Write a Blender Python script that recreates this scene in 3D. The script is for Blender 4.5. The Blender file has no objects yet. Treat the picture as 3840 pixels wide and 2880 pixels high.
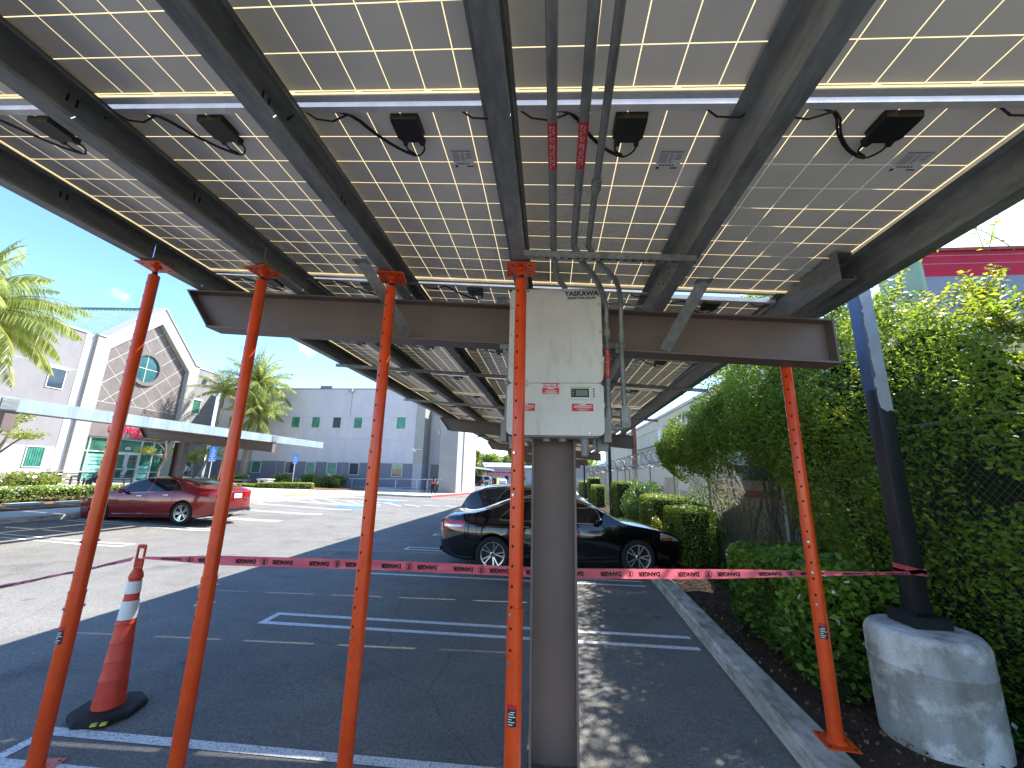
import bpy, bmesh, math, random
import numpy as np
from mathutils import Vector, Matrix, Euler
random.seed(7); RNG = np.random.default_rng(11)
C = bpy.context.scene.collection
PI = math.pi
def sm(a, b, x):
    t = max(0., min(1., (x - a) / (b - a))); return t * t * (3 - 2 * t)
def gz(x, y):                                   # lot surface: gentle fall to the back, rise to the left
    return .035 * min(16, max(0, -x - 11)) - .006 * min(60, max(0, y - 10))
# ---------------------------------------------------------------- materials
def srgb(r, g, b):
    f = lambda c: (c / 255 / 12.92) if c / 255 <= .04045 else ((c / 255 + .055) / 1.055) ** 2.4
    return (f(r), f(g), f(b))
def mat(name, col, rough=.6, metal=0., var=None, bump=None, coat=0., spec=.5, col2=None, trans=0., emit=None, ior=1.45):
    """var=(scale, amount[, detail]) brightness noise; col2 second colour mixed by the noise; bump=(scale, strength)"""
    m = bpy.data.materials.new(name); m.use_nodes = True
    nt = m.node_tree; b = nt.nodes['Principled BSDF']
    b.inputs['Base Color'].default_value = (*col, 1); b.inputs['Roughness'].default_value = rough
    b.inputs['Metallic'].default_value = metal; b.inputs['Specular IOR Level'].default_value = spec
    b.inputs['IOR'].default_value = ior
    if coat: b.inputs['Coat Weight'].default_value = coat; b.inputs['Coat Roughness'].default_value = .04
    if trans: b.inputs['Transmission Weight'].default_value = trans
    if emit: b.inputs['Emission Color'].default_value = (*emit[0], 1); b.inputs['Emission Strength'].default_value = emit[1]
    tc = nt.nodes.new('ShaderNodeTexCoord')
    if var:
        n = nt.nodes.new('ShaderNodeTexNoise'); n.inputs['Scale'].default_value = var[0]; n.inputs['Detail'].default_value = var[2] if len(var) > 2 else 6
        n.inputs['Roughness'].default_value = .65
        nt.links.new(tc.outputs['Object'], n.inputs['Vector'])
        r = nt.nodes.new('ShaderNodeMapRange'); r.inputs['From Min'].default_value = .3; r.inputs['From Max'].default_value = .7
        nt.links.new(n.outputs['Fac'], r.inputs['Value'])
        mx = nt.nodes.new('ShaderNodeMix'); mx.data_type = 'RGBA'
        a = var[1]
        if col2: c1, c2 = col, col2
        else: c1, c2 = [c * (1 - a) for c in col], [min(1, c * (1 + a)) for c in col]
        mx.inputs['A'].default_value = (*c1, 1); mx.inputs['B'].default_value = (*c2, 1)
        nt.links.new(r.outputs['Result'], mx.inputs['Factor']); nt.links.new(mx.outputs['Result'], b.inputs['Base Color'])
    if bump:
        n2 = nt.nodes.new('ShaderNodeTexNoise'); n2.inputs['Scale'].default_value = bump[0]; n2.inputs['Detail'].default_value = 5
        nt.links.new(tc.outputs['Object'], n2.inputs['Vector'])
        bp = nt.nodes.new('ShaderNodeBump'); bp.inputs['Strength'].default_value = bump[1]; bp.inputs['Distance'].default_value = .02
        nt.links.new(n2.outputs['Fac'], bp.inputs['Height']); nt.links.new(bp.outputs['Normal'], b.inputs['Normal'])
    return m
def layered(name, layers, rough=.9, bump=None, spec=.3, coords='Object'):
    """layers: list of (scale, (r,g,b) low, (r,g,b) high, lo, hi, mode) mixed by multiply after the first"""
    m = bpy.data.materials.new(name); m.use_nodes = True; nt = m.node_tree; b = nt.nodes['Principled BSDF']
    b.inputs['Roughness'].default_value = rough; b.inputs['Specular IOR Level'].default_value = spec
    tc = nt.nodes.new('ShaderNodeTexCoord'); prev = None
    for (sc, lo, hi, a, c, stretch) in layers:
        mp = nt.nodes.new('ShaderNodeMapping'); mp.inputs['Scale'].default_value = stretch
        nt.links.new(tc.outputs[coords], mp.inputs['Vector'])
        n = nt.nodes.new('ShaderNodeTexNoise'); n.inputs['Scale'].default_value = sc; n.inputs['Detail'].default_value = 6; n.inputs['Roughness'].default_value = .62
        nt.links.new(mp.outputs['Vector'], n.inputs['Vector'])
        rp = nt.nodes.new('ShaderNodeValToRGB'); rp.color_ramp.elements[0].position = a; rp.color_ramp.elements[1].position = c
        rp.color_ramp.elements[0].color = (*lo, 1); rp.color_ramp.elements[1].color = (*hi, 1)
        nt.links.new(n.outputs['Fac'], rp.inputs['Fac'])
        if prev is None: prev = rp.outputs['Color']
        else:
            mx = nt.nodes.new('ShaderNodeMix'); mx.data_type = 'RGBA'; mx.blend_type = 'MULTIPLY'; mx.inputs['Factor'].default_value = 1
            nt.links.new(prev, mx.inputs['A']); nt.links.new(rp.outputs['Color'], mx.inputs['B']); prev = mx.outputs['Result']
    nt.links.new(prev, b.inputs['Base Color'])
    if bump:
        n2 = nt.nodes.new('ShaderNodeTexNoise'); n2.inputs['Scale'].default_value = bump[0]; n2.inputs['Detail'].default_value = 4
        nt.links.new(tc.outputs[coords], n2.inputs['Vector'])
        bp = nt.nodes.new('ShaderNodeBump'); bp.inputs['Strength'].default_value = bump[1]; bp.inputs['Distance'].default_value = bump[2]
        nt.links.new(n2.outputs['Fac'], bp.inputs['Height']); nt.links.new(bp.outputs['Normal'], b.inputs['Normal'])
    return m
ONE = (1, 1, 1)
def leafmat(name, cols, tr=.45, rough=.45, trcol=None):
    m = bpy.data.materials.new(name); m.use_nodes = True; nt = m.node_tree; nt.nodes.clear()
    out = nt.nodes.new('ShaderNodeOutputMaterial'); at = nt.nodes.new('ShaderNodeAttribute'); at.attribute_name = 'rnd'
    rp = nt.nodes.new('ShaderNodeValToRGB'); el = rp.color_ramp.elements
    for i, c in enumerate(cols):
        p = i / (len(cols) - 1)
        e = el[0] if i == 0 else (el[1] if i == len(cols) - 1 else el.new(p)); e.position = p; e.color = (*c, 1)
    el[-1].position = 1.
    nt.links.new(at.outputs['Fac'], rp.inputs['Fac'])
    pb = nt.nodes.new('ShaderNodeBsdfPrincipled'); pb.inputs['Roughness'].default_value = rough; pb.inputs['Specular IOR Level'].default_value = .2
    nt.links.new(rp.outputs['Color'], pb.inputs['Base Color'])
    tl = nt.nodes.new('ShaderNodeBsdfTranslucent'); hs = nt.nodes.new('ShaderNodeHueSaturation'); hs.inputs['Hue'].default_value = .48; hs.inputs['Saturation'].default_value = 1.1; hs.inputs['Value'].default_value = 2.2
    nt.links.new(rp.outputs['Color'], hs.inputs['Color']); nt.links.new(hs.outputs['Color'], tl.inputs['Color'])
    mx = nt.nodes.new('ShaderNodeMixShader'); mx.inputs['Fac'].default_value = tr
    nt.links.new(pb.outputs[0], mx.inputs[1]); nt.links.new(tl.outputs[0], mx.inputs[2]); nt.links.new(mx.outputs[0], out.inputs['Surface'])
    return m
M = {}
M['asphalt'] = layered('asphalt', [(70, (.62, .62, .62), (1.3, 1.3, 1.3), .36, .64, ONE), (24, (.82, .82, .82), (1.14, 1.14, 1.14), .36, .64, ONE), (.35, (.165, .162, .155), (.228, .222, .208), .35, .68, ONE), (2.2, (.86, .86, .87), (1.08, 1.07, 1.05), .3, .7, ONE), (.8, (1, 1, 1), (.8, .8, .82), .58, .72, (.35, 1.6, 1))], .88, (120, .6, .010))
_n = M['asphalt'].node_tree; _b = _n.nodes['Principled BSDF']; _src = _b.inputs['Base Color'].links[0].from_socket; _tc = _n.nodes.new('ShaderNodeTexCoord')
_nz = _n.nodes.new('ShaderNodeTexNoise'); _nz.inputs['Scale'].default_value = 1.1; _nz.inputs['Detail'].default_value = 5; _n.links.new(_tc.outputs['Object'], _nz.inputs['Vector'])
_mxv = _n.nodes.new('ShaderNodeMix'); _mxv.data_type = 'VECTOR'; _mxv.inputs['Factor'].default_value = .22; _n.links.new(_tc.outputs['Object'], _mxv.inputs['A']); _n.links.new(_nz.outputs['Color'], _mxv.inputs['B'])
_vo = _n.nodes.new('ShaderNodeTexVoronoi'); _vo.feature = 'DISTANCE_TO_EDGE'; _vo.inputs['Scale'].default_value = .42; _n.links.new(_mxv.outputs['Result'], _vo.inputs['Vector'])
_r1 = _n.nodes.new('ShaderNodeMapRange'); _r1.inputs['From Min'].default_value = .0012; _r1.inputs['From Max'].default_value = .0032; _r1.inputs['To Min'].default_value = .78; _n.links.new(_vo.outputs['Distance'], _r1.inputs['Value'])
_nb = _n.nodes.new('ShaderNodeTexNoise'); _nb.inputs['Scale'].default_value = .9; _nb.inputs['Detail'].default_value = 7; _n.links.new(_tc.outputs['Object'], _nb.inputs['Vector'])
_r2 = _n.nodes.new('ShaderNodeMapRange'); _r2.inputs['From Min'].default_value = .60; _r2.inputs['From Max'].default_value = .70; _r2.inputs['To Min'].default_value = 1.; _r2.inputs['To Max'].default_value = .70; _n.links.new(_nb.outputs['Fac'], _r2.inputs['Value'])
_vd = _n.nodes.new('ShaderNodeTexVoronoi'); _vd.inputs['Scale'].default_value = 1.6; _n.links.new(_mxv.outputs['Result'], _vd.inputs['Vector'])
_r3 = _n.nodes.new('ShaderNodeMapRange'); _r3.inputs['From Min'].default_value = .05; _r3.inputs['From Max'].default_value = .10; _r3.inputs['To Min'].default_value = .66; _n.links.new(_vd.outputs['Distance'], _r3.inputs['Value'])
_ma = _n.nodes.new('ShaderNodeMath'); _ma.operation = 'MULTIPLY'; _n.links.new(_r1.outputs[0], _ma.inputs[0]); _n.links.new(_r2.outputs[0], _ma.inputs[1])
_mb = _n.nodes.new('ShaderNodeMath'); _mb.operation = 'MULTIPLY'; _n.links.new(_ma.outputs[0], _mb.inputs[0]); _n.links.new(_r3.outputs[0], _mb.inputs[1])
_sc = _n.nodes.new('ShaderNodeVectorMath'); _sc.operation = 'SCALE'; _n.links.new(_src, _sc.inputs[0]); _n.links.new(_mb.outputs[0], _sc.inputs['Scale']); _n.links.new(_sc.outputs[0], _b.inputs['Base Color'])
M['road_paint'] = layered('road_paint', [(60, (.30, .31, .32), (.78, .78, .77), .36, .5, ONE), (3, (.86, .86, .86), (1, 1, 1), .3, .6, ONE)], .75, (150, .3, .004))
M['old_paint'] = layered('old_paint', [(70, (.26, .255, .23), (.62, .58, .46), .38, .58, ONE)], .85)
M['yellow_paint'] = layered('yellow_paint', [(30, (.45, .38, .12), (.75, .6, .10), .35, .6, ONE)], .8)
M['red_paint'] = layered('red_paint', [(20, (.42, .06, .07), (.6, .10, .10), .35, .6, ONE)], .7)
M['blue_paint'] = layered('blue_paint', [(20, (.05, .16, .5), (.10, .24, .6), .35, .6, ONE)], .7)
M['concrete'] = layered('concrete', [(1.4, (.30, .29, .27), (.46, .45, .42), .3, .7, ONE), (14, (.72, .71, .68), (1.05, 1.05, 1.04), .35, .6, ONE), (90, (.85, .85, .85), (1.1, 1.1, 1.1), .35, .65, ONE)], .85, (120, .35, .006))
M['kerb'] = layered('kerb', [(2.2, (.34, .32, .28), (.56, .54, .50), .35, .65, ONE), (9, (.6, .58, .52), (1.06, 1.06, 1.04), .35, .55, (1, .5, 3)), (120, (.8, .8, .8), (1.12, 1.12, 1.12), .35, .65, ONE)], .9, (110, .5, .006))
M['pedestal'] = layered('pedestal', [(1.9, (.40, .41, .42), (.68, .69, .70), .46, .52, (1, 1, 1.1)), (7, (.72, .71, .68), (1.05, 1.05, 1.05), .34, .54, (1, 1, .6)), (26, (.45, .43, .40), (1, 1, 1), .26, .31, ONE), (2.6, (.80, .78, .74), (1, 1, 1), .40, .56, (1, 1, .3)), (90, (.84, .84, .84), (1.08, 1.08, 1.08), .35, .65, ONE)], .8, (45, .5, .008))
M['pave'] = layered('pave', [(.7, (.42, .40, .36), (.54, .52, .48), .35, .65, ONE), (30, (.9, .9, .9), (1.05, 1.05, 1.05), .35, .65, ONE)], .85)
M['soil'] = layered('soil', [(4, (.035, .022, .014), (.085, .055, .035), .35, .65, ONE), (60, (.5, .5, .5), (1.5, 1.4, 1.3), .3, .7, ONE)], .95, (50, .9, .03))
M['mulch'] = layered('mulch', [(6, (.10, .055, .03), (.28, .16, .09), .35, .65, ONE), (80, (.5, .5, .5), (1.4, 1.4, 1.3), .3, .7, ONE)], .95, (60, .8, .03))
M['galv'] = layered('galv', [(1.6, (.20, .215, .21), (.30, .315, .31), .35, .65, (1, .4, 1)), (28, (.78, .78, .78), (1.12, 1.12, 1.12), .35, .65, (1, .3, 1)), (5, (.72, .70, .66), (1, 1, 1), .34, .46, (2, .35, 1))], .52, None, .5)
M['galv'].node_tree.nodes['Principled BSDF'].inputs['Metallic'].default_value = .45
M['galv_fascia'] = layered('galv_fascia', [(3, (.22, .28, .31), (.34, .41, .44), .3, .7, (1, 1, .35)), (14, (.86, .87, .88), (1.05, 1.05, 1.05), .3, .7, (1, 2, .15))], .55, None, .5)
M['galv_fascia'].node_tree.nodes['Principled BSDF'].inputs['Metallic'].default_value = .25
M['brown_steel'] = mat('brown_steel', (.155, .115, .102), .5, 0, (2, .12), (40, .08), spec=.45)
M['alum'] = mat('alum', (.62, .62, .62), .45, .35, (12, .12))
M['black_plastic'] = mat('black_plastic', (.012, .012, .013), .45, 0, (9, .3))
M['cable'] = mat('cable', (.012, .012, .012), .5)
M['orange_steel'] = layered('orange_steel', [(5, (.66, .060, .008), (.78, .082, .011), .35, .65, ONE), (16, (.86, .85, .85), (1.04, 1.04, 1.04), .3, .6, (1, 1, .22)), (30, (.40, .38, .36), (1, 1, 1), .28, .325, (1, 1, .6))], .30, None, .5)
M['dark'] = mat('dark', (.006, .006, .006), .8)
M['pin'] = mat('pin', (.55, .54, .52), .3, .9)
M['inverter'] = layered('inverter', [(1.8, (.55, .54, .51), (.64, .63, .60), .35, .65, ONE), (5, (.86, .85, .82), (1, 1, 1), .32, .46, (2.2, 1, .45)), (60, (.95, .95, .95), (1.03, 1.03, 1.03), .35, .65, ONE)], .5, None, .4)
M['grey_pvc'] = mat('grey_pvc', (.22, .225, .225), .5, 0, (6, .15))
M['white_plastic'] = mat('white_plastic', (.6, .6, .58), .5, 0, (10, .05))
M['green_trim'] = mat('green_trim', (.22, .5, .08), .5)
M['lcd'] = mat('lcd', (.16, .18, .13), .15)
M['label_red'] = mat('label_red', (.52, .018, .03), .45, 0, (20, .1))
M['label_white'] = mat('label_white', (.75, .74, .72), .5)
M['label_black'] = mat('label_black', (.02, .02, .022), .5)
M['tape'] = mat('tape', (.88, .15, .20), .3, 0, (6, .12), spec=.6)
_t = M['tape'].node_tree; _tl = _t.nodes.new('ShaderNodeBsdfTranslucent'); _tl.inputs['Color'].default_value = (.95, .20, .27, 1); _mx = _t.nodes.new('ShaderNodeMixShader'); _mx.inputs['Fac'].default_value = .45
_t.links.new(_t.nodes['Principled BSDF'].outputs[0], _mx.inputs[1]); _t.links.new(_tl.outputs[0], _mx.inputs[2]); _t.links.new(_mx.outputs[0], _t.nodes['Material Output'].inputs['Surface'])
M['cone_orange'] = layered('cone_orange', [(6, (.58, .05, .028), (.68, .07, .036), .3, .7, ONE), (30, (.8, .78, .76), (1.02, 1.02, 1.02), .3, .5, (1, 1, .4))], .5, None, .4)
M['reflective'] = layered('reflective', [(90, (.62, .64, .66), (.85, .86, .88), .3, .7, (1, 1, 2))], .35, (120, .3, .004), .6)
M['rubber'] = mat('rubber', (.012, .012, .013), .75, 0, (20, .35), (60, .4))
M['yellow'] = mat('yellow', (.6, .55, .08), .6)
M['black_paint'] = mat('black_paint', (.012, .013, .016), .42, 0, (4, .3), (30, .1), spec=.5)
M['pole_primer'] = layered('pole_primer', [(1.5, (.06, .08, .11), (.10, .12, .16), .35, .65, ONE)], .5)
M['tyre'] = mat('tyre', (.014, .014, .015), .8, 0, (30, .2))
M['rim'] = mat('rim', (.55, .56, .57), .25, .85)
M['rim_dark'] = mat('rim_dark', (.02, .02, .022), .4, .3)
M['car_black'] = mat('car_black', (.0035, .004, .006), .06, 0, coat=1., spec=.5)
M['car_red'] = mat('car_red', (.20, .005, .008), .25, .25, (300, .15), coat=1.)
M['car_silver'] = mat('car_silver', (.48, .50, .53), .3, .6, coat=.8)
M['car_white'] = mat('car_white', (.72, .73, .74), .3, 0, coat=.8)
M['car_dark'] = mat('car_dark', (.03, .032, .04), .25, .3, coat=1.)
M['auto_glass'] = mat('auto_glass', (.008, .010, .012), .04, 0, spec=.8)
M['chrome'] = mat('chrome', (.7, .7, .72), .12, 1.)
M['tail_red'] = mat('tail_red', (.45, .008, .012), .12, 0, coat=1.)
M['lamp_clear'] = mat('lamp_clear', (.55, .56, .6), .1, .3, coat=1.)
M['amber'] = mat('amber', (.45, .11, .01), .2, 0, coat=1.)
M['plate'] = mat('plate', (.75, .76, .78), .5)
M['stucco_white'] = layered('stucco_white', [(.5, (.31, .305, .285), (.38, .372, .345), .3, .7, ONE), (6, (.92, .92, .90), (1.03, 1.03, 1.03), .3, .7, ONE)], .9, (60, .4, .01))
M['stucco_lilac'] = layered('stucco_lilac', [(.25, (.205, .198, .21), (.25, .242, .252), .3, .7, ONE), (2.5, (.94, .94, .94), (1.03, 1.03, 1.03), .3, .7, (1, 1, .4))], .9, (60, .35, .01))
M['stucco_grey'] = layered('stucco_grey', [(.3, (.52, .50, .52), (.60, .58, .60), .3, .7, ONE), (1.3, (.90, .90, .91), (1.03, 1.03, 1.03), .3, .7, (1, 1, .4))], .9, (60, .35, .01))
M['stucco_band'] = layered('stucco_band', [(.4, (.165, .17, .21), (.20, .205, .25), .3, .7, ONE)], .9, (60, .35, .01))
M['stucco_bandlight'] = layered('stucco_bandlight', [(.4, (.34, .335, .36), (.40, .395, .42), .3, .7, ONE)], .9)
M['panel_brown'] = layered('panel_brown', [(1.2, (.135, .118, .112), (.185, .162, .155), .3, .7, ONE), (9, (.93, .93, .93), (1.04, 1.04, 1.04), .3, .7, ONE)], .9)
M['joint_white'] = mat('joint_white', (.44, .43, .42), .8)
M['joint_grey'] = mat('joint_grey', (.32, .31, .33), .8)
M['green_roof'] = layered('green_roof', [(1.2, (.20, .33, .31), (.26, .40, .37), .3, .7, ONE)], .5)
M['win_green'] = mat('win_green', (.05, .22, .155), .12, 0, (2.2, .45), spec=.7)
M['win_teal'] = mat('win_teal', (.03, .11, .12), .1, 0, (1.2, .25), spec=.8)
M['win_dark'] = mat('win_dark', (.03, .045, .06), .08, 0, (2, .3), spec=.8)
M['win_frame'] = mat('win_frame', (.55, .58, .55), .5)
M['store_glass'] = mat('store_glass', (.045, .15, .105), .08, 0, (.9, .7), spec=.8)
M['poster'] = mat('poster', (.22, .55, .45), .6, 0, (5, .3))
M['door_alum'] = mat('door_alum', (.62, .63, .61), .4, .3)
M['sign_red'] = mat('sign_red', (.70, .04, .10), .45)
M['white'] = mat('white', (.75, .75, .74), .5)
M['metal_rail'] = mat('metal_rail', (.55, .55, .58), .45, .3)
M['bench_black'] = mat('bench_black', (.02, .02, .024), .5)
M['sign_blue'] = mat('sign_blue', (.02, .20, .62), .45)
M['bark'] = layered('bark', [(10, (.09, .065, .045), (.22, .17, .12), .3, .7, (1, 1, .3))], .95, (20, .7, .02))
M['palm_bark'] = layered('palm_bark', [(6, (.14, .115, .09), (.30, .25, .20), .3, .7, (.3, .3, 4))], .95, (14, .6, .03))
M['pinkwall'] = layered('pinkwall', [(1.3, (.30, .24, .21), (.46, .37, .33), .3, .7, ONE), (9, (.75, .75, .72), (1.08, 1.08, 1.06), .3, .7, ONE)], .95, (30, .5, .02))
M['coping_red'] = layered('coping_red', [(5, (.20, .055, .04), (.34, .10, .07), .3, .7, ONE)], .9)
M['wall_beige'] = layered('wall_beige', [(.4, (.44, .42, .33), (.54, .52, .42), .3, .7, ONE), (5, (.88, .88, .86), (1.04, 1.04, 1.04), .3, .7, (1, 1, .4))], .92, (30, .4, .01))
M['wall_red'] = layered('wall_red', [(1.2, (.34, .012, .04), (.45, .022, .055), .3, .7, ONE)], .8, (25, .4, .01))
M['wall_blue'] = layered('wall_blue', [(.8, (.19, .22, .28), (.25, .28, .35), .3, .7, ONE)], .85, (25, .4, .01))
M['wall_green'] = layered('wall_green', [(.8, (.26, .36, .26), (.36, .44, .34), .3, .7, ONE)], .85)
M['wire'] = mat('wire', (.24, .24, .235), .5, .5)
M['hill'] = mat('hill', (.16, .22, .30), .95, 0, (.01, .2))
M['rust'] = mat('rust', (.20, .085, .045), .8, 0, (8, .3))
M['greybox'] = mat('greybox', (.32, .38, .36), .8, 0, (10, .15))
M['skin'] = mat('skin', (.42, .24, .17), .55)
M['cloth_grey'] = mat('cloth_grey', (.26, .26, .31), .85, 0, (20, .25))
M['cloth_dark'] = mat('cloth_dark', (.018, .02, .024), .85)
M['cloth_green'] = mat('cloth_green', (.015, .05, .045), .85)
M['cloth_rose'] = mat('cloth_rose', (.34, .13, .11), .85, 0, (25, .4))
M['hair_dark'] = mat('hair_dark', (.02, .014, .01), .6)
M['hair_grey'] = mat('hair_grey', (.28, .27, .26), .6)
M['leaf_hedge'] = leafmat('leaf_hedge', [(.035, .07, .016), (.07, .145, .028), (.12, .22, .04), (.26, .36, .06)], .3)
M['leaf_big'] = leafmat('leaf_big', [(.042, .09, .02), (.085, .18, .032), (.14, .26, .042), (.26, .36, .055)], .36)
M['leaf_new'] = leafmat('leaf_new', [(.07, .15, .018), (.13, .22, .026), (.24, .25, .045)], .5)
M['leaf_ivy'] = leafmat('leaf_ivy', [(.032, .07, .02), (.065, .15, .035), (.11, .22, .04)], .25)
M['leaf_twig'] = leafmat('leaf_twig', [(.05, .04, .025), (.05, .06, .02), (.05, .08, .02)], .25)
M['leaf_palm'] = leafmat('leaf_palm', [(.09, .17, .045), (.17, .26, .06), (.32, .34, .10)], .4, .45)
M['leaf_yel'] = leafmat('leaf_yel', [(.09, .15, .025), (.16, .23, .035), (.28, .30, .06)], .35)
M['leaf_far'] = leafmat('leaf_far', [(.06, .10, .025), (.13, .19, .04), (.26, .30, .06)], .35)
M['dead_leaf'] = mat('dead_leaf', (.32, .17, .10), .8)
M['leaf_litter'] = leafmat('leaf_litter', [(.05, .03, .018), (.14, .09, .05), (.26, .18, .10)], .1, .8)
M['petal'] = mat('petal', (.8, .78, .72), .7)
# solar laminate: grey cells seen from below, translucent backsheet gaps that let daylight through
def laminate():
    m = bpy.data.materials.new('laminate'); m.use_nodes = True; nt = m.node_tree; N = nt.nodes; Lk = nt.links; N.clear()
    out = N.new('ShaderNodeOutputMaterial'); tc = N.new('ShaderNodeTexCoord'); sp = N.new('ShaderNodeSeparateXYZ'); Lk.new(tc.outputs['Object'], sp.inputs[0])
    def mth(op, a, b=None, c=None):
        n = N.new('ShaderNodeMath'); n.operation = op
        for i, v in enumerate((a, b, c)):
            if v is None: continue
            if isinstance(v, (int, float)): n.inputs[i].default_value = v
            else: Lk.new(v, n.inputs[i])
        return n.outputs[0]
    px, py = .1633 * .955, .1742 * .955
    X, Y = sp.outputs['X'], sp.outputs['Y']          # local: x 0..1 , y 0..1.71
    def lines(v, off, p, w, n):
        u = mth('DIVIDE', mth('SUBTRACT', v, off), p)
        fr = mth('ABSOLUTE', mth('SUBTRACT', mth('FRACT', u), .5))
        ln = mth('GREATER_THAN', fr, .5 - w / p / 2)
        lo = mth('LESS_THAN', u, w / p / 2); hi = mth('GREATER_THAN', u, n - w / p / 2)
        return mth('MAXIMUM', ln, mth('MAXIMUM', lo, hi))
    lx = lines(X, .0100 * .955, px, .0042, 6); ly = lines(Y, .020 * .955, py, .0044, 10)
    g = mth('MAXIMUM', lx, ly)
    # dark bus ribbons inside the end margins
    def bus(c):
        d = mth('LESS_THAN', mth('ABSOLUTE', mth('SUBTRACT', Y, c)), .0024)
        f = mth('FRACT', mth('DIVIDE', mth('SUBTRACT', X, .0177), px * 2)); s = mth('MULTIPLY', mth('GREATER_THAN', f, .05), mth('LESS_THAN', f, .95))
        return mth('MULTIPLY', d, s)
    b = mth('MAXIMUM', bus(.0120 * .955), bus(1.7685 * .955)); g = mth('MULTIPLY', g, mth('SUBTRACT', 1., b))
    # dirt film
    n = N.new('ShaderNodeTexNoise'); n.inputs['Scale'].default_value = 3; n.inputs['Detail'].default_value = 7; Lk.new(tc.outputs['Object'], n.inputs['Vector'])
    oi = N.new('ShaderNodeObjectInfo')
    cell = N.new('ShaderNodeMapRange'); cell.inputs['From Min'].default_value = .3; cell.inputs['From Max'].default_value = .7; cell.inputs['To Min'].default_value = .72; cell.inputs['To Max'].default_value = .82
    Lk.new(n.outputs['Fac'], cell.inputs['Value'])
    rv = mth('MULTIPLY', cell.outputs[0], mth('ADD', .95, mth('MULTIPLY', oi.outputs['Random'], .1)))
    cc = N.new('ShaderNodeCombineColor'); Lk.new(rv, cc.inputs[0]); Lk.new(mth('MULTIPLY', rv, .95), cc.inputs[1]); Lk.new(mth('MULTIPLY', rv, .84), cc.inputs[2])
    pb = N.new('ShaderNodeBsdfPrincipled'); Lk.new(cc.outputs[0], pb.inputs['Base Color']); pb.inputs['Roughness'].default_value = .34; pb.inputs['Specular IOR Level'].default_value = .4
    df = N.new('ShaderNodeBsdfDiffuse'); df.inputs['Color'].default_value = (.6, .52, .36, 1)
    tl = N.new('ShaderNodeBsdfTranslucent'); tl.inputs['Color'].default_value = (.36, .27, .135, 1)
    mg = N.new('ShaderNodeAddShader'); Lk.new(df.outputs[0], mg.inputs[0]); Lk.new(tl.outputs[0], mg.inputs[1])
    mx = N.new('ShaderNodeMixShader'); Lk.new(g, mx.inputs['Fac']); Lk.new(pb.outputs[0], mx.inputs[1]); Lk.new(mg.outputs[0], mx.inputs[2])
    # weak glow through the cells themselves
    Lk.new(mx.outputs[0], out.inputs['Surface'])
    return m
M['laminate'] = laminate()
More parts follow.
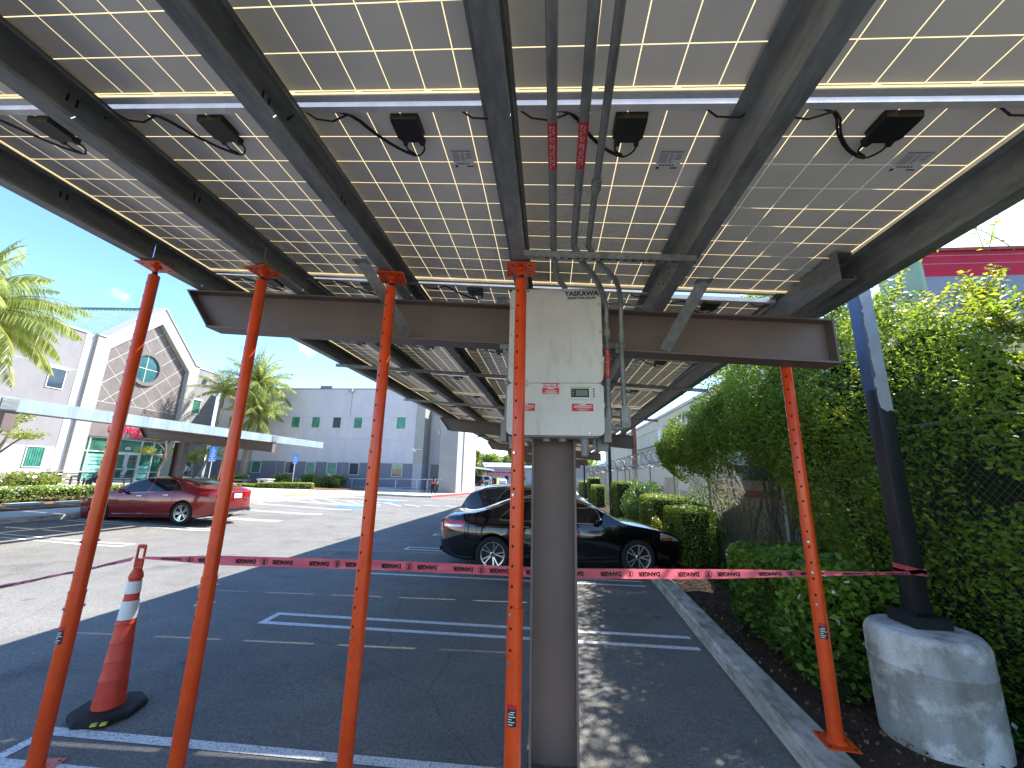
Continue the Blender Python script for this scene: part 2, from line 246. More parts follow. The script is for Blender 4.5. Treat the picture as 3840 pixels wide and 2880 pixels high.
# ---------------------------------------------------------------- mesh builder
class G:
    def __init__(s): s.v = []; s.f = []
    def add(s, vs, fs):
        k = len(s.v); s.v += [tuple(v) for v in vs]; s.f += [tuple(i + k for i in f) for f in fs]; return s
    def box(s, x0, x1, y0, y1, z0, z1):
        return s.add([(x0, y0, z0), (x1, y0, z0), (x1, y1, z0), (x0, y1, z0), (x0, y0, z1), (x1, y0, z1), (x1, y1, z1), (x0, y1, z1)],
                     [(3, 2, 1, 0), (4, 5, 6, 7), (0, 1, 5, 4), (1, 2, 6, 5), (2, 3, 7, 6), (3, 0, 4, 7)])
    def obox(s, c, d, m=None):
        m = m or Matrix.Identity(3); c = Vector(c); vs = []
        for sx, sy, sz in ((-1, -1, -1), (1, -1, -1), (1, 1, -1), (-1, 1, -1), (-1, -1, 1), (1, -1, 1), (1, 1, 1), (-1, 1, 1)):
            vs.append(c + m @ Vector((sx * d[0] / 2, sy * d[1] / 2, sz * d[2] / 2)))
        return s.add(vs, [(3, 2, 1, 0), (4, 5, 6, 7), (0, 1, 5, 4), (1, 2, 6, 5), (2, 3, 7, 6), (3, 0, 4, 7)])
    def beam(s, p0, p1, w, h, up=(0, 0, 1)):     # rectangular bar
        p0, p1 = Vector(p0), Vector(p1); d = (p1 - p0).normalized(); u = Vector(up); r = d.cross(u).normalized(); u = r.cross(d)
        vs = [p + r * a * w / 2 + u * b * h / 2 for p in (p0, p1) for a, b in ((-1, -1), (1, -1), (1, 1), (-1, 1))]
        return s.add(vs, [(0, 1, 2, 3), (7, 6, 5, 4), (0, 4, 5, 1), (1, 5, 6, 2), (2, 6, 7, 3), (3, 7, 4, 0)])
    def tube(s, pts, r, n=8, cap=True):
        pts = [Vector(p) for p in pts]; rs = r if isinstance(r, (list, tuple)) else [r] * len(pts); rings = []; ref = None
        for i, p in enumerate(pts):
            d = (pts[min(i + 1, len(pts) - 1)] - pts[max(i - 1, 0)]).normalized()
            if ref is None: ref = Vector((0, 0, 1)) if abs(d.z) < .9 else Vector((1, 0, 0))
            a = d.cross(ref).normalized(); b = a.cross(d).normalized(); ref = b
            rings.append([p + (a * math.cos(2 * PI * j / n) + b * math.sin(2 * PI * j / n)) * rs[i] for j in range(n)])
        vs = [v for rg in rings for v in rg]; fs = []
        for i in range(len(pts) - 1):
            for j in range(n):
                k = (j + 1) % n; fs.append((i * n + j, i * n + k, (i + 1) * n + k, (i + 1) * n + j))
        if cap: fs.append(tuple(range(n))[::-1]); fs.append(tuple((len(pts) - 1) * n + j for j in range(n)))
        return s.add(vs, fs)
    def lathe(s, prof, c=(0, 0, 0), n=24, axis='z', cap=True):
        vs = []; fs = []
        for (r, h) in prof:
            for j in range(n):
                a = 2 * PI * j / n; x, y = r * math.cos(a), r * math.sin(a)
                p = (x, y, h) if axis == 'z' else ((x, h, y) if axis == 'y' else (h, x, y)); vs.append((p[0] + c[0], p[1] + c[1], p[2] + c[2]))
        for i in range(len(prof) - 1):
            for j in range(n): k = (j + 1) % n; fs.append((i * n + j, i * n + k, (i + 1) * n + k, (i + 1) * n + j))
        if cap: fs.append(tuple(range(n))[::-1]); fs.append(tuple((len(prof) - 1) * n + j for j in range(n)))
        return s.add(vs, fs)
    def prism(s, poly, f0, f1):                   # poly 2D points; f0/f1 map a 2D point to 3D (two ends)
        n = len(poly); vs = [f0(p) for p in poly] + [f1(p) for p in poly]
        return s.add(vs, [tuple(range(n))[::-1], tuple(range(n, 2 * n))] + [(i, (i + 1) % n, n + (i + 1) % n, n + i) for i in range(n)])
    def quad(s, a, b, c, d): return s.add([a, b, c, d], [(0, 1, 2, 3)])
    def grid(s, fn, nu, nv):
        vs = [fn(i / nu, j / nv) for i in range(nu + 1) for j in range(nv + 1)]
        return s.add(vs, [(i * (nv + 1) + j, (i + 1) * (nv + 1) + j, (i + 1) * (nv + 1) + j + 1, i * (nv + 1) + j + 1) for i in range(nu) for j in range(nv)])
    def merge(s, o, m=None):
        return s.add([(m @ Vector(v)) if m else v for v in o.v], o.f)
def wloc(o):
    v = Vector((0, 0, 0))
    while o: v += o.location; o = o.parent
    return v
def link(o, parent, m=None):
    C.objects.link(o)
    if parent: o.parent = parent
    return o
CS = None      # when set: carport geometry is sized about the viewpoint height by this factor
def TS(v): return Vector((v[0] * CS, v[1] * CS, 1.868 + (v[2] - 1.868) * CS)) if CS else Vector(v)
def build(name, g, m, parent=None, smooth=False, local=False, origin=None, bevel=0, sharp=40):
    me = bpy.data.meshes.new(name); off = Vector((0, 0, 0))
    if CS: g.v = [tuple(TS(v)) for v in g.v] if not local else [(v[0] * CS, v[1] * CS, v[2] * CS) for v in g.v]
    if not local:
        off = Vector(origin) if origin else (wloc(parent) if parent else Vector((0, 0, 0)))
    me.from_pydata([(v[0] - off.x, v[1] - off.y, v[2] - off.z) for v in g.v], [], g.f)
    bm = bmesh.new(); bm.from_mesh(me); bmesh.ops.recalc_face_normals(bm, faces=bm.faces)
    if bevel: bmesh.ops.bevel(bm, geom=bm.edges[:], offset=bevel, segments=2, affect='EDGES', profile=.6, clamp_overlap=True)
    bm.to_mesh(me); bm.free()
    me.materials.append(m if not isinstance(m, str) else M[m])
    if smooth or bevel:
        me.polygons.foreach_set('use_smooth', [True] * len(me.polygons)); me.set_sharp_from_angle(angle=math.radians(sharp))
    o = bpy.data.objects.new(name, me)
    if not parent and not local: o.location = off
    if parent and origin is not None: o.location = off - wloc(parent)
    return link(o, parent)
def tag(o, label=None, cat=None, group=None, kind=None):
    if label: o['label'] = label
    if cat: o['category'] = cat
    if group: o['group'] = group
    if kind: o['kind'] = kind
    return o
def thing(name, loc, label, cat, group=None, rz=0):
    o = bpy.data.objects.new(name, None); o.empty_display_size = .2; o.location = TS(loc); o.rotation_euler = (0, 0, rz); C.objects.link(o)
    return tag(o, label, cat, group)
def dup(o, parent=None, label=None):
    c = o.copy(); C.objects.link(c)
    if parent: c.parent = parent
    if label: c['label'] = label
    for ch in list(o.children): dup(ch, c)
    return c
def text_g(s, size, M4, bold=0.0, extr=.0006, align='CENTER', sx=1.):
    cu = bpy.data.curves.new('t', 'FONT'); cu.body = s; cu.size = size; cu.align_x = align; cu.align_y = 'CENTER'; cu.extrude = extr; cu.offset = bold; cu.resolution_u = 3
    ob = bpy.data.objects.new('t', cu); C.objects.link(ob); bpy.context.view_layer.update()
    me = bpy.data.meshes.new_from_object(ob.evaluated_get(bpy.context.evaluated_depsgraph_get()))
    g = G(); S = M4 @ Matrix.Diagonal((sx, 1, 1, 1)); g.add([S @ v.co for v in me.vertices], [tuple(p.vertices) for p in me.polygons])
    bpy.data.objects.remove(ob); bpy.data.curves.remove(cu); bpy.data.meshes.remove(me); return g
def frame(o, ex, ey, ez=None):
    ex, ey = Vector(ex).normalized(), Vector(ey).normalized(); ez = ex.cross(ey)
    return Matrix(((ex.x, ey.x, ez.x, o[0]), (ex.y, ey.y, ez.y, o[1]), (ex.z, ey.z, ez.z, o[2]), (0, 0, 0, 1)))
# leaves: V (n,3) centres, scattered leaf quads with an 'rnd' value each
def leaves(name, P, size, m, parent, ar=.5, flat=.0, rnd=None, updir=None, rng=RNG, bend=.25):
    n = len(P); P = np.asarray(P, dtype=np.float64)
    d = rng.normal(size=(n, 3)); d[:, 2] *= .6
    if updir is not None: d = d * .45 + updir
    d /= np.linalg.norm(d, axis=1)[:, None]
    q = rng.normal(size=(n, 3)); q[:, 2] += flat * 3
    r = np.cross(d, q); r /= np.linalg.norm(r, axis=1)[:, None] + 1e-9
    nn = np.cross(r, d)
    L = (size * rng.uniform(.65, 1.3, n))[:, None]; W = L * ar
    a = P - d * L * .5; b = P + r * W * .5 + nn * L * bend * .3; c_ = P + d * L * .5 - nn * L * bend * .2; e = P - r * W * .5 + nn * L * bend * .3
    V = np.stack([a, b, c_, e], 1).reshape(-1, 3); off = np.array(wloc(parent)) if parent else 0
    V = V - off
    me = bpy.data.meshes.new(name); me.vertices.add(4 * n); me.vertices.foreach_set('co', V.ravel()); me.loops.add(4 * n); me.loops.foreach_set('vertex_index', np.arange(4 * n, dtype=np.int32))
    me.polygons.add(n); me.polygons.foreach_set('loop_start', np.arange(0, 4 * n, 4, dtype=np.int32)); me.polygons.foreach_set('loop_total', np.full(n, 4, dtype=np.int32))
    me.update(calc_edges=True)
    at = me.attributes.new('rnd', 'FLOAT', 'POINT'); rv = rng.uniform(0, 1, n) if rnd is None else np.clip(rnd, 0, 1); at.data.foreach_set('value', np.repeat(rv, 4).astype(np.float32))
    me.materials.append(M[m]); o = bpy.data.objects.new(name, me); return link(o, parent)
def nz3(P, s=1., seed=0):                          # cheap smooth 3-D noise, about -1..1
    P = np.asarray(P) * s; r = np.random.default_rng(seed); v = 0
    for k in range(5):
        f = r.normal(size=3) * (1 + .7 * k); v = v + np.sin(P @ f + r.uniform(0, 6)) / (1 + .5 * k)
    return v / 2.2
# ---------------------------------------------------------------- camera
cd = bpy.data.cameras.new('camera'); cam = bpy.data.objects.new('camera', cd); C.objects.link(cam); bpy.context.scene.camera = cam
cd.sensor_fit = 'HORIZONTAL'; cd.sensor_width = 34.6; cd.lens = 1.032 * 385 / 1024 * 34.6; cd.clip_start = .05; cd.clip_end = 5000
_y, _p, _r = .09624, .22407, -.02272
Mw = Matrix.Rotation(_y, 3, 'Z') @ Matrix.Rotation(_p, 3, 'X') @ Matrix.Rotation(_r, 3, 'Y')
ri, fw, up = Mw.col[0], Mw.col[1], Mw.col[2]
cam.matrix_world = Matrix(((ri.x, up.x, -fw.x, 0), (ri.y, up.y, -fw.y, 0), (ri.z, up.z, -fw.z, 1.868), (0, 0, 0, 1)))
# ---------------------------------------------------------------- light
sv = Vector((.68, .568, 1.)).normalized()
sd = bpy.data.lights.new('sun', 'SUN'); so = bpy.data.objects.new('sun', sd); C.objects.link(so)
sd.energy = 3.3; sd.angle = math.radians(.53); sd.color = (1, .95, .87); so.rotation_euler = sv.to_track_quat('Z', 'Y').to_euler(); so.location = (0, 0, 30)
w = bpy.data.worlds.new('World'); bpy.context.scene.world = w; w.use_nodes = True; nt = w.node_tree
bg = nt.nodes['Background']; sk = nt.nodes.new('ShaderNodeTexSky'); sk.sky_type = 'NISHITA'; sk.sun_disc = False
sk.sun_elevation = math.asin(sv.z); sk.sun_rotation = math.atan2(sv.x, sv.y); sk.ozone_density = 2.2; sk.dust_density = .2; sk.air_density = 1.0
tc = nt.nodes.new('ShaderNodeTexCoord')
# a bank of fair-weather cloud low over the right-hand side
vm = nt.nodes.new('ShaderNodeVectorMath'); vm.operation = 'DOT_PRODUCT'; vm.inputs[1].default_value = Vector((.81, .43, .40)).normalized(); nt.links.new(tc.outputs['Generated'], vm.inputs[0])
mr = nt.nodes.new('ShaderNodeMapRange'); mr.inputs['From Min'].default_value = .955; mr.inputs['From Max'].default_value = .995; nt.links.new(vm.outputs['Value'], mr.inputs['Value'])
nz = nt.nodes.new('ShaderNodeTexNoise'); nz.inputs['Scale'].default_value = 9; nz.inputs['Detail'].default_value = 8; nt.links.new(tc.outputs['Generated'], nz.inputs['Vector'])
ad = nt.nodes.new('ShaderNodeMath'); ad.operation = 'MULTIPLY_ADD'; ad.inputs[1].default_value = .30; nt.links.new(mr.outputs[0], ad.inputs[0]); nt.links.new(nz.outputs['Fac'], ad.inputs[2])
rm = nt.nodes.new('ShaderNodeMapRange'); rm.inputs['From Min'].default_value = .64; rm.inputs['From Max'].default_value = .80; nt.links.new(ad.outputs[0], rm.inputs['Value'])
hsw = nt.nodes.new('ShaderNodeHueSaturation'); hsw.inputs['Saturation'].default_value = 1.16; hsw.inputs['Hue'].default_value = .502; nt.links.new(sk.outputs[0], hsw.inputs['Color'])
mxw = nt.nodes.new('ShaderNodeMix'); mxw.data_type = 'RGBA'; nt.links.new(rm.outputs[0], mxw.inputs['Factor']); nt.links.new(hsw.outputs[0], mxw.inputs['A']); mxw.inputs['B'].default_value = (4.6, 4.8, 5.2, 1)
nt.links.new(mxw.outputs['Result'], bg.inputs['Color']); bg.inputs['Strength'].default_value = .105
vs_ = bpy.context.scene.view_settings; vs_.view_transform = 'Standard'; vs_.look = 'None'; vs_.gamma = 1; vs_.exposure = 2.1
cy = bpy.context.scene.cycles; cy.max_bounces = 8; cy.diffuse_bounces = 5; cy.transmission_bounces = 4; cy.use_denoising = True
# ================================================================ SETTING
g = G(); XS = [-400, -120, -60, -40, -27, -23, -19, -15, -11, -7, -3, 0, 3, 8, 20, 60, 150, 400]; YS = [-40, -10, 0, 5, 10, 20, 30, 40, 55, 70, 120, 300, 900, 2500]
g.add([(x, y, gz(x, y)) for x in XS for y in YS], [(i * len(YS) + j, (i + 1) * len(YS) + j, (i + 1) * len(YS) + j + 1, i * len(YS) + j + 1) for i in range(len(XS) - 1) for j in range(len(YS) - 1)])
tag(build('asphalt_lot', g, 'asphalt'), kind='structure')
def strip(G_, p0, p1, wd, dz=.004):
    p0, p1 = Vector((*p0, 0)), Vector((*p1, 0)); d = (p1 - p0); n = Vector((-d.y, d.x, 0)).normalized() * wd / 2
    ts = {0., 1.}
    for k, v in ((0, -11.), (0, -27.), (1, 10.)):
        if abs(d[k]) > 1e-6:
            t = (v - p0[k]) / d[k]
            if 0 < t < 1: ts.add(t)
    ts = sorted(ts); vs = []
    for t in ts:
        for s_ in (1, -1): q = p0 + d * t + n * s_; vs.append((q.x, q.y, gz(q.x, q.y) + dz))
    G_.add(vs, [(2 * i, 2 * i + 1, 2 * i + 3, 2 * i + 2) for i in range(len(ts) - 1)])
g = G()
for k, yc in enumerate((2.86, 5.35, 7.95, 10.4, 12.9, 15.4, 17.9, 20.4, 22.9)):
    h = .16; xr = 1.69 + .03 * max(0, yc - 8)
    strip(g, (-3.55, yc - h), (xr, yc - h), .085); strip(g, (-3.55, yc + h), (xr, yc + h), .085)
    strip(g, (-3.56, yc - h - .0425), (-3.56, yc + h + .0425), .085, .0045)
for k in range(-1, 8):                        # stalls on the far side of the aisle
    yc = 9.34 + k * 2.76; h = .165
    strip(g, (-15.3, yc - h), (-10.15, yc - h), .085); strip(g, (-15.3, yc + h), (-10.15, yc + h), .085); strip(g, (-10.15, yc - h - .04), (-10.15, yc + h + .04), .085, .0045)
for a, b in (((-15.5, 23.84), (-14.6, 23.05)), ((-15.4, 25.1), (-13.4, 23.26)), ((-14.4, 25.6), (-12.1, 23.31)), ((-13.2, 25.8), (-10.95, 23.55)), ((-12.1, 26.3), (-10, 23.9)), ((-10.7, 26.1), (-8.7, 23.7)), ((-9, 25.2), (-7.5, 23.6)), ((-7.7, 25.1), (-6.5, 24.3)), ((-6.3, 25), (-5.6, 24.4))): strip(g, a, b, .09)
strip(g, (-15.2, 22.9), (-9.5, 22.7), .09); strip(g, (-14.6, 28.8), (-8.2, 28.4), .09)
tag(build('stall_lines', g, 'road_paint'), kind='structure')
g = G(); strip(g, (-9.6, 33.0), (-3.5, 32.6), .16); tag(build('yellow_line', g, 'yellow_paint'), kind='structure')
# wheelchair symbols painted on the asphalt
def ada_mark(cx, cy_, nm):
    g = G(); s_ = .75
    for i in range(1): g.add([(cx + a * s_, cy_ + b * s_, gz(cx + a * s_, cy_ + b * s_) + .005) for a, b in ((-1, -1), (1, -1), (1, 1), (-1, 1))], [(0, 1, 2, 3)])
    tag(build('parking_symbol', g, 'blue_paint'), kind='structure')
    g = G(); z = lambda x, y: gz(x, y) + .009
    for k in range(14):
        a0, a1 = [PI * (.75 + 1.25 * (k + i) / 14) for i in (0, 1)]
        g.add([(cx + r * math.cos(a) + .05, cy_ + r * math.sin(a) - .1, z(cx, cy_)) for r, a in ((.32, a0), (.40, a0), (.40, a1), (.32, a1))], [(0, 1, 2, 3)])
    for x0, y0, x1, y1 in ((-.06, -.05, .04, .4), (-.02, .1, .25, .17), (.2, -.3, .28, .1), (-.08, .46, .06, .6), (.25, -.32, .45, -.25)): g.add([(cx + x0, cy_ + y0, z(cx, cy_)), (cx + x1, cy_ + y0, z(cx, cy_)), (cx + x1, cy_ + y1, z(cx, cy_)), (cx + x0, cy_ + y1, z(cx, cy_))], [(0, 1, 2, 3)])
    tag(build('parking_symbol_figure', g, 'road_paint'), kind='structure')
ada_mark(-10.9, 21.9, 1); ada_mark(-10.8, 27.3, 2)
# right-hand kerb, built in cast lengths with fine joints
def kx(y): return 1.69 + .045 * (y - 3.33) if y < 8 else 1.90 + .03 * (y - 8)
def section_sweep(G_, fn, ys, sec):
    for i in range(len(ys) - 1):
        a, b = ys[i], ys[i + 1]; n = len(sec); vs = []
        for yy in (a + .004, b - .004):
            for (dx, dz) in sec: x = fn(yy) + dx; vs.append((x, yy, gz(x, yy) + dz))
        G_.add(vs, [tuple(range(n))[::-1], tuple(range(n, 2 * n))] + [(k, (k + 1) % n, n + (k + 1) % n, n + k) for k in range(n)])
g = G(); ys = [.2, 1.45, 4.45, 7.45, 10.45, 13.45, 16.45, 20, 25, 30, 36, 42, 50, 60]
section_sweep(g, kx, ys, [(-.01, -.2), (0, .13), (.025, .152), (.235, .152), (.25, .14), (.25, -.2)])
tag(build('kerb', g, 'kerb'), kind='structure')
g = G(); vs = []; nx = 14; yl = [0.2 + .5 * i for i in range(30)] + [16 + 3 * i for i in range(18)]
for yy in yl:
    for k in range(nx + 1):
        x = kx(yy) + .22 + (9.5 - .0) * (k / nx) ** 1.3; h = .09 + .05 * math.sin(x * 3 + yy * 1.7) * min(1, k / 3) + .02 * math.sin(7 * x - 3 * yy) + .08 * min(1, k / 5)
        vs.append((x, yy, gz(x, yy) + h))
g.add(vs, [(i * (nx + 1) + j, i * (nx + 1) + j + 1, (i + 1) * (nx + 1) + j + 1, (i + 1) * (nx + 1) + j) for i in range(len(yl) - 1) for j in range(nx)])
tag(build('planting_bed', g, 'soil', smooth=True), kind='structure')
# left-hand raised walk (slab following the lot's rise) and its kerb edge
def slab(name, poly, h, m, skirt=.4):
    """poly: outline; triangulated on a fine grid so that it follows gz"""
    bm = bmesh.new(); vs = [bm.verts.new((p[0], p[1], 0)) for p in poly]; bm.faces.new(vs)
    for k, lim in ((0, [-60, -40, -27, -23, -19, -15, -11]), (1, [10, 20, 30, 40, 55, 70])):
        for v in lim:
            co = (v, 0, 0) if k == 0 else (0, v, 0); no = (1, 0, 0) if k == 0 else (0, 1, 0)
            bmesh.ops.bisect_plane(bm, geom=bm.verts[:] + bm.edges[:] + bm.faces[:], plane_co=co, plane_no=no)
    r = bmesh.ops.extrude_face_region(bm, geom=bm.faces[:]); top = [e for e in r['geom'] if isinstance(e, bmesh.types.BMVert)]; ts = set(top)
    for v in bm.verts: v.co.z = gz(v.co.x, v.co.y) + (h if v in ts else -skirt)
    me = bpy.data.meshes.new(name); bmesh.ops.recalc_face_normals(bm, faces=bm.faces); bm.to_mesh(me); bm.free(); me.materials.append(M[m]); o = bpy.data.objects.new(name, me); C.objects.link(o); return tag(o, kind='structure')
slab('sidewalk', [(-15.8, -5), (-15.8, 20.3), (-15.2, 24.8), (-14.7, 32.3), (-9.9, 33.6), (-8.9, 38), (-8.0, 44), (-9.5, 45.5), (-45, 46), (-60, 46), (-60, -5)], .15, 'pave')
slab('kerb_edge', [(-15.78, -5), (-15.62, -5), (-15.62, 20.3), (-15.03, 24.8), (-14.54, 32.17), (-9.78, 33.45), (-9.9, 33.6), (-14.68, 32.32), (-15.18, 24.82), (-15.78, 20.32)], .146, 'kerb')
slab('red_kerb', [(-9.9, 33.62), (-9.76, 33.45), (-8.7, 38), (-7.8, 44), (-8.0, 44.02), (-8.9, 38.02)], .154, 'red_paint')
slab('mulch_bed', [(-17.3, 1), (-17.3, 21.5), (-22.5, 21.5), (-22.5, 1)], .20, 'mulch')
slab('entry_bed', [(-17.6, 32.6), (-20.6, 31.2), (-25.4, 29.0), (-28.5, 33), (-28.5, 39.5), (-16.5, 39.5)], .19, 'mulch')
slab('facade_bed', [(-30.5, 36), (-35.8, 36.5), (-35.8, 39.4), (-29, 39.4)], .19, 'mulch')
slab('wall_bed', [(-31.5, 10), (-31.5, 26), (-35.2, 26), (-35.2, 10)], .19, 'mulch')
slab('yellow_ramp', [(-16.9, 24.0), (-15.7, 24.0), (-15.45, 27.2), (-16.9, 27.2)], .156, 'yellow_paint')
# hills far behind
g = G(); n = 60; vs = []
for i in range(n + 1):
    x = -900 + 1800 * i / n; h = 34 + 14 * math.sin(i * .55) + 8 * math.sin(i * 1.3 + 1) + 5 * math.sin(i * 2.9)
    vs += [(x, 900, -4), (x, 1000, h * .6), (x, 1150, h)]
g.add(vs, [(3 * i + j, 3 * i + 3 + j, 3 * i + 4 + j, 3 * i + 1 + j) for i in range(n) for j in (0, 1)]); tag(build('hills', g, 'hill', smooth=True, sharp=80), kind='structure')
# ================================================================ SOLAR CANOPIES
PW = [-3.40, -2.37, -1.33, -.26, .865, 2.11]      # purlin webs
PL = [-3.33, -2.32, -1.255, -.18, .945]
PWD = [1.0, 1.055, 1.035, 1.085, 1.13]        # left edge of the panel in each row
def gtop(x, k):                                  # underside of purlins = top of girder
    return 3.316 - .068 * x if k == 0 else 3.245 - .086 * x - .004 * (k - 1) * 8.6
GY = [3.25, 11.9, 20.5, 29.2, 37.9]
def drift(y): return .016 * max(0, y - 3.3)
def zpur(x, y):
    if y <= 3.3: return gtop(x, 0)
    k = min(len(GY) - 2, max(0, sum(1 for q in GY if q < y) - 1)); t = min(1.3, (y - GY[k]) / (GY[k + 1] - GY[k]))
    return gtop(x, k) * (1 - t) + gtop(x, k + 1) * t
def girder_g(k, y, dx=0, zf=None):
    g = G(); zf = zf or (lambda x: gtop(x, k)); H = .375; xl, xr = -3.50, 2.30; tf = .016; wf = .19; ch = .27   # flange width, length of the slanted end
    yf0, yf1 = y, y + wf; yw0, yw1 = y + wf / 2 - .006, y + wf / 2 + .006
    P = lambda x, d, yy: (x + dx, yy, zf(x) - d)
    def slab_(x0, x1, d0, d1, a, b, sl0=0, sl1=0):
        g.add([P(x0, d0, a), P(x1, d0, a), P(x1, d0, b), P(x0, d0, b), P(x0 + sl0, d1, a), P(x1 + sl1, d1, a), P(x1 + sl1, d1, b), P(x0 + sl0, d1, b)],
              [(0, 1, 2, 3), (7, 6, 5, 4), (0, 4, 5, 1), (1, 5, 6, 2), (2, 6, 7, 3), (3, 7, 4, 0)])
    slab_(xl, xr, .002, tf, yf0, yf1)                                  # top flange
    slab_(xl + ch, xr, H - tf, H, yf0, yf1)                            # bottom flange
    slab_(xl + .012, xr - .02, tf, H - tf, yw0, yw1, ch - .02, 0)      # web with slanted end
    g.add([P(xl, tf, yf0), P(xl, tf, yf1), P(xl + ch, H - tf, yf1), P(xl + ch, H - tf, yf0), P(xl + .014, tf, yf0), P(xl + .014, tf, yf1), P(xl + ch + .014, H - tf, yf1), P(xl + ch + .014, H - tf, yf0)],
          [(0, 1, 2, 3), (7, 6, 5, 4), (0, 4, 5, 1), (1, 5, 6, 2), (2, 6, 7, 3), (3, 7, 4, 0)])
    slab_(xr - .016, xr - .001, tf, H - tf, yf0 + .003, yf1 - .003)
    return g
def column_g(x0, x1, y0, zb, zt, dep=.21):
    g = G(); t = .017
    g.box(x0, x0 + t, y0, y0 + dep, zb, zt); g.box(x1 - t, x1, y0, y0 + dep, zb, zt); g.box(x0 + t, x1 - t, y0 + dep / 2 - .006, y0 + dep / 2 + .006, zb, zt)
    return g
def cpurlin_g(x, y0, y1, zf, xf=lambda y: 0, ext=0, flip=1, H=.203):
    """C section, web at x, opening to +x (flip -1: to -x)"""
    g = G(); w_, lp, t = .095, .024, .0035; n = max(1, int(abs(y1 - y0) / 2.2))
    sec = [(0, 0), (w_, 0), (w_, lp), (w_ - t, lp), (w_ - t, t), (t, t), (t, H - t), (w_ - t, H - t), (w_ - t, H - lp), (w_, H - lp), (w_, H), (0, H)]
    m = len(sec); vs = []
    for i in range(n + 1):
        yy = y0 + (y1 - y0) * i / n
        for a, b in sec: vs.append((x + xf(yy) + a * flip, yy, zf(x, yy) + b))
    fs = [(i * m + j, i * m + (j + 1) % m, (i + 1) * m + (j + 1) % m, (i + 1) * m + j) for i in range(n) for j in range(m)]
    # end caps as the thin section outline
    for base in (0, n * m):
        for q in ((0, 1, 4, 5), (1, 2, 3, 4), (0, 5, 6, 11), (6, 7, 10, 11), (7, 8, 9, 10)): fs.append(tuple(base + k for k in q))
    g.add(vs, fs); return g
CS = .955
def gtopS(x): return 1.868 + CS_ * (gtop(x / CS_, 0) - 1.868)
CS_ = CS
canopy = thing('solar_carport', (0, 3.3, 0), 'long carport roofed with framed solar panels on a brown steel column, seen from underneath', 'solar carport')
for k, yy in enumerate(GY):
    build('girder', girder_g(k, yy, drift(yy)), 'brown_steel', canopy)
    zt = gtop(.03, k) - .377
    build('column', column_g(-.135 + drift(yy), .203 + drift(yy), yy - .11, gz(0, yy) - .3, zt, .30), 'brown_steel', canopy)
# purlins bay by bay, with short overlaps and bolt holes at the splices
bays = [(-2.2, 3.20), (2.95, 11.9), (11.9, 20.5), (20.5, 29.2), (29.2, 41.0)]
for bi, (a, b) in enumerate(bays):
    for i, x in enumerate(PW):
        xo = 0; a2 = a
        if bi == 1: xo = -.004; a2 = 2.80
        if bi == 1 and i == 5: xo = -.17; a2 = 2.62
        if bi == 0 and i == 5: b2 = 3.42
        else: b2 = b
        if bi == 0: b2 = 2.79 if i < 5 else 3.42
        zf = (lambda X, Y: gtop(X, 0) + .001) if bi == 0 else (lambda X, Y, o=(.001 + .0015 * (bi % 2)): zpur(X, Y) + o)
        build('purlin', cpurlin_g(x + xo, a2, b2, zf, drift if bi else (lambda y: 0)), 'galv', canopy)
# bolts and slots at the splices near the first girder
g = G()
for i, x in enumerate(PW[:5]):
    zb = gtop(x, 0)
    for dy in (-.22, -.1, .08, .2):
        for dz in (.05, .10, .15): g = G(); g.lathe([(.009, 0), (.009, .008)], (x + .0035 if i < 4 else x - .0115, 2.80 + dy * .9, zb + dz), 6, 'x'); build('bolt', g, 'galv', canopy)
g = G(); xa, xb = .85, .98  # added strip that stops sun leaking beside the fifth purlin
g.add([(xa, -2.2, gtop(xa, 0) + .204), (xb, -2.2, gtop(xb, 0) + .204), (xb, 3.2, gtop(xb, 0) + .204), (xa, 3.2, gtop(xa, 0) + .204), (xa, -2.2, gtop(xa, 0) + .200), (xb, -2.2, gtop(xb, 0) + .200), (xb, 3.2, gtop(xb, 0) + .200), (xa, 3.2, gtop(xa, 0) + .200)], [(0, 1, 2, 3), (7, 6, 5, 4), (0, 4, 5, 1), (1, 5, 6, 2), (2, 6, 7, 3), (3, 7, 4, 0)]); build('light_block_strip', g, 'galv', canopy)
for i, x in enumerate(PW):
    for (a, b, dr_) in ((-2.2, 3.25, lambda y: 0), (3.25, 41, drift)):
        g = G(); xo = x - (.17 if i == 5 and b > 4 else 0); g.grid(lambda u, v: (xo - .055 + .165 * u + dr_(a + (b - a) * v), a + (b - a) * v, zpur(xo - .055 + .165 * u, a + (b - a) * v) + .2038), 1, 9); build('light_block_strip', g, 'galv', canopy)  # added strips over every purlin, blocking sun at the panel edges
g = G(); g.grid(lambda u, v: (.85 + .12 * u + drift(3.0 + 38 * v), 3.0 + 38 * v, zpur(.85 + .12 * u, 3.0 + 38 * v) + .2036), 1, 9); build('light_block_strip', g, 'galv', canopy)  # one more added light-blocking strip, for the farther bays
g = G()
for i, x in enumerate(PW[:5]):
    zb = gtop(x, 0)
    for yy in (1.38, 1.42, .62, .66, 2.1, 2.14): g = G(); g.box(x + .0036, x + .006, yy, yy + .010, zb + .135, zb + .18); build('slot', g, 'dark', canopy)
    for yy, dz in ((1.46, .03), (1.50, .02)): g = G(); g.box(x + .0036, x + .0056, yy, yy + .022, zb + dz + .012, zb + dz + .022); build('slot', g, 'alum', canopy)
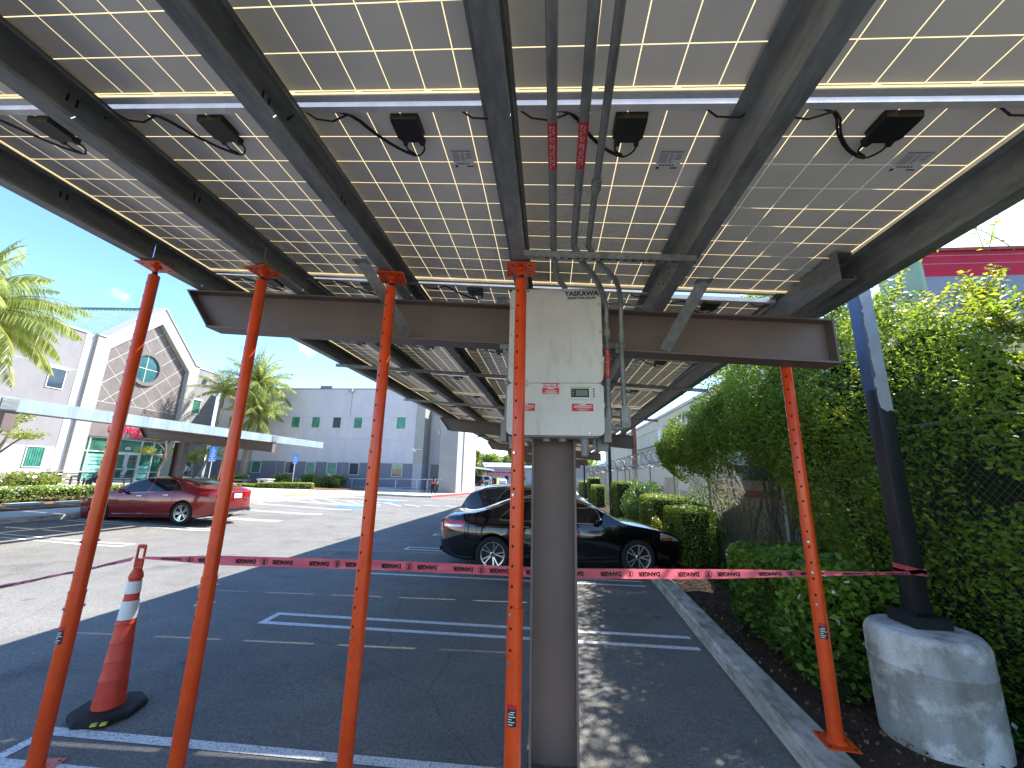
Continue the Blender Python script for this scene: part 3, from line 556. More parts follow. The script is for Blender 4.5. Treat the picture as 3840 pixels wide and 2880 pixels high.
# cross straps under the purlins (two a bay)
for yy in (5.85, 8.8, 14.8, 17.6, 23.4, 26.3, 32.1, 35.0):
    g = G(); xa, xb = PW[0] - .05 + drift(yy), PW[5] + .14 + drift(yy); za, zb = zpur(PW[0], yy) - .002, zpur(PW[5], yy) - .002
    g.add([(xa, yy, za), (xb, yy, zb), (xb, yy + .075, zb), (xa, yy + .075, za), (xa, yy, za - .004), (xb, yy, zb - .004), (xb, yy + .075, zb - .004), (xa, yy + .075, za - .004),], [(0, 1, 2, 3), (7, 6, 5, 4), (0, 4, 5, 1), (1, 5, 6, 2), (2, 6, 7, 3), (3, 7, 4, 0)])
    g.add([(xa, yy, za - .004), (xb, yy, zb - .004), (xb, yy, zb - .055), (xa, yy, za - .055), (xa, yy + .004, za - .004), (xb, yy + .004, zb - .004), (xb, yy + .004, zb - .055), (xa, yy + .004, za - .055)], [(0, 1, 2, 3), (7, 6, 5, 4), (0, 4, 5, 1), (1, 5, 6, 2), (2, 6, 7, 3), (3, 7, 4, 0)])
    build('cross_strap', g, 'galv', canopy)
# diagonal knee straps, galvanised flats from purlin to girder bottom
for (a, b) in (((-1.42, 2.62, 3.42), (-1.23, 3.235, 3.045)), ((1.10, 2.72, 3.245), (.945, 3.235, 2.895))):
    g = G(); g.beam(a, b, .085, .006, (0, -1, 0)); g.box(a[0] - .06, a[0] + .05, a[1] - .045, a[1] + .03, a[2] - .004, a[2] + .002); build('knee_strap', g, 'galv', canopy)
# white stiffener clips hung on the purlins ahead of the girder
# panels ---------------------------------------------------------
LX, LY = 1.0, 1.785
panel_mesh = {}
def panel_part(root, x, y, z, slope, first, wd=1.):
    o = None
    if 'lam' not in panel_mesh:
        g = G(); g.add([(0, 0, 0), (LX, 0, 0), (LX, LY, 0), (0, LY, 0)], [(0, 1, 2, 3)]); a = build('solar_panel', g, 'laminate', root, local=True)
        f = G(); t = .010
        for (x0, x1, y0, y1) in ((-t, LX + t, -t, 0.), (-t, LX + t, LY, LY + t), (-t, 0., 0., LY), (LX, LX + t, 0., LY)): f.box(x0, x1, y0, y1, -.030, .008)
        for (x0, x1, y0, y1) in ((0, LX, 0, .023), (0, LX, LY - .023, LY), (0, .011, .023, LY - .023), (LX - .011, LX, .023, LY - .023)): f.box(x0, x1, y0, y1, -.0300, -.0275)
        b = build('frame', f, 'alum', a, local=True); panel_mesh['lam'] = a.data; panel_mesh['fr'] = b.data; o = a
    else:
        o = bpy.data.objects.new('solar_panel', panel_mesh['lam']); link(o, root); link(bpy.data.objects.new('frame', panel_mesh['fr']), o)
    o.scale = (wd, 1, 1); o.location = TS((x, y, z)) - root.location; o.rotation_euler = (0, math.atan(slope[0]), 0) if True else None
    return o
def jbox(o, cable=1):
    # black junction box with two leads, under the near end of the panel
    if 'jb' not in panel_mesh:
        g = G(); cx, y0 = .52, .055
        pr = [(-.068, 0), (.068, 0), (.070, .02), (.070, .115), (.055, .135), (.060, .165), (.038, .165), (.034, .142), (-.028, .142), (-.034, .165), (-.056, .165), (-.052, .135), (-.070, .115), (-.070, .02)]
        g.prism(pr, lambda p: (cx + p[0], y0 + p[1], -.0012), lambda p: (cx + p[0] * .95, y0 + p[1], -.036))
        a = build('junction_box', g, 'black_plastic', o, local=True); panel_mesh['jb'] = a.data
        c = G()
        for s_, off in ((-1, 0), (1, .012)):
            p = [Vector((cx + .046 * s_, y0 + .16, -.02)), Vector((cx + .044 * s_, y0 + .20, -.026)), Vector((cx - .005, y0 + .222 + off, -.034)), Vector((cx - .08 - off, y0 + .19, -.030)), Vector((cx - .17 - off, y0 + .10, -.026)), Vector((cx - .25 - off, y0 - .012, -.026)), Vector((cx - .40, y0 - .035 - off, -.02))]
            q = [];
            for i in range(len(p) - 1):
                for t in (0, .34, .67):
                    p0, p1, p2, p3 = p[max(0, i - 1)], p[i], p[i + 1], p[min(len(p) - 1, i + 2)]
                    q.append(.5 * ((2 * p1) + (p2 - p0) * t + (2 * p0 - 5 * p1 + 4 * p2 - p3) * t * t + (3 * p1 - p0 - 3 * p2 + p3) * t ** 3))
            c.tube(q + [p[-1]], .0048, 6)
        c.tube([(.03, .016, -.02), (.09, .042, -.046), (.17, .052, -.05), (.26, .03, -.03)], .005, 5); c.tube([(.80, .016, -.02), (.86, .042, -.044), (.95, .045, -.046), (1.0, .03, -.02)], .005, 5)
        b = build('cable', c, 'cable', a, local=True); panel_mesh['cb'] = b.data
    else:
        a = link(bpy.data.objects.new('junction_box', panel_mesh['jb']), o); link(bpy.data.objects.new('cable', panel_mesh['cb']), a)
def plabel(o):
    if 'lb' not in panel_mesh:
        g = G(); x0, y0 = .69, .28; z = -.0030
        g.add([(x0, y0, z), (x0 + .115, y0, z), (x0 + .115, y0 + .13, z), (x0, y0 + .13, z)], [(0, 3, 2, 1)])
        a = build('rating_label', g, 'label_white', o, local=True); h = G(); z = -.0045
        def bar(u0, u1, v0, v1): h.add([(x0 + u0, y0 + v0, z), (x0 + u1, y0 + v0, z), (x0 + u1, y0 + v1, z), (x0 + u0, y0 + v1, z)], [(0, 3, 2, 1)])
        bar(.004, .11, .004, .009)
        for k in range(9): bar(.006, .045, .018 + k * .007, .020 + k * .007); bar(.052, .07, .018 + k * .007, .020 + k * .007)
        for k in range(5): bar(.078, .108, .020 + k * .009, .0225 + k * .009)
        for k in range(5): bar(.02 + .014 * k, .029 + .014 * k, .092, .101)
        bar(.006, .02, .108, .124); bar(.072, .108, .112, .120)
        b = build('print', h, 'label_black', a, local=True); panel_mesh['lb'] = a.data; panel_mesh['pt'] = b.data
    else:
        a = link(bpy.data.objects.new('rating_label', panel_mesh['lb']), o); link(bpy.data.objects.new('print', panel_mesh['pt']), a)
M['label_white_pl'] = M['label_white']
rest = G(); restf = G(); cnt = 0
for r in range(-1, 24):
    y = -.325 + 1.83 * r
    for i, x in enumerate(PL):
        xx = x + drift(y + .8)
        wdp = PWD[i]
        if r >= 2 and i == 4: xx -= .025; wdp = 1.0; 
        yo = .04 if (r == 2 and i == 4) else 0
        s0 = (zpur(x, y + .8) - zpur(x + 1, y + .8)); z = zpur(x, y + .8) + .2345
        if r <= 1: pass
        if r >= 2 and r <= 3 and i == 4: z -= .02
        if 0 <= r and cnt < 100:
            o = panel_part(canopy, xx, y + yo, z, (s0,), cnt == 0, wdp); cnt += 1
            if r >= 1 and r < 8: jbox(o)
            if r == 1 and i in (2, 3, 4) or r == 2 and i in (1, 2, 3): plabel(o)
        else:
            rest.add([(xx, y, z), (xx + 1, y, z - s0), (xx + 1, y + LY, z - s0), (xx, y + LY, z)], [(0, 1, 2, 3)])
            for (a0, a1, b0, b1) in ((-.01, 1.01, -.01, .018), (-.01, 1.01, LY - .018, LY + .01), (-.01, .014, .018, LY - .018), (.986, 1.01, .018, LY - .018)):
                restf.add([(xx + p, y + q, z - s0 * p - dz) for dz in (.03, -.008) for p, q in ((a0, b0), (a1, b0), (a1, b1), (a0, b1))], [(3, 2, 1, 0), (4, 5, 6, 7), (0, 1, 5, 4), (1, 2, 6, 5), (2, 3, 7, 6), (3, 0, 4, 7)])
M['cells_far'] = mat('cells_far', (.6, .59, .55), .3, 0, (3, .1))
tag(build('panel_field', rest, 'cells_far', canopy), kind='stuff'); tag(build('panel_frames', restf, 'alum', canopy), kind='stuff')
# slotted channel between purlins D and E that carries the conduits
g = G(); zc = lambda x: gtop(x, 0) - .002
def sl(x0, x1, y0, y1, d0, d1): g.add([(x0, y0, zc(x0) - d0), (x1, y0, zc(x1) - d0), (x1, y1, zc(x1) - d0), (x0, y1, zc(x0) - d0), (x0, y0, zc(x0) - d1), (x1, y0, zc(x1) - d1), (x1, y1, zc(x1) - d1), (x0, y1, zc(x0) - d1)], [(0, 1, 2, 3), (7, 6, 5, 4), (0, 4, 5, 1), (1, 5, 6, 2), (2, 6, 7, 3), (3, 7, 4, 0)])
sl(-.17, .93, 2.37, 2.374, 0, .04); sl(-.17, .93, 2.374, 2.406, .037, .041); sl(-.17, .93, 2.406, 2.41, 0, .04)
ch = build('strut_channel', g, 'galv', canopy); g = G()
for k in range(17): x = -.03 + k * .051; g.box(x, x + .027, 2.384, 2.397, zc(x) - .0425, zc(x) - .0412)
build('slot', g, 'dark', ch)
# small junction box on the girder top and the wire bundle behind the inverter
g = G(); g.box(.42, .50, 3.30, 3.38, gtop(.46, 0), gtop(.46, 0) + .13); build('pull_box', g, 'brown_steel', canopy)
g = G()
for k in range(7):
    o_ = .012 * k; g.tube([(.42, 3.235 - .004 * k, gtop(.4, 0) + .02 + .006 * (k % 3)), (.62, 3.23, gtop(.6, 0) + .028 + .007 * ((k * 2) % 4)), (.78, 3.235, gtop(.78, 0) + .012 + .01 * (k % 3)), (.90, 3.22, gtop(.9, 0) + .03 + .01 * k), (.96 + .01 * k, 3.16, gtop(.96, 0) + .05 + .012 * k)], .0045, 5)
build('wire_bundle', g, 'galv', canopy)
# ================================================================ INVERTER
def rrect(x0, x1, z0, z1, r, n=5):
    p = []
    for cx, cz, a0 in ((x1 - r, z1 - r, 0), (x0 + r, z1 - r, .5), (x0 + r, z0 + r, 1), (x1 - r, z0 + r, 1.5)):
        for i in range(n + 1): a = (a0 + .5 * i / n) * PI; p.append((cx + r * math.cos(a), cz + r * math.sin(a)))
    return p
def xz(y): return lambda p: (p[0], y, p[1])
YI = 2.93; FR = frame((0, 0, 0), (1, 0, 0), (0, 0, 1))
def txt(s, x, z, size, y=YI - .0035, bold=0, sx=1.): return text_g(s, size, frame((x, y, z), (1, 0, 0), (0, 0, 1)), bold, .0005, sx=sx)
inv = thing('inverter', (.045, 3.05, 2.155), 'large light grey inverter cabinet with a small screen, hung on the brown column', 'inverter')
g = G(); g.prism(rrect(-.295, .385, 2.175, 3.30, .03), xz(YI + .035), xz(YI + .205)); build('housing', g, 'inverter', inv)
g = G(); g.prism(rrect(-.313, .400, 2.5485, 3.315, .04), xz(YI), xz(YI + .034)); up_ = build('upper_cover', g, 'inverter', inv)
g = G(); g.prism(rrect(-.318, .400, 2.155, 2.5450, .04), xz(YI), xz(YI + .034)); lo_ = build('lower_cover', g, 'inverter', inv)
g = G()
for x, z in ((-.298, 3.16), (-.30, 2.93), (-.302, 2.69), (.384, 3.18), (.386, 2.95), (.388, 2.70), (-.17, 3.30), (.24, 3.30), (.24, 2.565), (-.17, 2.565)): g.lathe([(.0095, YI - .003), (.0075, YI - .005)], (x, 0, z), 10, 'y')
sc_ = build('cover_screws', g, 'pin', up_)
g = G()
for x, z in ((.24, 2.530), (-.17, 2.530), (.29, 2.172), (-.24, 2.172)): g.lathe([(.0095, YI - .003), (.0075, YI - .005)], (x, 0, z), 10, 'y')
build('cover_screws', g, 'pin', lo_)
g = txt('YASKAWA', .25, 3.268, .056, bold=.0016, sx=.98); g.merge(txt('SOLECTRIA SOLAR', .25, 3.232, .026, bold=.0007, sx=1.0)); build('maker_lettering', g, 'label_black', up_)
g = G(); g.prism(rrect(.115, .362, 2.415, 2.525, .008), xz(YI - .002), xz(YI)); pl = build('display_panel', g, 'white_plastic', lo_)
g = G(); g.prism(rrect(.147, .306, 2.420, 2.517, .01), xz(YI - .012), xz(YI - .002)); bz = build('display_bezel', g, 'white_plastic', pl)
g = G(); g.box(.149, .304, YI - .0135, YI - .012, 2.5085, 2.5155); build('green_stripe', g, 'green_trim', pl)
g = G(); g.box(.160, .292, YI - .0135, YI - .012, 2.436, 2.502); build('screen_surround', g, 'label_black', pl)
g = G(); g.box(.197, .282, YI - .0145, YI - .0135, 2.447, 2.491); build('screen', g, 'lcd', pl)
g = G()
for k in range(4): g.lathe([(.0075, YI - .006), (.006, YI - .008)], (.328, 0, 2.500 - k * .019), 12, 'y')
for k in range(3): g.box(.168, .182, YI - .0142, YI - .0135, 2.452 + k * .016, 2.458 + k * .016)
build('button', g, 'grey_pvc', pl)
def red_label(x0, x1, z0, z1, lines, head=None, hs=.018):
    g = G(); g.box(x0, x1, YI - .0016, YI, z0, z1); a = build('warning_label', g, 'label_red', lo_); g = G(); cx = (x0 + x1) / 2; y = YI - .0024
    if head: g.merge(txt(head, cx, z1 - hs * .62, hs, y=y, bold=.0006))
    for i, (zz, f) in enumerate(lines):
        k = 0; x = cx - (x1 - x0) * f / 2; rr = random.Random(i)
        while x < cx + (x1 - x0) * f / 2: w_ = rr.uniform(.004, .011); g.box(x, x + w_, y, y + .0005, zz - .0017, zz + .0017); x += w_ + .0016
    build('print', g, 'label_white', a)
red_label(-.052, .072, 2.5175, 2.5435, [], 'INVERTER 4', .024)
red_label(-.052, .072, 2.463, 2.509, [(2.488, .7), (2.481, .6), (2.474, .85), (2.4675, .6)], 'WARNING', .011)
red_label(.165, .322, 2.334, 2.390, [(2.376, .8), (2.3685, .72), (2.361, .85), (2.350, .55), (2.342, .35)], 'WARNING', .010)
red_label(-.262, -.108, 2.334, 2.390, [(2.376, .8), (2.3685, .72), (2.361, .85), (2.350, .55), (2.342, .35)], 'WARNING', .010)
g = G(); g.box(-.25, .36, YI + .04, YI + .23, 2.145, 2.174)
for x in (-.17, -.02, .10, .26): g.lathe([(.030, 2.12), (.030, 2.145)], (x, YI + .13, 0), 14)
build('gland_plate', g, 'grey_pvc', inv)
g = G(); g.lathe([(.030, 2.155), (.030, 2.065), (.027, 2.05), (.027, 2.02), (.021, 2.01)], (.265, YI + .11, 0), 16); g.tube([(.34, YI + .15, 2.15), (.34, YI + .15, 2.07), (.30, YI + .16, 2.06)], .012, 8); build('cable_gland', g, 'grey_pvc', inv)
g = G(); g.box(-.365, -.322, YI + .05, YI + .19, 2.11, 2.27); g.box(-.30, -.262, YI + .06, YI + .19, 2.06, 2.145); g.tube([(-.335, YI + .12, 2.27), (-.330, YI + .12, 2.45), (-.322, YI + .14, 2.9)], .014, 8); build('conduit_box', g, 'grey_pvc', inv)
g = G(); g.box(.402, .455, YI + .05, YI + .20, 2.115, 2.30); g.box(.37, .45, YI + .20, YI + .30, 2.06, 2.16); build('conduit_box', g, 'grey_pvc', inv)
g = G()
for z in (2.93,): g.box(-.42, .62, 3.208, 3.232, z - .02, z + .02)
for x in (-.36, .57): g.lathe([(.014, 3.15), (.014, 3.21)], (x, 0, 2.90), 10, 'y'); g.box(x - .03, x + .03, 3.18, 3.19, 2.86, 2.94)
build('mounting_rail', g, 'galv', inv)
# ---- conduits
def bez(pts, n=8):
    out = []
    for i in range(len(pts) - 1):
        for t in [k / n for k in range(n)]:
            p0, p1, p2, p3 = [Vector(pts[j]) for j in (max(0, i - 1), i, i + 1, min(len(pts) - 1, i + 2))]
            out.append(.5 * ((2 * p1) + (p2 - p0) * t + (2 * p0 - 5 * p1 + 4 * p2 - p3) * t * t + (3 * p1 - p0 - 3 * p2 + p3) * t ** 3))
    return out + [Vector(pts[-1])]
def conduit(pts, r, label, coup=(), caut=None):
    root = thing('conduit', pts[0], label, 'conduit', 'metal conduits running under the solar panels'); g = G(); g.tube(pts, r, 12); build('pipe', g, 'galv', root, smooth=True, sharp=50)
    for (p, d) in coup:
        g = G(); p = Vector(p); d = Vector(d).normalized(); g.tube([p - d * .045, p - d * .028, p - d * .028, p + d * .028, p + d * .028, p + d * .045], [r * 1.28, r * 1.28, r * 1.5, r * 1.5, r * 1.28, r * 1.28], 12); build('coupling', g, 'galv', root)
    return root
zq = gtop(.1, 0) + .029
ca = conduit([(-.012, -2.2, zq + .012), (.004, .9, zq + .006), (.024, 2.30, zq)] + bez([(.026, 2.38, zq), (.034, 2.50, zq - .02), (.048, 2.66, zq - .03), (.075, 2.80, zq - .015), (.118, 2.95, zq - .002), (.16, 3.12, zq - .01)], 5), .0215, 'left of the three conduits, straight, with a red caution sticker, ending behind the inverter')
cb = conduit([(.118, -2.2, zq + .008), (.140, .9, zq + .002), (.156, 2.28, zq - .002)] + bez([(.16, 2.36, zq - .004), (.22, 2.48, zq - .05), (.285, 2.60, zq - .055), (.345, 2.74, zq - .055), (.402, 2.88, zq - .08), (.442, 2.985, zq - .15), (.448, 3.02, 3.06), (.448, 3.02, 2.98)], 5) + [(.445, 3.02, 2.62), (.440, 3.02, 2.30)], .0215, 'middle conduit with a red caution sticker, bending down tight beside the inverter', [((.448, 3.02, 2.965), (0, 0, 1)), ((.440, 3.02, 2.33), (0, 0, 1))])
cc = conduit([(.218, -2.2, zq + .004), (.222, .9, zq), (.248, 2.28, zq - .006)] + bez([(.252, 2.36, zq - .008), (.33, 2.48, zq - .05), (.40, 2.58, zq - .065), (.472, 2.70, zq - .07), (.525, 2.84, zq - .09), (.558, 2.97, zq - .15), (.56, 3.0, 3.08), (.56, 3.0, 2.98)], 5) + [(.556, 3.0, 2.92), (.556, 3.0, 2.62), (.562, 3.0, 2.34)], .0180, 'thinnest and rightmost of the three conduits, with no sticker, ending in an oval fitting', [((.240, 1.80, zq - .004), (.03, 1, 0)), ((.556, 3.0, 2.92), (0, 0, 1))])
g = G(); g.prism([(.562 + .033 * math.cos(a) , 2.30 + (.05 if math.sin(a) > 0 else -.05) + .033 * math.sin(a)) for a in [2 * PI * k / 20 for k in range(20)]], xz(2.965), xz(3.02)); build('oval_fitting', g, 'galv', cc)
g = G(); g.tube([(.562, 3.0, 2.235), (.52, 3.0, 2.222), (.455, 3.0, 2.222)], .018, 10); g.tube([(.515, 3.0, 2.222), (.49, 3.0, 2.222)], .026, 10); build('elbow', g, 'galv', cc)
def caution(root, axis_pts, r, horizontal, lng):
    p0, p1 = Vector(axis_pts[0]), Vector(axis_pts[1]); d = (p1 - p0).normalized(); vd = (Vector((0, 0, 1.868)) - (p0 + p1) / 2); vd = (vd - d * vd.dot(d)).normalized(); sd_ = d.cross(vd)
    g = G(); nn = 10
    for k in range(nn): 
        a0, a1 = [-1.25 + 2.5 * (k + i) / nn for i in (0, 1)]; R_ = r + .0012
        q = [(math.sin(a) * sd_ + math.cos(a) * vd) * R_ for a in (a0, a1)]; g.add([p0 + q[0], p0 + q[1], p1 + q[1], p1 + q[0]], [(0, 1, 2, 3)])
    a = build('caution_label', g, 'label_red', root); L_ = (p1 - p0).length
    t = text_g('CAUTION SOLAR CIRCUIT', .026, Matrix.Identity(4), .0007, .0003, sx=1.); xs = [v[0] for v in t.v]; k_ = L_ * .92 / (max(xs) - min(xs)); out = []
    c0 = (p0 + p1) / 2
    for v in t.v:
        u, h = v[0] * k_, v[1] * 1.15; an = h / r
        out.append(c0 + d * u + (math.sin(an) * sd_ + math.cos(an) * vd) * (r + .002))
    t.v = [tuple(v) for v in out]; build('print', t, 'label_white', a)
caution(ca, ((.011, 1.405, zq + .004), (.0155, 1.665, zq + .002)), .0215, 1, .26); caution(cb, ((.1455, 1.405, zq), (.149, 1.665, zq)), .0215, 1, .26); caution(cb, ((.447, 3.02, 2.83), (.445, 3.02, 2.605)), .0215, 0, .2)
CS = None
# ================================================================ SHORING PROPS
def prop(x, y, z0, z1, outer_top, pins, label_z, lab, yaw=0., second=None, hid=False):
    root = thing('shoring_prop', (x, y, z0), lab, 'steel prop', 'orange steel props shoring up the carport', yaw)
    P = lambda nm, g, m, par=root, **k: build(nm, g, m, par, local=True, **k)
    h = z1 - z0; ro, rm, ri_ = .0455, .0415, .0385
    def plate(zz, s_=1):
        g = G(); a = .098; g.prism([(-a, -a), (a, -a), (a, a), (-a, a)], lambda p: (p[0], p[1], zz), lambda p: (p[0], p[1], zz + .008 * s_)); return g
    bp = P('base_plate', plate(0), 'orange_steel'); g = G()
    for sx in (-1, 1):
        for sy in (-1, 1): g.lathe([(.009, .0082), (.009, .0092)], (sx * .075, sy * .075, 0), 10)
    P('plate_hole', g, 'dark', bp)
    g = G(); g.lathe([(.060, .008), (.047, .024)], n=20); P('collar', g, 'orange_steel', bp)
    g = G(); g.lathe([(ro, .008), (ro, outer_top - .012), (ro * 1.04, outer_top - .012), (ro * 1.04, outer_top), (rm, outer_top)], n=28); ot = P('outer_tube', g, 'orange_steel', smooth=True)
    top = h - .085
    g = G(); st = outer_top
    if second: g.lathe([(rm, st), (rm, second - .01), (rm * 1.04, second - .01), (rm * 1.04, second), (ri_, second)], n=26); P('middle_tube', g, 'orange_steel', smooth=True); st = second; g = G()
    g.lathe([(ri_, st), (ri_, top - .006), (ri_ * .93, top)], n=26); P('inner_tube', g, 'orange_steel', smooth=True)
    # holes, as dark discs set into the wall, two rows
    g = G(); z = .92
    while z < top - .03:
        r = ro if z < outer_top - .01 else (rm if second and z < second - .01 else ri_)
        for an in (-PI / 2 - .55, PI / 2 - .55):
            c = Vector((math.cos(an), math.sin(an), 0)); u = Vector((-math.sin(an), math.cos(an), 0)); n_ = 12; vs = []
            for rr, dd in ((.0078, .0006),):
                for k in range(n_):
                    a = 2 * PI * k / n_; w_ = .0078 * math.cos(a); dep = r - math.sqrt(r * r - w_ * w_); vs.append(c * (r + .0008 - dep) + u * w_ + Vector((0, 0, z + .0088 * math.sin(a))))
            g = G(); g.add(vs, [tuple(range(n_))]); P('pin_hole', g, 'dark')
        z += .108
    g = G()
    for z in pins:
        an = -PI / 2 - .55; c = Vector((math.cos(an), math.sin(an), 0)); r = ro if z < outer_top else rm
        g.tube([c * (r - .002) + Vector((0, 0, z)), c * (r + .010) + Vector((0, 0, z))], .0085, 10); g.tube([-c * (r - .002) + Vector((0, 0, z)), -c * (r + .010) + Vector((0, 0, z))], .0085, 10)
    if pins: P('pin', g, 'pin')
    if label_z:
        g = G(); nn = 8; r = ro + .0012; a0 = -PI / 2 - .75
        for k in range(nn):
            q = [(r * math.cos(a0 + 1.1 * (k + i) / nn), r * math.sin(a0 + 1.1 * (k + i) / nn)) for i in (0, 1)]; g.add([(*q[0], label_z - .06), (*q[1], label_z - .06), (*q[1], label_z + .04), (*q[0], label_z + .04)], [(0, 1, 2, 3)])
        lb = P('label', g, 'label_black'); g = G(); r += .001
        def band(z0_, z1_, f0, f1):
            for k in range(6):
                q = [(r * math.cos(a0 + 1.1 * (f0 + (f1 - f0) * (k + i) / 6)), r * math.sin(a0 + 1.1 * (f0 + (f1 - f0) * (k + i) / 6))) for i in (0, 1)]; g.add([(*q[0], z0_), (*q[1], z0_), (*q[1], z1_), (*q[0], z1_)], [(0, 1, 2, 3)])
        for zz, a, b in ((-.052, .1, .6), (-.04, .1, .8), (-.028, .1, .5), (-.016, .1, .9), (-.004, .1, .7), (.006, .3, .8)): band(label_z + zz, label_z + zz + .004, a, b)
        P('print', g, 'label_white', lb); g = G(); band(label_z + .02, label_z + .04, 0, 1); P('header', g, 'label_red', lb)
    g = G(); g.lathe([(.019, top - .002), (.019, top + .028)], n=16); P('screw', g, 'black_plastic', smooth=True)
    tp = P('top_plate', plate(h - .010), 'orange_steel'); g = G(); g.lathe([(.015, top + .028), (.015, h - .03), (.036, h - .024), (.036, h - .010)], n=20); P('swivel', g, 'orange_steel', tp)
    g = G()
    for sx in (-1, 1):
        for sy in (-1, 1): g.box(sx * .058 - .010, sx * .058 + .010, sy * .062 - .004, sy * .062 + .004, h - .0112, h - .0102)
    g.lathe([(.006, h - .0112), (.006, h - .0102)], (.0, -.062, 0), 8); P('plate_hole', g, 'dark', tp)
    return root
pr_ = lambda x, y, *a, **k: prop(x, y, 0, gtopS(x) - .003, *a, **k)
pr_(-3.20, 2.675, 1.03, [.93, 1.35], .78, 'leftmost orange prop, with a small black label, left of the traffic cone', 0.15, 1.93)
pr_(-2.262, 2.685, 1.16, [.99, 1.10], 0, 'second orange prop from the left, standing just right of the traffic cone', -.1, 2.02)
pr_(-1.205, 2.70, 1.30, [.86, .75], 0, 'third orange prop from the left, in front of the grey office wing', .2, 2.02)
pr_(-.194, 2.50, 1.13, [1.1, .86, 1.75, 2.0], .62, 'orange prop standing in front of the inverter, close to the brown column', .1, 2.06)
prop(1.935, 3.345, gz(1.9, 3.3) + .153, gtopS(1.935) - .02, 1.12, [1.07, .86, 1.28], .70, 'rightmost and shortest orange prop, its square foot standing on the concrete kerb', -.1, 1.46)
# ================================================================ DANGER TAPE
def ribbon_pt(path, s_):
    for i in range(len(path) - 1):
        a, b = Vector(path[i]), Vector(path[i + 1]); L_ = (b - a).length
        if s_ <= L_ or i == len(path) - 2: return a.lerp(b, s_ / L_), (b - a).normalized()
        s_ -= L_
def tape(name, path, wds, label, marks=True, phase=0., twist=None):
    root = thing(name, path[0], label, 'barrier tape', 'red danger tape strung between posts'); path = bez(path, 6); Lt = sum((path[i + 1] - path[i]).length for i in range(len(path) - 1)); n = 160; g = G(); vs = []
    def fr(s_):
        p, d = ribbon_pt(path, s_); t = s_ / Lt; wd = wds(t); tw = (twist(t) if twist else 0); upv = Vector((0, math.sin(tw), math.cos(tw))); upv = (upv - d * upv.dot(d)).normalized(); return p, d, upv, wd
    for i in range(n + 1):
        p, d, u, wd = fr(Lt * i / n); m_ = d.cross(u); fold = .003 * math.sin(i * .23) + .002 * math.sin(i * .71)
        for k in range(5): f = k / 4 - .5; vs.append(p + u * wd * f + m_ * (fold * math.sin(f * 6 + i * .05) ))
    g.add(vs, [(5 * i + k, 5 * i + k + 1, 5 * i + 6 + k, 5 * i + 5 + k) for i in range(n) for k in range(4)]); b = build('film', g, 'tape', root, smooth=True, sharp=80)
    if marks:
        t0 = text_g('DANGER', .043, Matrix.Identity(4), .0024, .0002, sx=.95); G_ = G(); s_ = .12 + phase; k = 0
        S0 = text_g('S', .040, Matrix.Identity(4), .0024, .0002)
        for q in range(24):
            a, b2 = [2 * PI * (q + i) / 24 for i in (0, 1)]
            for r0, r1 in ((.0245, .0280), (.0200, .0218)): S0.add([(r * math.cos(an), r * math.sin(an), 0) for r, an in ((r0, a), (r1, a), (r1, b2), (r0, b2))], [(0, 1, 2, 3)])
        while s_ < Lt - .1:
            for src, off in ([(t0, 0)] if k % 2 else [(t0, 0), (S0, .15)]):
                if s_ + off > Lt - .08: continue
                vv = []
                for v in src.v:
                    p, d, u, wd = fr(s_ + off - v[0]); sc = min(1, wd / .072); vv.append(p - u * v[1] * sc - Vector((0, 1, 0)) * .0042)
                G_.add(vv, src.f)
            s_ += .30; k += 1
        build('print', G_, 'label_black', b)
    return root
tp1 = tape('danger_tape', [(-3.33, 3.21, 1.135), (-2.9, 3.26, 1.128), (-2.0, 3.38, 1.115), (-1.0, 3.47, 1.105), (.05, 3.52, 1.095), (1.1, 3.50, 1.135), (1.9, 3.47, 1.18), (2.45, 3.46, 1.205), (2.69, 3.47, 1.215)],
     lambda t: .074 * (.28 + .72 * sm(0, .12, t)) * (1 - .72 * sm(.72, .98, t)), 'long red danger tape stretched from the traffic cone to the black pole', True, .12, lambda t: .35 * (1 - sm(0, .1, t)) + .5 * sm(.75, 1, t))
g = G()
for zz, tl in ((1.215, .02), (1.25, -.03), (1.222, -.015)):
    q = .066; pth = [(2.745 - q, 3.545 - q, zz), (2.745 + q, 3.545 - q, zz + tl), (2.745 + q, 3.545 + q, zz + tl), (2.745 - q, 3.545 + q, zz)]
    for i in range(4):
        a, b = pth[i], pth[(i + 1) % 4]; g.add([(a[0], a[1], a[2] - .014), (b[0], b[1], b[2] - .014), (b[0], b[1], b[2] + .014), (a[0], a[1], a[2] + .014)], [(0, 1, 2, 3)])
build('knot_wrap', g, 'tape', tp1)
tape('danger_tape', [(-3.40, 3.20, 1.125), (-3.9, 3.20, 1.005), (-4.6, 3.2, .85), (-5.4, 3.2, .67), (-6.6, 3.2, .40)], lambda t: .042, 'short narrow twisted length of red danger tape running left from the traffic cone', True, .1, lambda t: .8 + .3 * math.sin(t * 9))
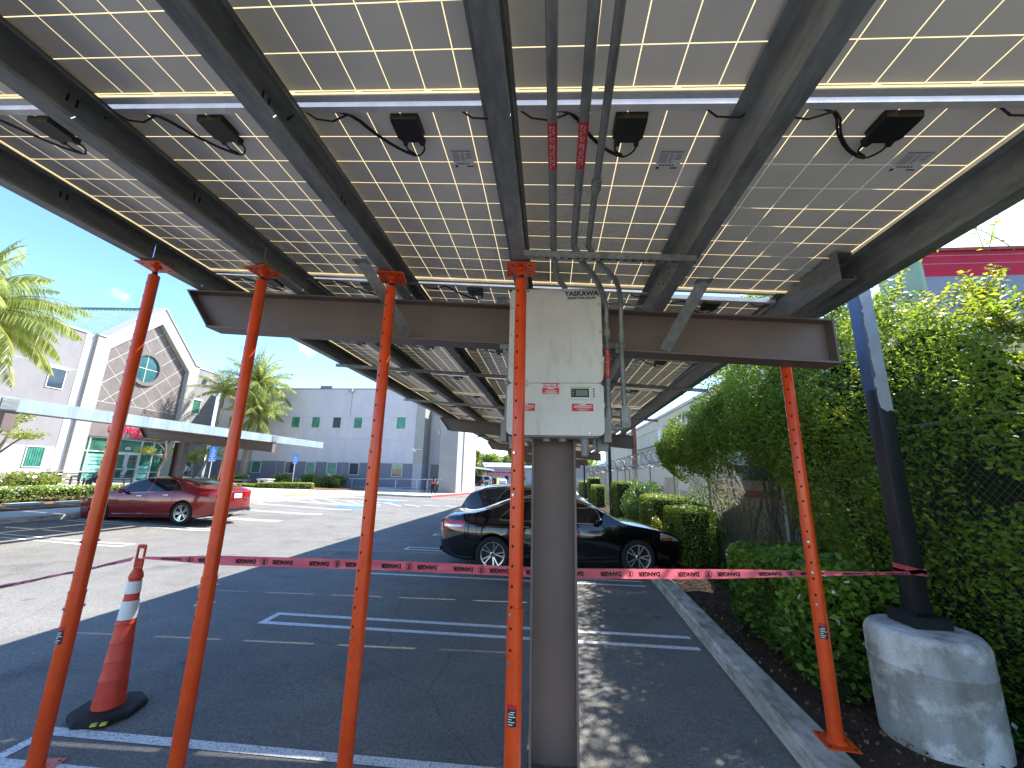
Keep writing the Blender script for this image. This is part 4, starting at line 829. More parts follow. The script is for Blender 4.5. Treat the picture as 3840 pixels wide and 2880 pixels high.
# ================================================================ CONE
co = thing('traffic_cone', (-3.41, 3.27, 0), 'tall orange traffic cone with two silver bands and a black rubber base', 'traffic cone')
g = G(); a_ = .215; oc = [(-a_, -.08), (-.08, -a_), (.12, -a_), (a_, -.10), (a_, .10), (.10, a_), (-.08, a_), (-a_, .10)]; rot = Matrix.Rotation(.25, 2); oc = [tuple(rot @ Vector(p)) for p in oc]; cx, cyy = -3.41, 3.27
rg = [(1., 0.), (1.0, .03), (.93, .045), (.5, .052)]; vs = [(cx + p[0] * s_, cyy + p[1] * s_, z + .004) for s_, z in rg for p in oc]
g.add(vs, [tuple(range(8))[::-1], tuple(range(24, 32))] + [(8 * i + j, 8 * i + (j + 1) % 8, 8 * i + 8 + (j + 1) % 8, 8 * i + 8 + j) for i in range(3) for j in range(8)]); bs = build('base', g, 'rubber', co)
g = G()
for dx, dy in ((.155, -.175), (.10, -.195)): g.obox((cx + dx + .03, cyy + dy - .01, .035), (.035, .03, .012), Matrix.Rotation(.5, 3, 'Z'))
build('paint_splash', g, 'yellow', bs)
rc = lambda z: .098 - (z - .05) * (.098 - .043) / .93
prof = [(rc(.05) + .004, .05), (rc(.10) + .003, .12)]
for z in (.12, .25, .38, .51): prof += [(rc(z), z + .002), (rc(z + .12) + .000, z + .118), (rc(z + .12) + .006, z + .122), (rc(z + .12) + .002, z + .128)]
prof += [(rc(.66) , .66), (rc(.66) - .003, .663), (rc(.955) - .003, .955), (rc(.955), .958), (.050, .97), (.044, 1.0), (.030, 1.03), (.028, 1.04)]
g = G(); g.lathe(prof, (cx, cyy, 0), 30); body = build('cone_body', g, 'cone_orange', co, smooth=True, sharp=30)
for z0, z1 in ((.665, .80), (.855, .945)):
    g = G(); pr = []
    for k in range(12): z = z0 + (z1 - z0) * k / 11; pr.append((rc(z) + (.0002 if k % 2 else .0016), z))
    g.lathe(pr, (cx, cyy, 0), 30, cap=False); build('reflective_band', g, 'reflective', co, smooth=True, sharp=60)
g = G(); o_ = rrect(cx - .037, cx + .037, 1.035, 1.225, .015); i_ = rrect(cx - .026, cx + .026, 1.115, 1.195, .01); n_ = len(o_)
# flat handle with an opening
vs = [(p[0], cyy - .007, p[1]) for p in o_] + [(p[0], cyy - .007, p[1]) for p in i_] + [(p[0], cyy + .007, p[1]) for p in o_] + [(p[0], cyy + .007, p[1]) for p in i_]
fs = []
for k in range(n_):
    j = (k + 1) % n_; fs += [(k, j, n_ + j, n_ + k), (2 * n_ + j, 2 * n_ + k, 3 * n_ + k, 3 * n_ + j), (k, 2 * n_ + k, 2 * n_ + j, j), (n_ + j, 3 * n_ + j, 3 * n_ + k, n_ + k)]
g.add(vs, fs); hd = build('handle', g, 'cone_orange', co); g = G()
for dx, z in ((-.016, 1.21), (.016, 1.21), (-.018, 1.06), (0, 1.07), (.018, 1.06)): g.lathe([(.0055, cyy - .0085), (.0055, cyy - .0072)], (cx + dx, 0, z), 10, 'y')
build('handle_hole', g, 'dark', hd)
# ================================================================ CONCRETE PEDESTAL AND POLE
pc = (2.725, 3.51); rp = .335
g = G(); n = 48; pr = [(rp * .97, -.1), (rp * .98, .0), (rp, .35), (rp, .62), (rp + .003, .623), (rp + .003, .628), (rp, .631), (rp, .77), (rp - .008, .80), (rp - .03, .833), (rp - .055, .842), (.16, .848), (.0001, .85)]
g.lathe(pr, (pc[0], pc[1], .0), n, cap=False); tag(build('concrete_pedestal', g, 'pedestal', smooth=True, origin=(pc[0], pc[1], 0), sharp=60), 'stained round concrete pedestal under the black pole, beside the hedge', 'pedestal')
pole = thing('light_pole', (2.745, 3.545, .85), 'black square steel pole with peeling blue paint near the top, bolted on the concrete pedestal', 'light pole')
cxp, cyp = 2.745, 3.545; h_ = .0585
g = G(); g.box(cxp - h_, cxp + h_, cyp - h_, cyp + h_, .90, 2.62); build('shaft', g, 'black_paint', pole, bevel=.006)
g = G(); g.box(cxp - h_, cxp + h_, cyp - h_, cyp + h_, 2.622, 6.4); up2 = build('upper_shaft', g, 'pole_primer', pole, bevel=.006)
M['primer_grey'] = layered('primer_grey', [(3, (.26, .27, .28), (.36, .37, .38), .35, .65, ONE)], .5); M['pole_blue'] = mat('pole_blue', (.045, .085, .17), .4)
rr = random.Random(3); g = G(); z = 2.55; pts = []
while z < 3.9: pts.append((-h_ + .035 + rr.uniform(-.012, .014), z)); z += rr.uniform(.02, .06)
poly = [(h_ - .002, 2.44), (.035, 2.452), (.012, 2.438), (-.012, 2.455), (-.034, 2.47), (-h_ + .016, 2.52)] + [(p[0] - .018, p[1]) for p in pts if p[1] > 2.56] + [(h_ - .002, 3.9)]
g.prism(poly, lambda p: (cxp + p[0], cyp - h_ - .0025, p[1]), lambda p: (cxp + p[0], cyp - h_ + .002, p[1])); build('bare_patch', g, 'primer_grey', up2)
g = G(); g.box(cxp - h_ - .0022, cxp - h_ + .002, cyp - h_ + .003, cyp + h_ - .003, 2.62, 6.3); build('blue_paint', g, 'pole_blue', up2)
g = G(); q = .125
vs = [(cxp + sx * q, cyp + sy * q, .852) for sx, sy in ((-1, -1), (1, -1), (1, 1), (-1, 1))] + [(cxp + sx * q, cyp + sy * q, .925) for sx, sy in ((-1, -1), (1, -1), (1, 1), (-1, 1))] + [(cxp + sx * h_ * 1.1, cyp + sy * h_ * 1.1, .938) for sx, sy in ((-1, -1), (1, -1), (1, 1), (-1, 1))]
g.add(vs, [(0, 1, 5, 4), (1, 2, 6, 5), (2, 3, 7, 6), (3, 0, 4, 7), (4, 5, 9, 8), (5, 6, 10, 9), (6, 7, 11, 10), (7, 4, 8, 11), (8, 9, 10, 11), (3, 2, 1, 0)]); build('base_cover', g, 'black_paint', pole)
g = G(); g.beam((cxp, cyp, 6.4), (cxp + .5, cyp + .1, 6.5), .06, .06); g.obox((cxp + .75, cyp + .15, 6.52), (.6, .3, .12)); build('lamp_head', g, 'black_paint', pole)
# ================================================================ VEHICLES
def bool_cut(me_obj, cutters):
    for c_ in cutters:
        md = me_obj.modifiers.new('b', 'BOOLEAN'); md.operation = 'DIFFERENCE'; md.solver = 'EXACT'; md.object = c_
    bpy.context.view_layer.update(); nm = bpy.data.meshes.new_from_object(me_obj.evaluated_get(bpy.context.evaluated_depsgraph_get()))
    me_obj.modifiers.clear(); old = me_obj.data; me_obj.data = nm; bpy.data.meshes.remove(old)
    for c_ in cutters: bpy.data.objects.remove(c_)
    return me_obj
class Car:
    def __init__(s, L, W, top, zb=.2, ends=(.30, .30), belt=None, H=1.45, tumble=None):
        s.L, s.hw = L, W / 2; s.tx = [p[0] for p in top]; s.tz = [p[1] for p in top]; s.zb_ = zb; s.ends = ends; s.H = H
        s.belt = belt or (lambda x: .93); s.tb = tumble or ([.15, .3, .45, .62, .80, .90, .97, 1.08, 1.25, 1.44], [.94, .975, .995, 1.0, .995, .975, .935, .885, .80, .69])
    def zt(s, x):
        a = np.interp([x - .06, x, x + .06], s.tx, s.tz); return float(a.mean())
    def zb(s, x): u = abs(x) / (s.L / 2); return s.zb_ + .12 * max(0, (u - .8) / .2) ** 1.5
    def W(s, x):
        u = abs(x) / (s.L / 2); e = max(0, (u - .70) / .30); return s.hw * (1 - .10 * e - .20 * e ** 4)
    def Y(s, x, z): return s.W(x) * float(np.interp(z * 1.44 / s.H if z > .9 else z, s.tb[0], s.tb[1]))
    def top(s, x, f): zt = s.zt(x); y = s.Y(x, zt - .055); return (x, f * y, zt - .055 * abs(f) ** 3.5)
    def body(s):
        g = G(); n = 74; xs = [-s.L / 2 + s.L * i / n for i in range(n + 1)]; ks = [0, .06, .16, .3, .45, .6, .74, .86, .95, 1.0]; rings = []
        for x in xs:
            zt, zb = s.zt(x) - .055, s.zb(x); r = [(0, zb), (s.Y(x, zb) * .55, zb), (s.Y(x, zb) * .93, zb)]
            for k in ks: z = zb + .02 + (zt - zb - .02) * k; r.append((s.Y(x, z), z))
            for f in (.93, .85, .7, .5, .25, 0): p = s.top(x, f); r.append((p[1], p[2]))
            full = r + [(-y, z) for y, z in r[-2:0:-1]]; rings.append([(x, y, z) for y, z in full])
        m = len(rings[0]); vs = [p for rg in rings for p in rg]; fs = [(i * m + j, i * m + (j + 1) % m, (i + 1) * m + (j + 1) % m, (i + 1) * m + j) for i in range(n) for j in range(m)]
        # end caps: inset ring for a rounded bumper
        for e, sg in ((0, -1), (n, 1)):
            rg = rings[e]; cz = sum(p[2] for p in rg) / m; k0 = len(vs); vs += [(p[0] + sg * .05, p[1] * .86, cz + (p[2] - cz) * .80) for p in rg]
            fs += [(e * m + j, e * m + (j + 1) % m, k0 + (j + 1) % m, k0 + j) for j in range(m)]; fs.append(tuple(k0 + j for j in range(m)))
        g.add(vs, fs); return g
    def side(s, x0, x1, zlo, zhi, sd_, off=.004, nx=16, nz=5):
        zl = zlo if callable(zlo) else (lambda x: zlo); zh = zhi if callable(zhi) else (lambda x: zhi)
        def f(u, v): x = x0 + (x1 - x0) * u; z = zl(x) + (zh(x) - zl(x)) * v; return (x, sd_ * (s.Y(x, z) + off), z)
        return G().grid(f, nx, nz)
    def topp(s, x0, x1, f0, f1, off=.005, nx=10, ny=10, pts=None):
        def f(u, v):
            ff = f0 + (f1 - f0) * v; x = (x0(ff) + (x1(ff) - x0(ff)) * u) if pts else x0 + (x1 - x0) * u
            p = s.top(x, ff); q = s.top(x + .02, ff); nx_, nz_ = -(q[2] - p[2]), .02; l = math.hypot(nx_, nz_); return (p[0] + nx_ / l * off, p[1], p[2] + nz_ / l * off)
        return G().grid(f, nx, ny)
WHEEL = {}
def wheel(root, x, y, sd_, r, style, width=.215):
    key = (style, r, sd_)
    if key not in WHEEL:
        w_ = width; g = G(); rr_ = r * .70
        prof = [(rr_, -w_ * .42), (r * .80, -w_ * .5), (r * .95, -w_ * .47), (r, -w_ * .36), (r, w_ * .36), (r * .95, w_ * .47), (r * .80, w_ * .5), (rr_, w_ * .42), (rr_ - .01, w_ * .3), (rr_ - .01, -w_ * .3)]
        g.lathe(prof + [prof[0]], (0, 0, 0), 40, 'y', cap=False); t = build('wheel', g, 'tyre', root, local=True, smooth=True, sharp=30)
        g = G(); yo = sd_ * w_ * .43; yi = sd_ * w_ * .18; a_ = [(rr_, yo * .9), (rr_ * 1.015, yo), (rr_ * .93, yo * .96), (rr_ * .90, yo * .6), (rr_ * .88, -yo * .6)]; g.lathe(a_, (0, 0, 0), 40, 'y', cap=False)
        ns = {'ten': 5, 'five': 5, 'multi': 6}[style]
        for k in range(ns):
            for da in ((-.20, .20) if style != 'five' else (-.16, .16)):
                a0 = 2 * PI * k / ns; a1 = a0 + da * (1.0 if style == 'ten' else 1.1)
                c0 = Vector((math.cos(a0 + da * .35), 0, math.sin(a0 + da * .35))) * rr_ * .16; c1 = Vector((math.cos(a1), 0, math.sin(a1))) * rr_ * .93
                c0.y = yi * .9 + yo * .2; c1.y = yo * .82; g.beam(c0, c1, .026 if style == 'ten' else .040, .022, (0, 1, 0))
        g.lathe([(.048, yi), (.048, yo * .78), (.03, yo * .84)], (0, 0, 0), 18, 'y'); rm = build('rim', g, 'rim', t, local=True)
        g = G(); g.lathe([(rr_ * .9, yi * .2), (rr_ * .9, yi * .3)], (0, 0, 0), 30, 'y'); g.lathe([(rr_ * .62, yi * .5), (rr_ * .62, yi * .8)], (0, 0, 0), 30, 'y'); g.lathe([(.026, yo * .84), (.024, yo * .86)], (0, 0, 0), 14, 'y'); dk = build('brake', g, 'rim_dark', t, local=True)
        WHEEL[key] = (t.data, rm.data, dk.data)
    else:
        a, b, c_ = WHEEL[key]; t = link(bpy.data.objects.new('wheel', a), root); link(bpy.data.objects.new('rim', b), t); link(bpy.data.objects.new('brake', c_), t)
    t.location = (x, y, r); return t
def car(name, label, cat, spec, paint, loc, rz, wb, xf, r=.335, style='ten', group=None, glassf=None, lights='sedan', plate_txt=None, extra=None, antenna=True, chromeline=True, detail=True):
    root = thing(name, loc, label, cat, group, rz); c = spec; xr = xf - wb
    P = lambda nm, g, m, par=root, **k: build(nm, g, m, par, local=True, **k)
    body = P('body', c.body(), paint)
    cut = []
    for x in (xf, xr):
        for sd_ in (-1, 1):
            g = G(); y0, y1 = sd_ * (c.hw - .30), sd_ * (c.hw + .2); g.lathe([(r + .045, y0), (r + .045, y1)], (x, 0, r + .01), 36, 'y'); o = build('cut', g, 'dark', root, local=True); cut.append(o)
    bool_cut(body, cut); body.data.polygons.foreach_set('use_smooth', [True] * len(body.data.polygons)); body.data.set_sharp_from_angle(angle=math.radians(38))
    for x in (xf, xr):
        for sd_ in (-1, 1): wheel(root, x, sd_ * (c.hw - .115), sd_, r, style)
    g = G()
    for x in (xf, xr): g.lathe([(.055, -c.hw + .2), (.055, c.hw - .2)], (x, 0, r), 10, 'y')
    g.box(xr + .2, xf - .2, -c.hw * .7, c.hw * .7, c.zb_ - .03, c.zb_ + .05); P('underbody', g, 'rim_dark')
    gf = glassf or {}
    ws0, ws1 = gf.get('ws', (.98, .22)); rw0, rw1 = gf.get('rw', (-.98, -1.62)); k0, k1 = gf.get('side', (.78, -1.28))
    P('windscreen', c.topp(lambda f: ws0 - .10 * f * f, lambda f: ws1 - .05 * f * f, -.86, .86, nx=10, ny=12, pts=1), 'auto_glass', smooth=True)
    P('rear_window', c.topp(lambda f: rw0 + .06 * f * f, lambda f: rw1 + .10 * f * f, -.80, .80, nx=10, ny=12, pts=1), 'auto_glass', smooth=True)
    bl = c.belt; zhi = lambda x: max(bl(x) + .035, min(c.zt(x) - .085, c.zt(x) - .075))
    # side windows taper to a point at both ends
    def zh(x):
        t = 1.; a, b = k1, k0
        return bl(x) + .03 + (zhi(x) - bl(x) - .03) * min(1, max(0, (x - a) / .36)) ** .75 * min(1, max(0, (b - x) / .10)) ** .8
    zl = lambda x: bl(x) + .02; pil = gf.get('pillar', -.12)
    for sd_ in (-1, 1):
        for (a, b) in ((k0, pil + .035), (pil - .035, gf.get('quarter', -.92)), (gf.get('quarter', -.92) - .03, k1)):
            if a - b > .05: P('side_window', c.side(a, b, zl, zh, sd_, .004, 14, 5), 'auto_glass', smooth=True)
        if chromeline:
            P('window_trim', c.side(k0, k1, lambda x: bl(x) + .004, lambda x: bl(x) + .018, sd_, .006, 26, 1), 'chrome')
            P('window_trim', c.side(k0, k1, lambda x: zh(x), lambda x: zh(x) + .013, sd_, .0055, 30, 1), 'chrome')
        if detail:
            g = G()
            for x in (gf.get('doorf', .86), pil, gf.get('doorr', -1.02)): g.merge(c.side(x, x + .007, .30, lambda X: bl(X), sd_, .0015, 1, 10))
            g.merge(c.side(gf.get('doorr', -1.02), gf.get('doorf', .86), .300, .306, sd_, .0015, 20, 1)); P('door_gap', g, 'dark')
            for x in (.12, -.78):
                g = G(); yh = c.Y(x, bl(x) - .10); g.prism(rrect(x - .09, x + .09, bl(x) - .115, bl(x) - .09, .01), xz(sd_ * (yh + .001)), xz(sd_ * (yh + .024))); P('door_handle', g, paint if paint == 'car_black' else 'chrome', bevel=.003)
            g = G(); xm = k0 - .10; ym = c.Y(xm, bl(xm) + .05)
            g.lathe([(.02, 0), (.075, .02), (.09, .06), (.085, .10), (.05, .13)], (0, 0, 0), 14, 'y'); mm = Matrix.Translation((xm, sd_ * (ym + .05), bl(xm) + .075)) @ Matrix.Diagonal((.8, sd_ * 1.3, .80, 1)); g2 = G(); g2.merge(g, mm); mi = P('mirror', g2, paint, smooth=True)
            g = G(); g.beam((xm + .02, sd_ * (ym - .03), bl(xm) + .03), (xm, sd_ * (ym + .08), bl(xm) + .06), .05, .025); P('mirror_arm', g, 'black_plastic', mi)
            P('sill_strip', c.side(gf.get('doorr', -1.02) - .0, gf.get('doorf', .86) + .1, .315, .345, sd_, .008, 16, 1), 'chrome' if lights == 'red' else 'black_plastic')
    hl = c.L / 2
    # lights
    for sd_ in (-1, 1):
        if lights in ('sedan', 'red'):
            z0 = .70
            P('headlight', c.side(hl - .52, hl - .06, lambda x: .62 + .06 * (hl - x) / .5, lambda x: c.zt(x) - .085 + .0 * x, sd_, .006, 10, 3), 'lamp_clear', smooth=True)
            P('turn_signal', c.side(hl - .50, hl - .26, lambda x: .655, lambda x: .70 + .01, sd_, .010, 6, 2), 'amber')
            if lights == 'sedan':
                tl = P('taillight', c.side(-hl + .0, -hl + .46, lambda x: .76 + .04 * max(0, (x + hl) / .46), lambda x: .96 - .03 * abs(x + hl), sd_, .007, 10, 4), 'tail_red', smooth=True)
                P('reverse_lens', c.side(-hl + .02, -hl + .40, lambda x: .815 + .03 * (x + hl) / .46, lambda x: .865 + .01 * (x + hl), sd_, .011, 8, 2), 'lamp_clear', tl, smooth=True)
            else:
                P('taillight', c.side(-hl + .0, -hl + .52, lambda x: .80 + .10 * max(0, (x + hl) / .52), lambda x: .965, sd_, .007, 10, 4), 'tail_red', smooth=True)
        else:
            P('headlight', c.side(hl - .42, hl - .05, .70, .84, sd_, .006, 8, 3), 'lamp_clear', smooth=True)
            P('taillight', c.side(-hl + .0, -hl + .22, .85 if lights == 'suv' else .8, 1.35 if lights == 'tall' else 1.08, sd_, .007, 5, 5), 'tail_red', smooth=True)
    # tail face: lamps, plate, lower trim
    xr_ = -hl - .052
    for sd_ in (-1, 1):
        g = G(); y0, y1 = c.W(-hl) * .86 * .52, c.W(-hl) * .86 * .93; g.prism(rrect(y0, y1, .80, .93, .03), lambda p: (xr_ + .01, sd_ * p[0], p[1]), lambda p: (xr_ - .008, sd_ * p[0], p[1])); P('taillight', g, 'tail_red')
    g = G(); g.box(xr_ - .006, xr_ + .01, -.16, .16, .66 if lights != 'red' else .74, .80 if lights != 'red' else .88); pt = P('licence_plate', g, 'plate')
    if plate_txt:
        t = text_g(plate_txt, .085, frame((xr_ - .0075, 0, .81), (0, -1, 0), (0, 0, 1)), .001, .0005, sx=.75); P('plate_text', t, 'label_black', pt)
    g = G(); g.box(xr_ - .004, xr_ + .02, -c.hw * .66, c.hw * .66, c.zb(hl) + .02, c.zb(hl) + .11); P('lower_bumper', g, 'rim_dark', bevel=.01)
    if lights == 'red':
        g = G()
        for sd_ in (-1, 1): g.tube([(xr_ + .05, sd_ * .56, .33), (xr_ - .03, sd_ * .56, .33)], .04, 14)
        P('exhaust_tip', g, 'chrome'); g = G(); g.box(xr_ - .006, xr_ + .01, -.5, .5, .90, .915); P('trunk_strip', g, 'chrome')
    g = G(); xf_ = hl + .052; g.prism(rrect(-.6, .6, .38, .62, .05), lambda p: (xf_ - .02, p[0], p[1]), lambda p: (xf_ + .006, p[0], p[1])); P('grille', g, 'rim_dark')
    if antenna:
        g = G(); q = c.top(-.72 if lights != 'suv' else -1.2, 0); g.prism([(-.10, 0), (.07, 0), (.02, .018), (-.07, .055), (-.095, .055)], lambda p: (q[0] + p[0], -.018, q[2] + p[1] - .004), lambda p: (q[0] + p[0], .018, q[2] + p[1] - .004)); P('antenna', g, 'black_plastic')
    return root
camry = Car(4.86, 1.84, [(-2.43, .93), (-2.36, 1.06), (-2.2, 1.095), (-1.85, 1.12), (-1.62, 1.17), (-1.3, 1.285), (-1.0, 1.375), (-.7, 1.425), (-.35, 1.452), (0, 1.455), (.3, 1.43), (.6, 1.33), (.9, 1.17), (1.12, 1.045), (1.3, .995), (1.7, .935), (2.05, .86), (2.3, .77), (2.43, .66)], .20, belt=lambda x: .955 - .02 * (x + .5) if x < 1 else .925, H=1.455)
optima = Car(4.80, 1.83, [(-2.40, .92), (-2.34, 1.04), (-2.15, 1.085), (-1.95, 1.10), (-1.68, 1.15), (-1.3, 1.28), (-1.0, 1.37), (-.7, 1.425), (-.3, 1.455), (.05, 1.455), (.35, 1.42), (.65, 1.31), (.95, 1.15), (1.2, 1.03), (1.4, .985), (1.8, .90), (2.1, .81), (2.3, .72), (2.40, .62)], .20, belt=lambda x: .965 - .025 * (x + .5), H=1.455)
hatch = Car(4.35, 1.80, [(-2.17, 1.0), (-2.1, 1.2), (-1.9, 1.42), (-1.6, 1.52), (-1.1, 1.56), (-.3, 1.58), (.2, 1.55), (.6, 1.42), (1.0, 1.18), (1.2, 1.04), (1.6, .96), (1.95, .85), (2.17, .7)], .21, belt=lambda x: .98, H=1.57)
suv = Car(4.75, 1.92, [(-2.37, 1.2), (-2.32, 1.55), (-2.15, 1.74), (-1.7, 1.80), (-1, 1.82), (0, 1.82), (.35, 1.78), (.7, 1.55), (1.0, 1.25), (1.2, 1.14), (1.7, 1.10), (2.1, 1.02), (2.37, .85)], .26, belt=lambda x: 1.10, H=1.82)
G_suv = dict(ws=(1.05, .45), rw=(-2.16, -2.34), side=(.85, -2.0), quarter=-1.15, pillar=-.1)
car('black_sedan', 'glossy black sedan in the shade under the carport, nose against the trimmed hedge', 'car', camry, 'car_black', (.20, 9.28, gz(0, 9.3)), .10, 2.86, 1.46, .335, 'ten', 'cars under the solar carport')
car('red_sedan', 'dark red sedan parked across the aisle with its tail in the sun', 'car', optima, 'car_red', (-13.35, 13.42, gz(-11.9, 13) - .005), PI - .0, 2.80, 1.43, .335, 'five', None, lights='red', plate_txt='7ZNW174')
bpy.data.objects['red_sedan'].rotation_euler = (0, .030, PI); bpy.data.objects['red_sedan'].scale = (1.06, 1.06, 1.06)
car('dark_hatchback', 'dark hatchback just behind the black sedan, only its roof and headlight showing', 'car', hatch, 'car_dark', (-.22, 11.75, gz(0, 11.5)), 0, 2.85, 1.46, .335, 'ten', 'cars under the solar carport', detail=False)
car('white_hatchback', 'white hatchback third in the row under the carport, mostly hidden', 'car', hatch, 'car_white', (-.50, 14.3, gz(0, 14)), 0, 2.85, 1.46, .335, 'ten', 'cars under the solar carport', detail=False)
car('blue_sedan', 'pale blue sedan farthest in the row under the carport, behind the orange prop', 'car', camry, 'car_silver', (-1.4, 20.6, gz(0, 19)), .05, 2.85, 1.46, .335, 'ten', 'cars under the solar carport', detail=False)
far = 'cars parked far down the lot'
car('silver_hatchback', 'silver hatchback, leftmost of the far parked cars by the round shrub', 'car', hatch, 'car_silver', (-16.0, 71.5, gz(-15, 71)), PI, 2.6, 1.3, .32, 'ten', far, glassf=dict(ws=(1.05, .4), rw=(-1.85, -2.14), side=(.85, -1.8)), lights='suv', detail=False)
car('dark_suv', 'dark van parked between the silver hatchback and the light silver off-roader', 'car', suv, 'car_dark', (-14.4, 75.0, gz(-13, 75)), PI, 2.75, 1.35, .36, 'ten', far, glassf=G_suv, lights='tall', detail=False)
car('silver_suv', 'light silver off-roader at the near end of the far parked cars', 'car', suv, 'car_silver', (-13.4, 77.9, gz(-12, 78)), PI + .12, 2.75, 1.35, .37, 'ten', far, glassf=G_suv, lights='tall', detail=False)
car('white_coupe', 'white car seen from behind near the far blue awning building', 'car', camry, 'car_white', (-10.3, 88.0, gz(-10, 86)), PI / 2 + .25, 2.8, 1.4, .33, 'ten', far, detail=False)
car('white_pickup', 'white car half hidden behind the corner of the grey wing', 'car', suv, 'car_white', (-20.6, 76.5, gz(-20, 76)), PI, 2.75, 1.35, .36, 'ten', far, glassf=G_suv, lights='tall', detail=False)
# ================================================================ CLINIC (facade near x=-36, facing +x)
th = math.radians(-86); FU = Vector((math.cos(th), math.sin(th), 0)); FN = Vector((math.sin(-th) * 1, math.cos(th), 0)); FN = Vector((-math.sin(th), math.cos(th), 0)); FP0 = Vector((-36., 32., 0))
if FN.x < 0: FN = -FN
def fp(u, z, d=0): p = FP0 + FU * u + FN * d; return (p.x, p.y, z)         # u to the left in the photo, d outwards
def fpoly(g, poly, d0, d1): return g.prism(poly, lambda p: fp(p[0], p[1], d0), lambda p: fp(p[0], p[1], d1))
def fbox(g, u0, u1, z0, z1, d0, d1): return fpoly(g, [(u0, z0), (u1, z0), (u1, z1), (u0, z1)], d0, d1)
clinic = thing('clinic_building', (-40, 30, .5), 'white and lilac stucco clinic with a pointed gable and a round window', 'clinic')
B = lambda nm, g, m, par=clinic, **k: build(nm, g, m, par, **k)
zb = -.2
# left wing, projecting forward of the gable piers
g = G(); fpoly(g, [(6.4, 3.08), (24, 3.08), (24, 11.7), (6.4, 11.7)], -6, .35); B('left_wing', g, 'stucco_lilac')
g = G(); fpoly(g, [(6.4, zb), (24, zb), (24, 3.08), (6.4, 3.08)], -6, .354); B('left_wing_base', g, 'stucco_bandlight')
g = G(); fbox(g, 6.3, 24, 11.7, 11.83, -.4, .42); fbox(g, 6.35, 24, 8.75, 8.78, .345, .352); B('coping', g, 'joint_white')
g = G(); fbox(g, 5.1, 6.5, zb, 11.95, -6, -1.2); fbox(g, 5.1, 5.85, zb, 11.95, -1.3, -.25); B('side_return', g, 'stucco_grey')
# right wing
g = G(); fbox(g, -8.2, -4.95, zb, 12.0, -8, -.25); B('right_wing', g, 'stucco_lilac')
g = G(); fbox(g, -8.25, -4.95, 12.0, 12.12, -.6, -.18); fbox(g, -8.2, -5, 8.75, 8.78, -.255, -.243); fbox(g, -8.2, -5, 4.28, 4.31, -.255, -.243); B('coping', g, 'joint_white')
# the white gable frame: outer outline minus inner opening, as piers and rafters
O_l, O_r, O_ap = (5.2, 11.95), (-5.0, 12.05), (.2, 16.35)
g = G()
fpoly(g, [(4.12, zb), (5.2, zb), (5.2, 11.95), (4.62, 11.98), (4.12, 11.15)], -1., 0.)
fpoly(g, [(-5.0, zb), (-3.78, zb), (-3.78, 11.25), (-4.4, 12.1), (-5.0, 12.1)], -1., 0.)
fpoly(g, [(4.62, 11.98), (.2, 16.35), (.14, 14.86), (4.12, 11.15)], -1., 0.)
fpoly(g, [(.2, 16.35), (-4.4, 12.1), (-3.78, 11.25), (.14, 14.86)], -1., 0.)
B('gable_frame', g, 'stucco_white')
g = G()
for (a, b) in (((4.62, 11.98), (.2, 16.35)), ((.2, 16.35), (-4.4, 12.1))): fpoly(g, [a, b, (b[0], b[1] + .10), (a[0], a[1] + .10)], -1.1, .08)
fbox(g, 4.6, 5.26, 11.95, 12.06, -1., .08); fbox(g, -5.06, -4.38, 12.08, 12.18, -1., .08)
for z in (8.6, 4.35): fbox(g, 4.13, 5.19, z, z + .03, -.02, .004); fbox(g, -4.99, -3.79, z, z + .03, -.02, .004)
B('gable_flashing', g, 'joint_white')
REC = -.42
g = G(); fpoly(g, [(4.13, 4.15), (4.13, 11.16), (.14, 14.87), (-3.79, 11.26), (-3.79, 4.15)], -1., REC); rp_ = B('gable_panel', g, 'panel_brown')
g = G()                       # diagonal score lines clipped to the panel and the ring
def inpan(u, z):
    if not (-3.75 < u < 4.1 and z > 6.95): return False
    top = 14.87 - (u - .14) * (14.87 - 11.16) / (4.13 - .14) if u > .14 else 14.87 - (.14 - u) * (14.87 - 11.26) / (.14 + 3.79)
    return z < top - .03 and math.hypot(u - .4, z - 10.45) > 1.62
def dline(u0, z0, du, dz, wd):
    run = None; n_ = 260
    for k in range(n_ + 1):
        u, z = u0 + du * k / n_, z0 + dz * k / n_; ok = inpan(u, z)
        if ok and run is None: run = (u, z)
        if (not ok or k == n_) and run:
            a, b = run, (u, z); l = math.hypot(b[0] - a[0], b[1] - a[1])
            if l > .15: nx_, nz_ = -(b[1] - a[1]) / l * wd / 2, (b[0] - a[0]) / l * wd / 2; fpoly(g, [(a[0] - nx_, a[1] - nz_), (b[0] - nx_, b[1] - nz_), (b[0] + nx_, b[1] + nz_), (a[0] + nx_, a[1] + nz_)], REC - .01, REC + .006)
            run = None
for k in range(-6, 7): dline(4.3, 4.35 + k * 1.75, -8.6, 8.0, .045); dline(-4.0, 4.6 + k * 1.75, 8.6, 8.0, .028)
fbox(g, -3.7, 4.1, 6.9, 6.94, REC - .01, REC + .006); fbox(g, -3.7, 4.1, 5.5, 5.53, REC - .01, REC + .006)
build('score_line', g, 'joint_white', rp_)
def fring(g, uc, zc, r0, r1, d0, d1, n=40):
    vs = [];
    for r, d in ((r0, d0), (r1, d0), (r1, d1), (r0, d1)):
        for k in range(n): a = 2 * PI * k / n; vs.append(fp(uc + r * math.cos(a), zc + r * math.sin(a), d))
    g.add(vs, [(q * n + k, q * n + (k + 1) % n, ((q + 1) % 4) * n + (k + 1) % n, ((q + 1) % 4) * n + k) for q in range(4) for k in range(n)])
g = G(); fring(g, .4, 10.45, 1.24, 1.54, REC - .02, REC + .18); rw_ = B('round_window', g, 'panel_brown')
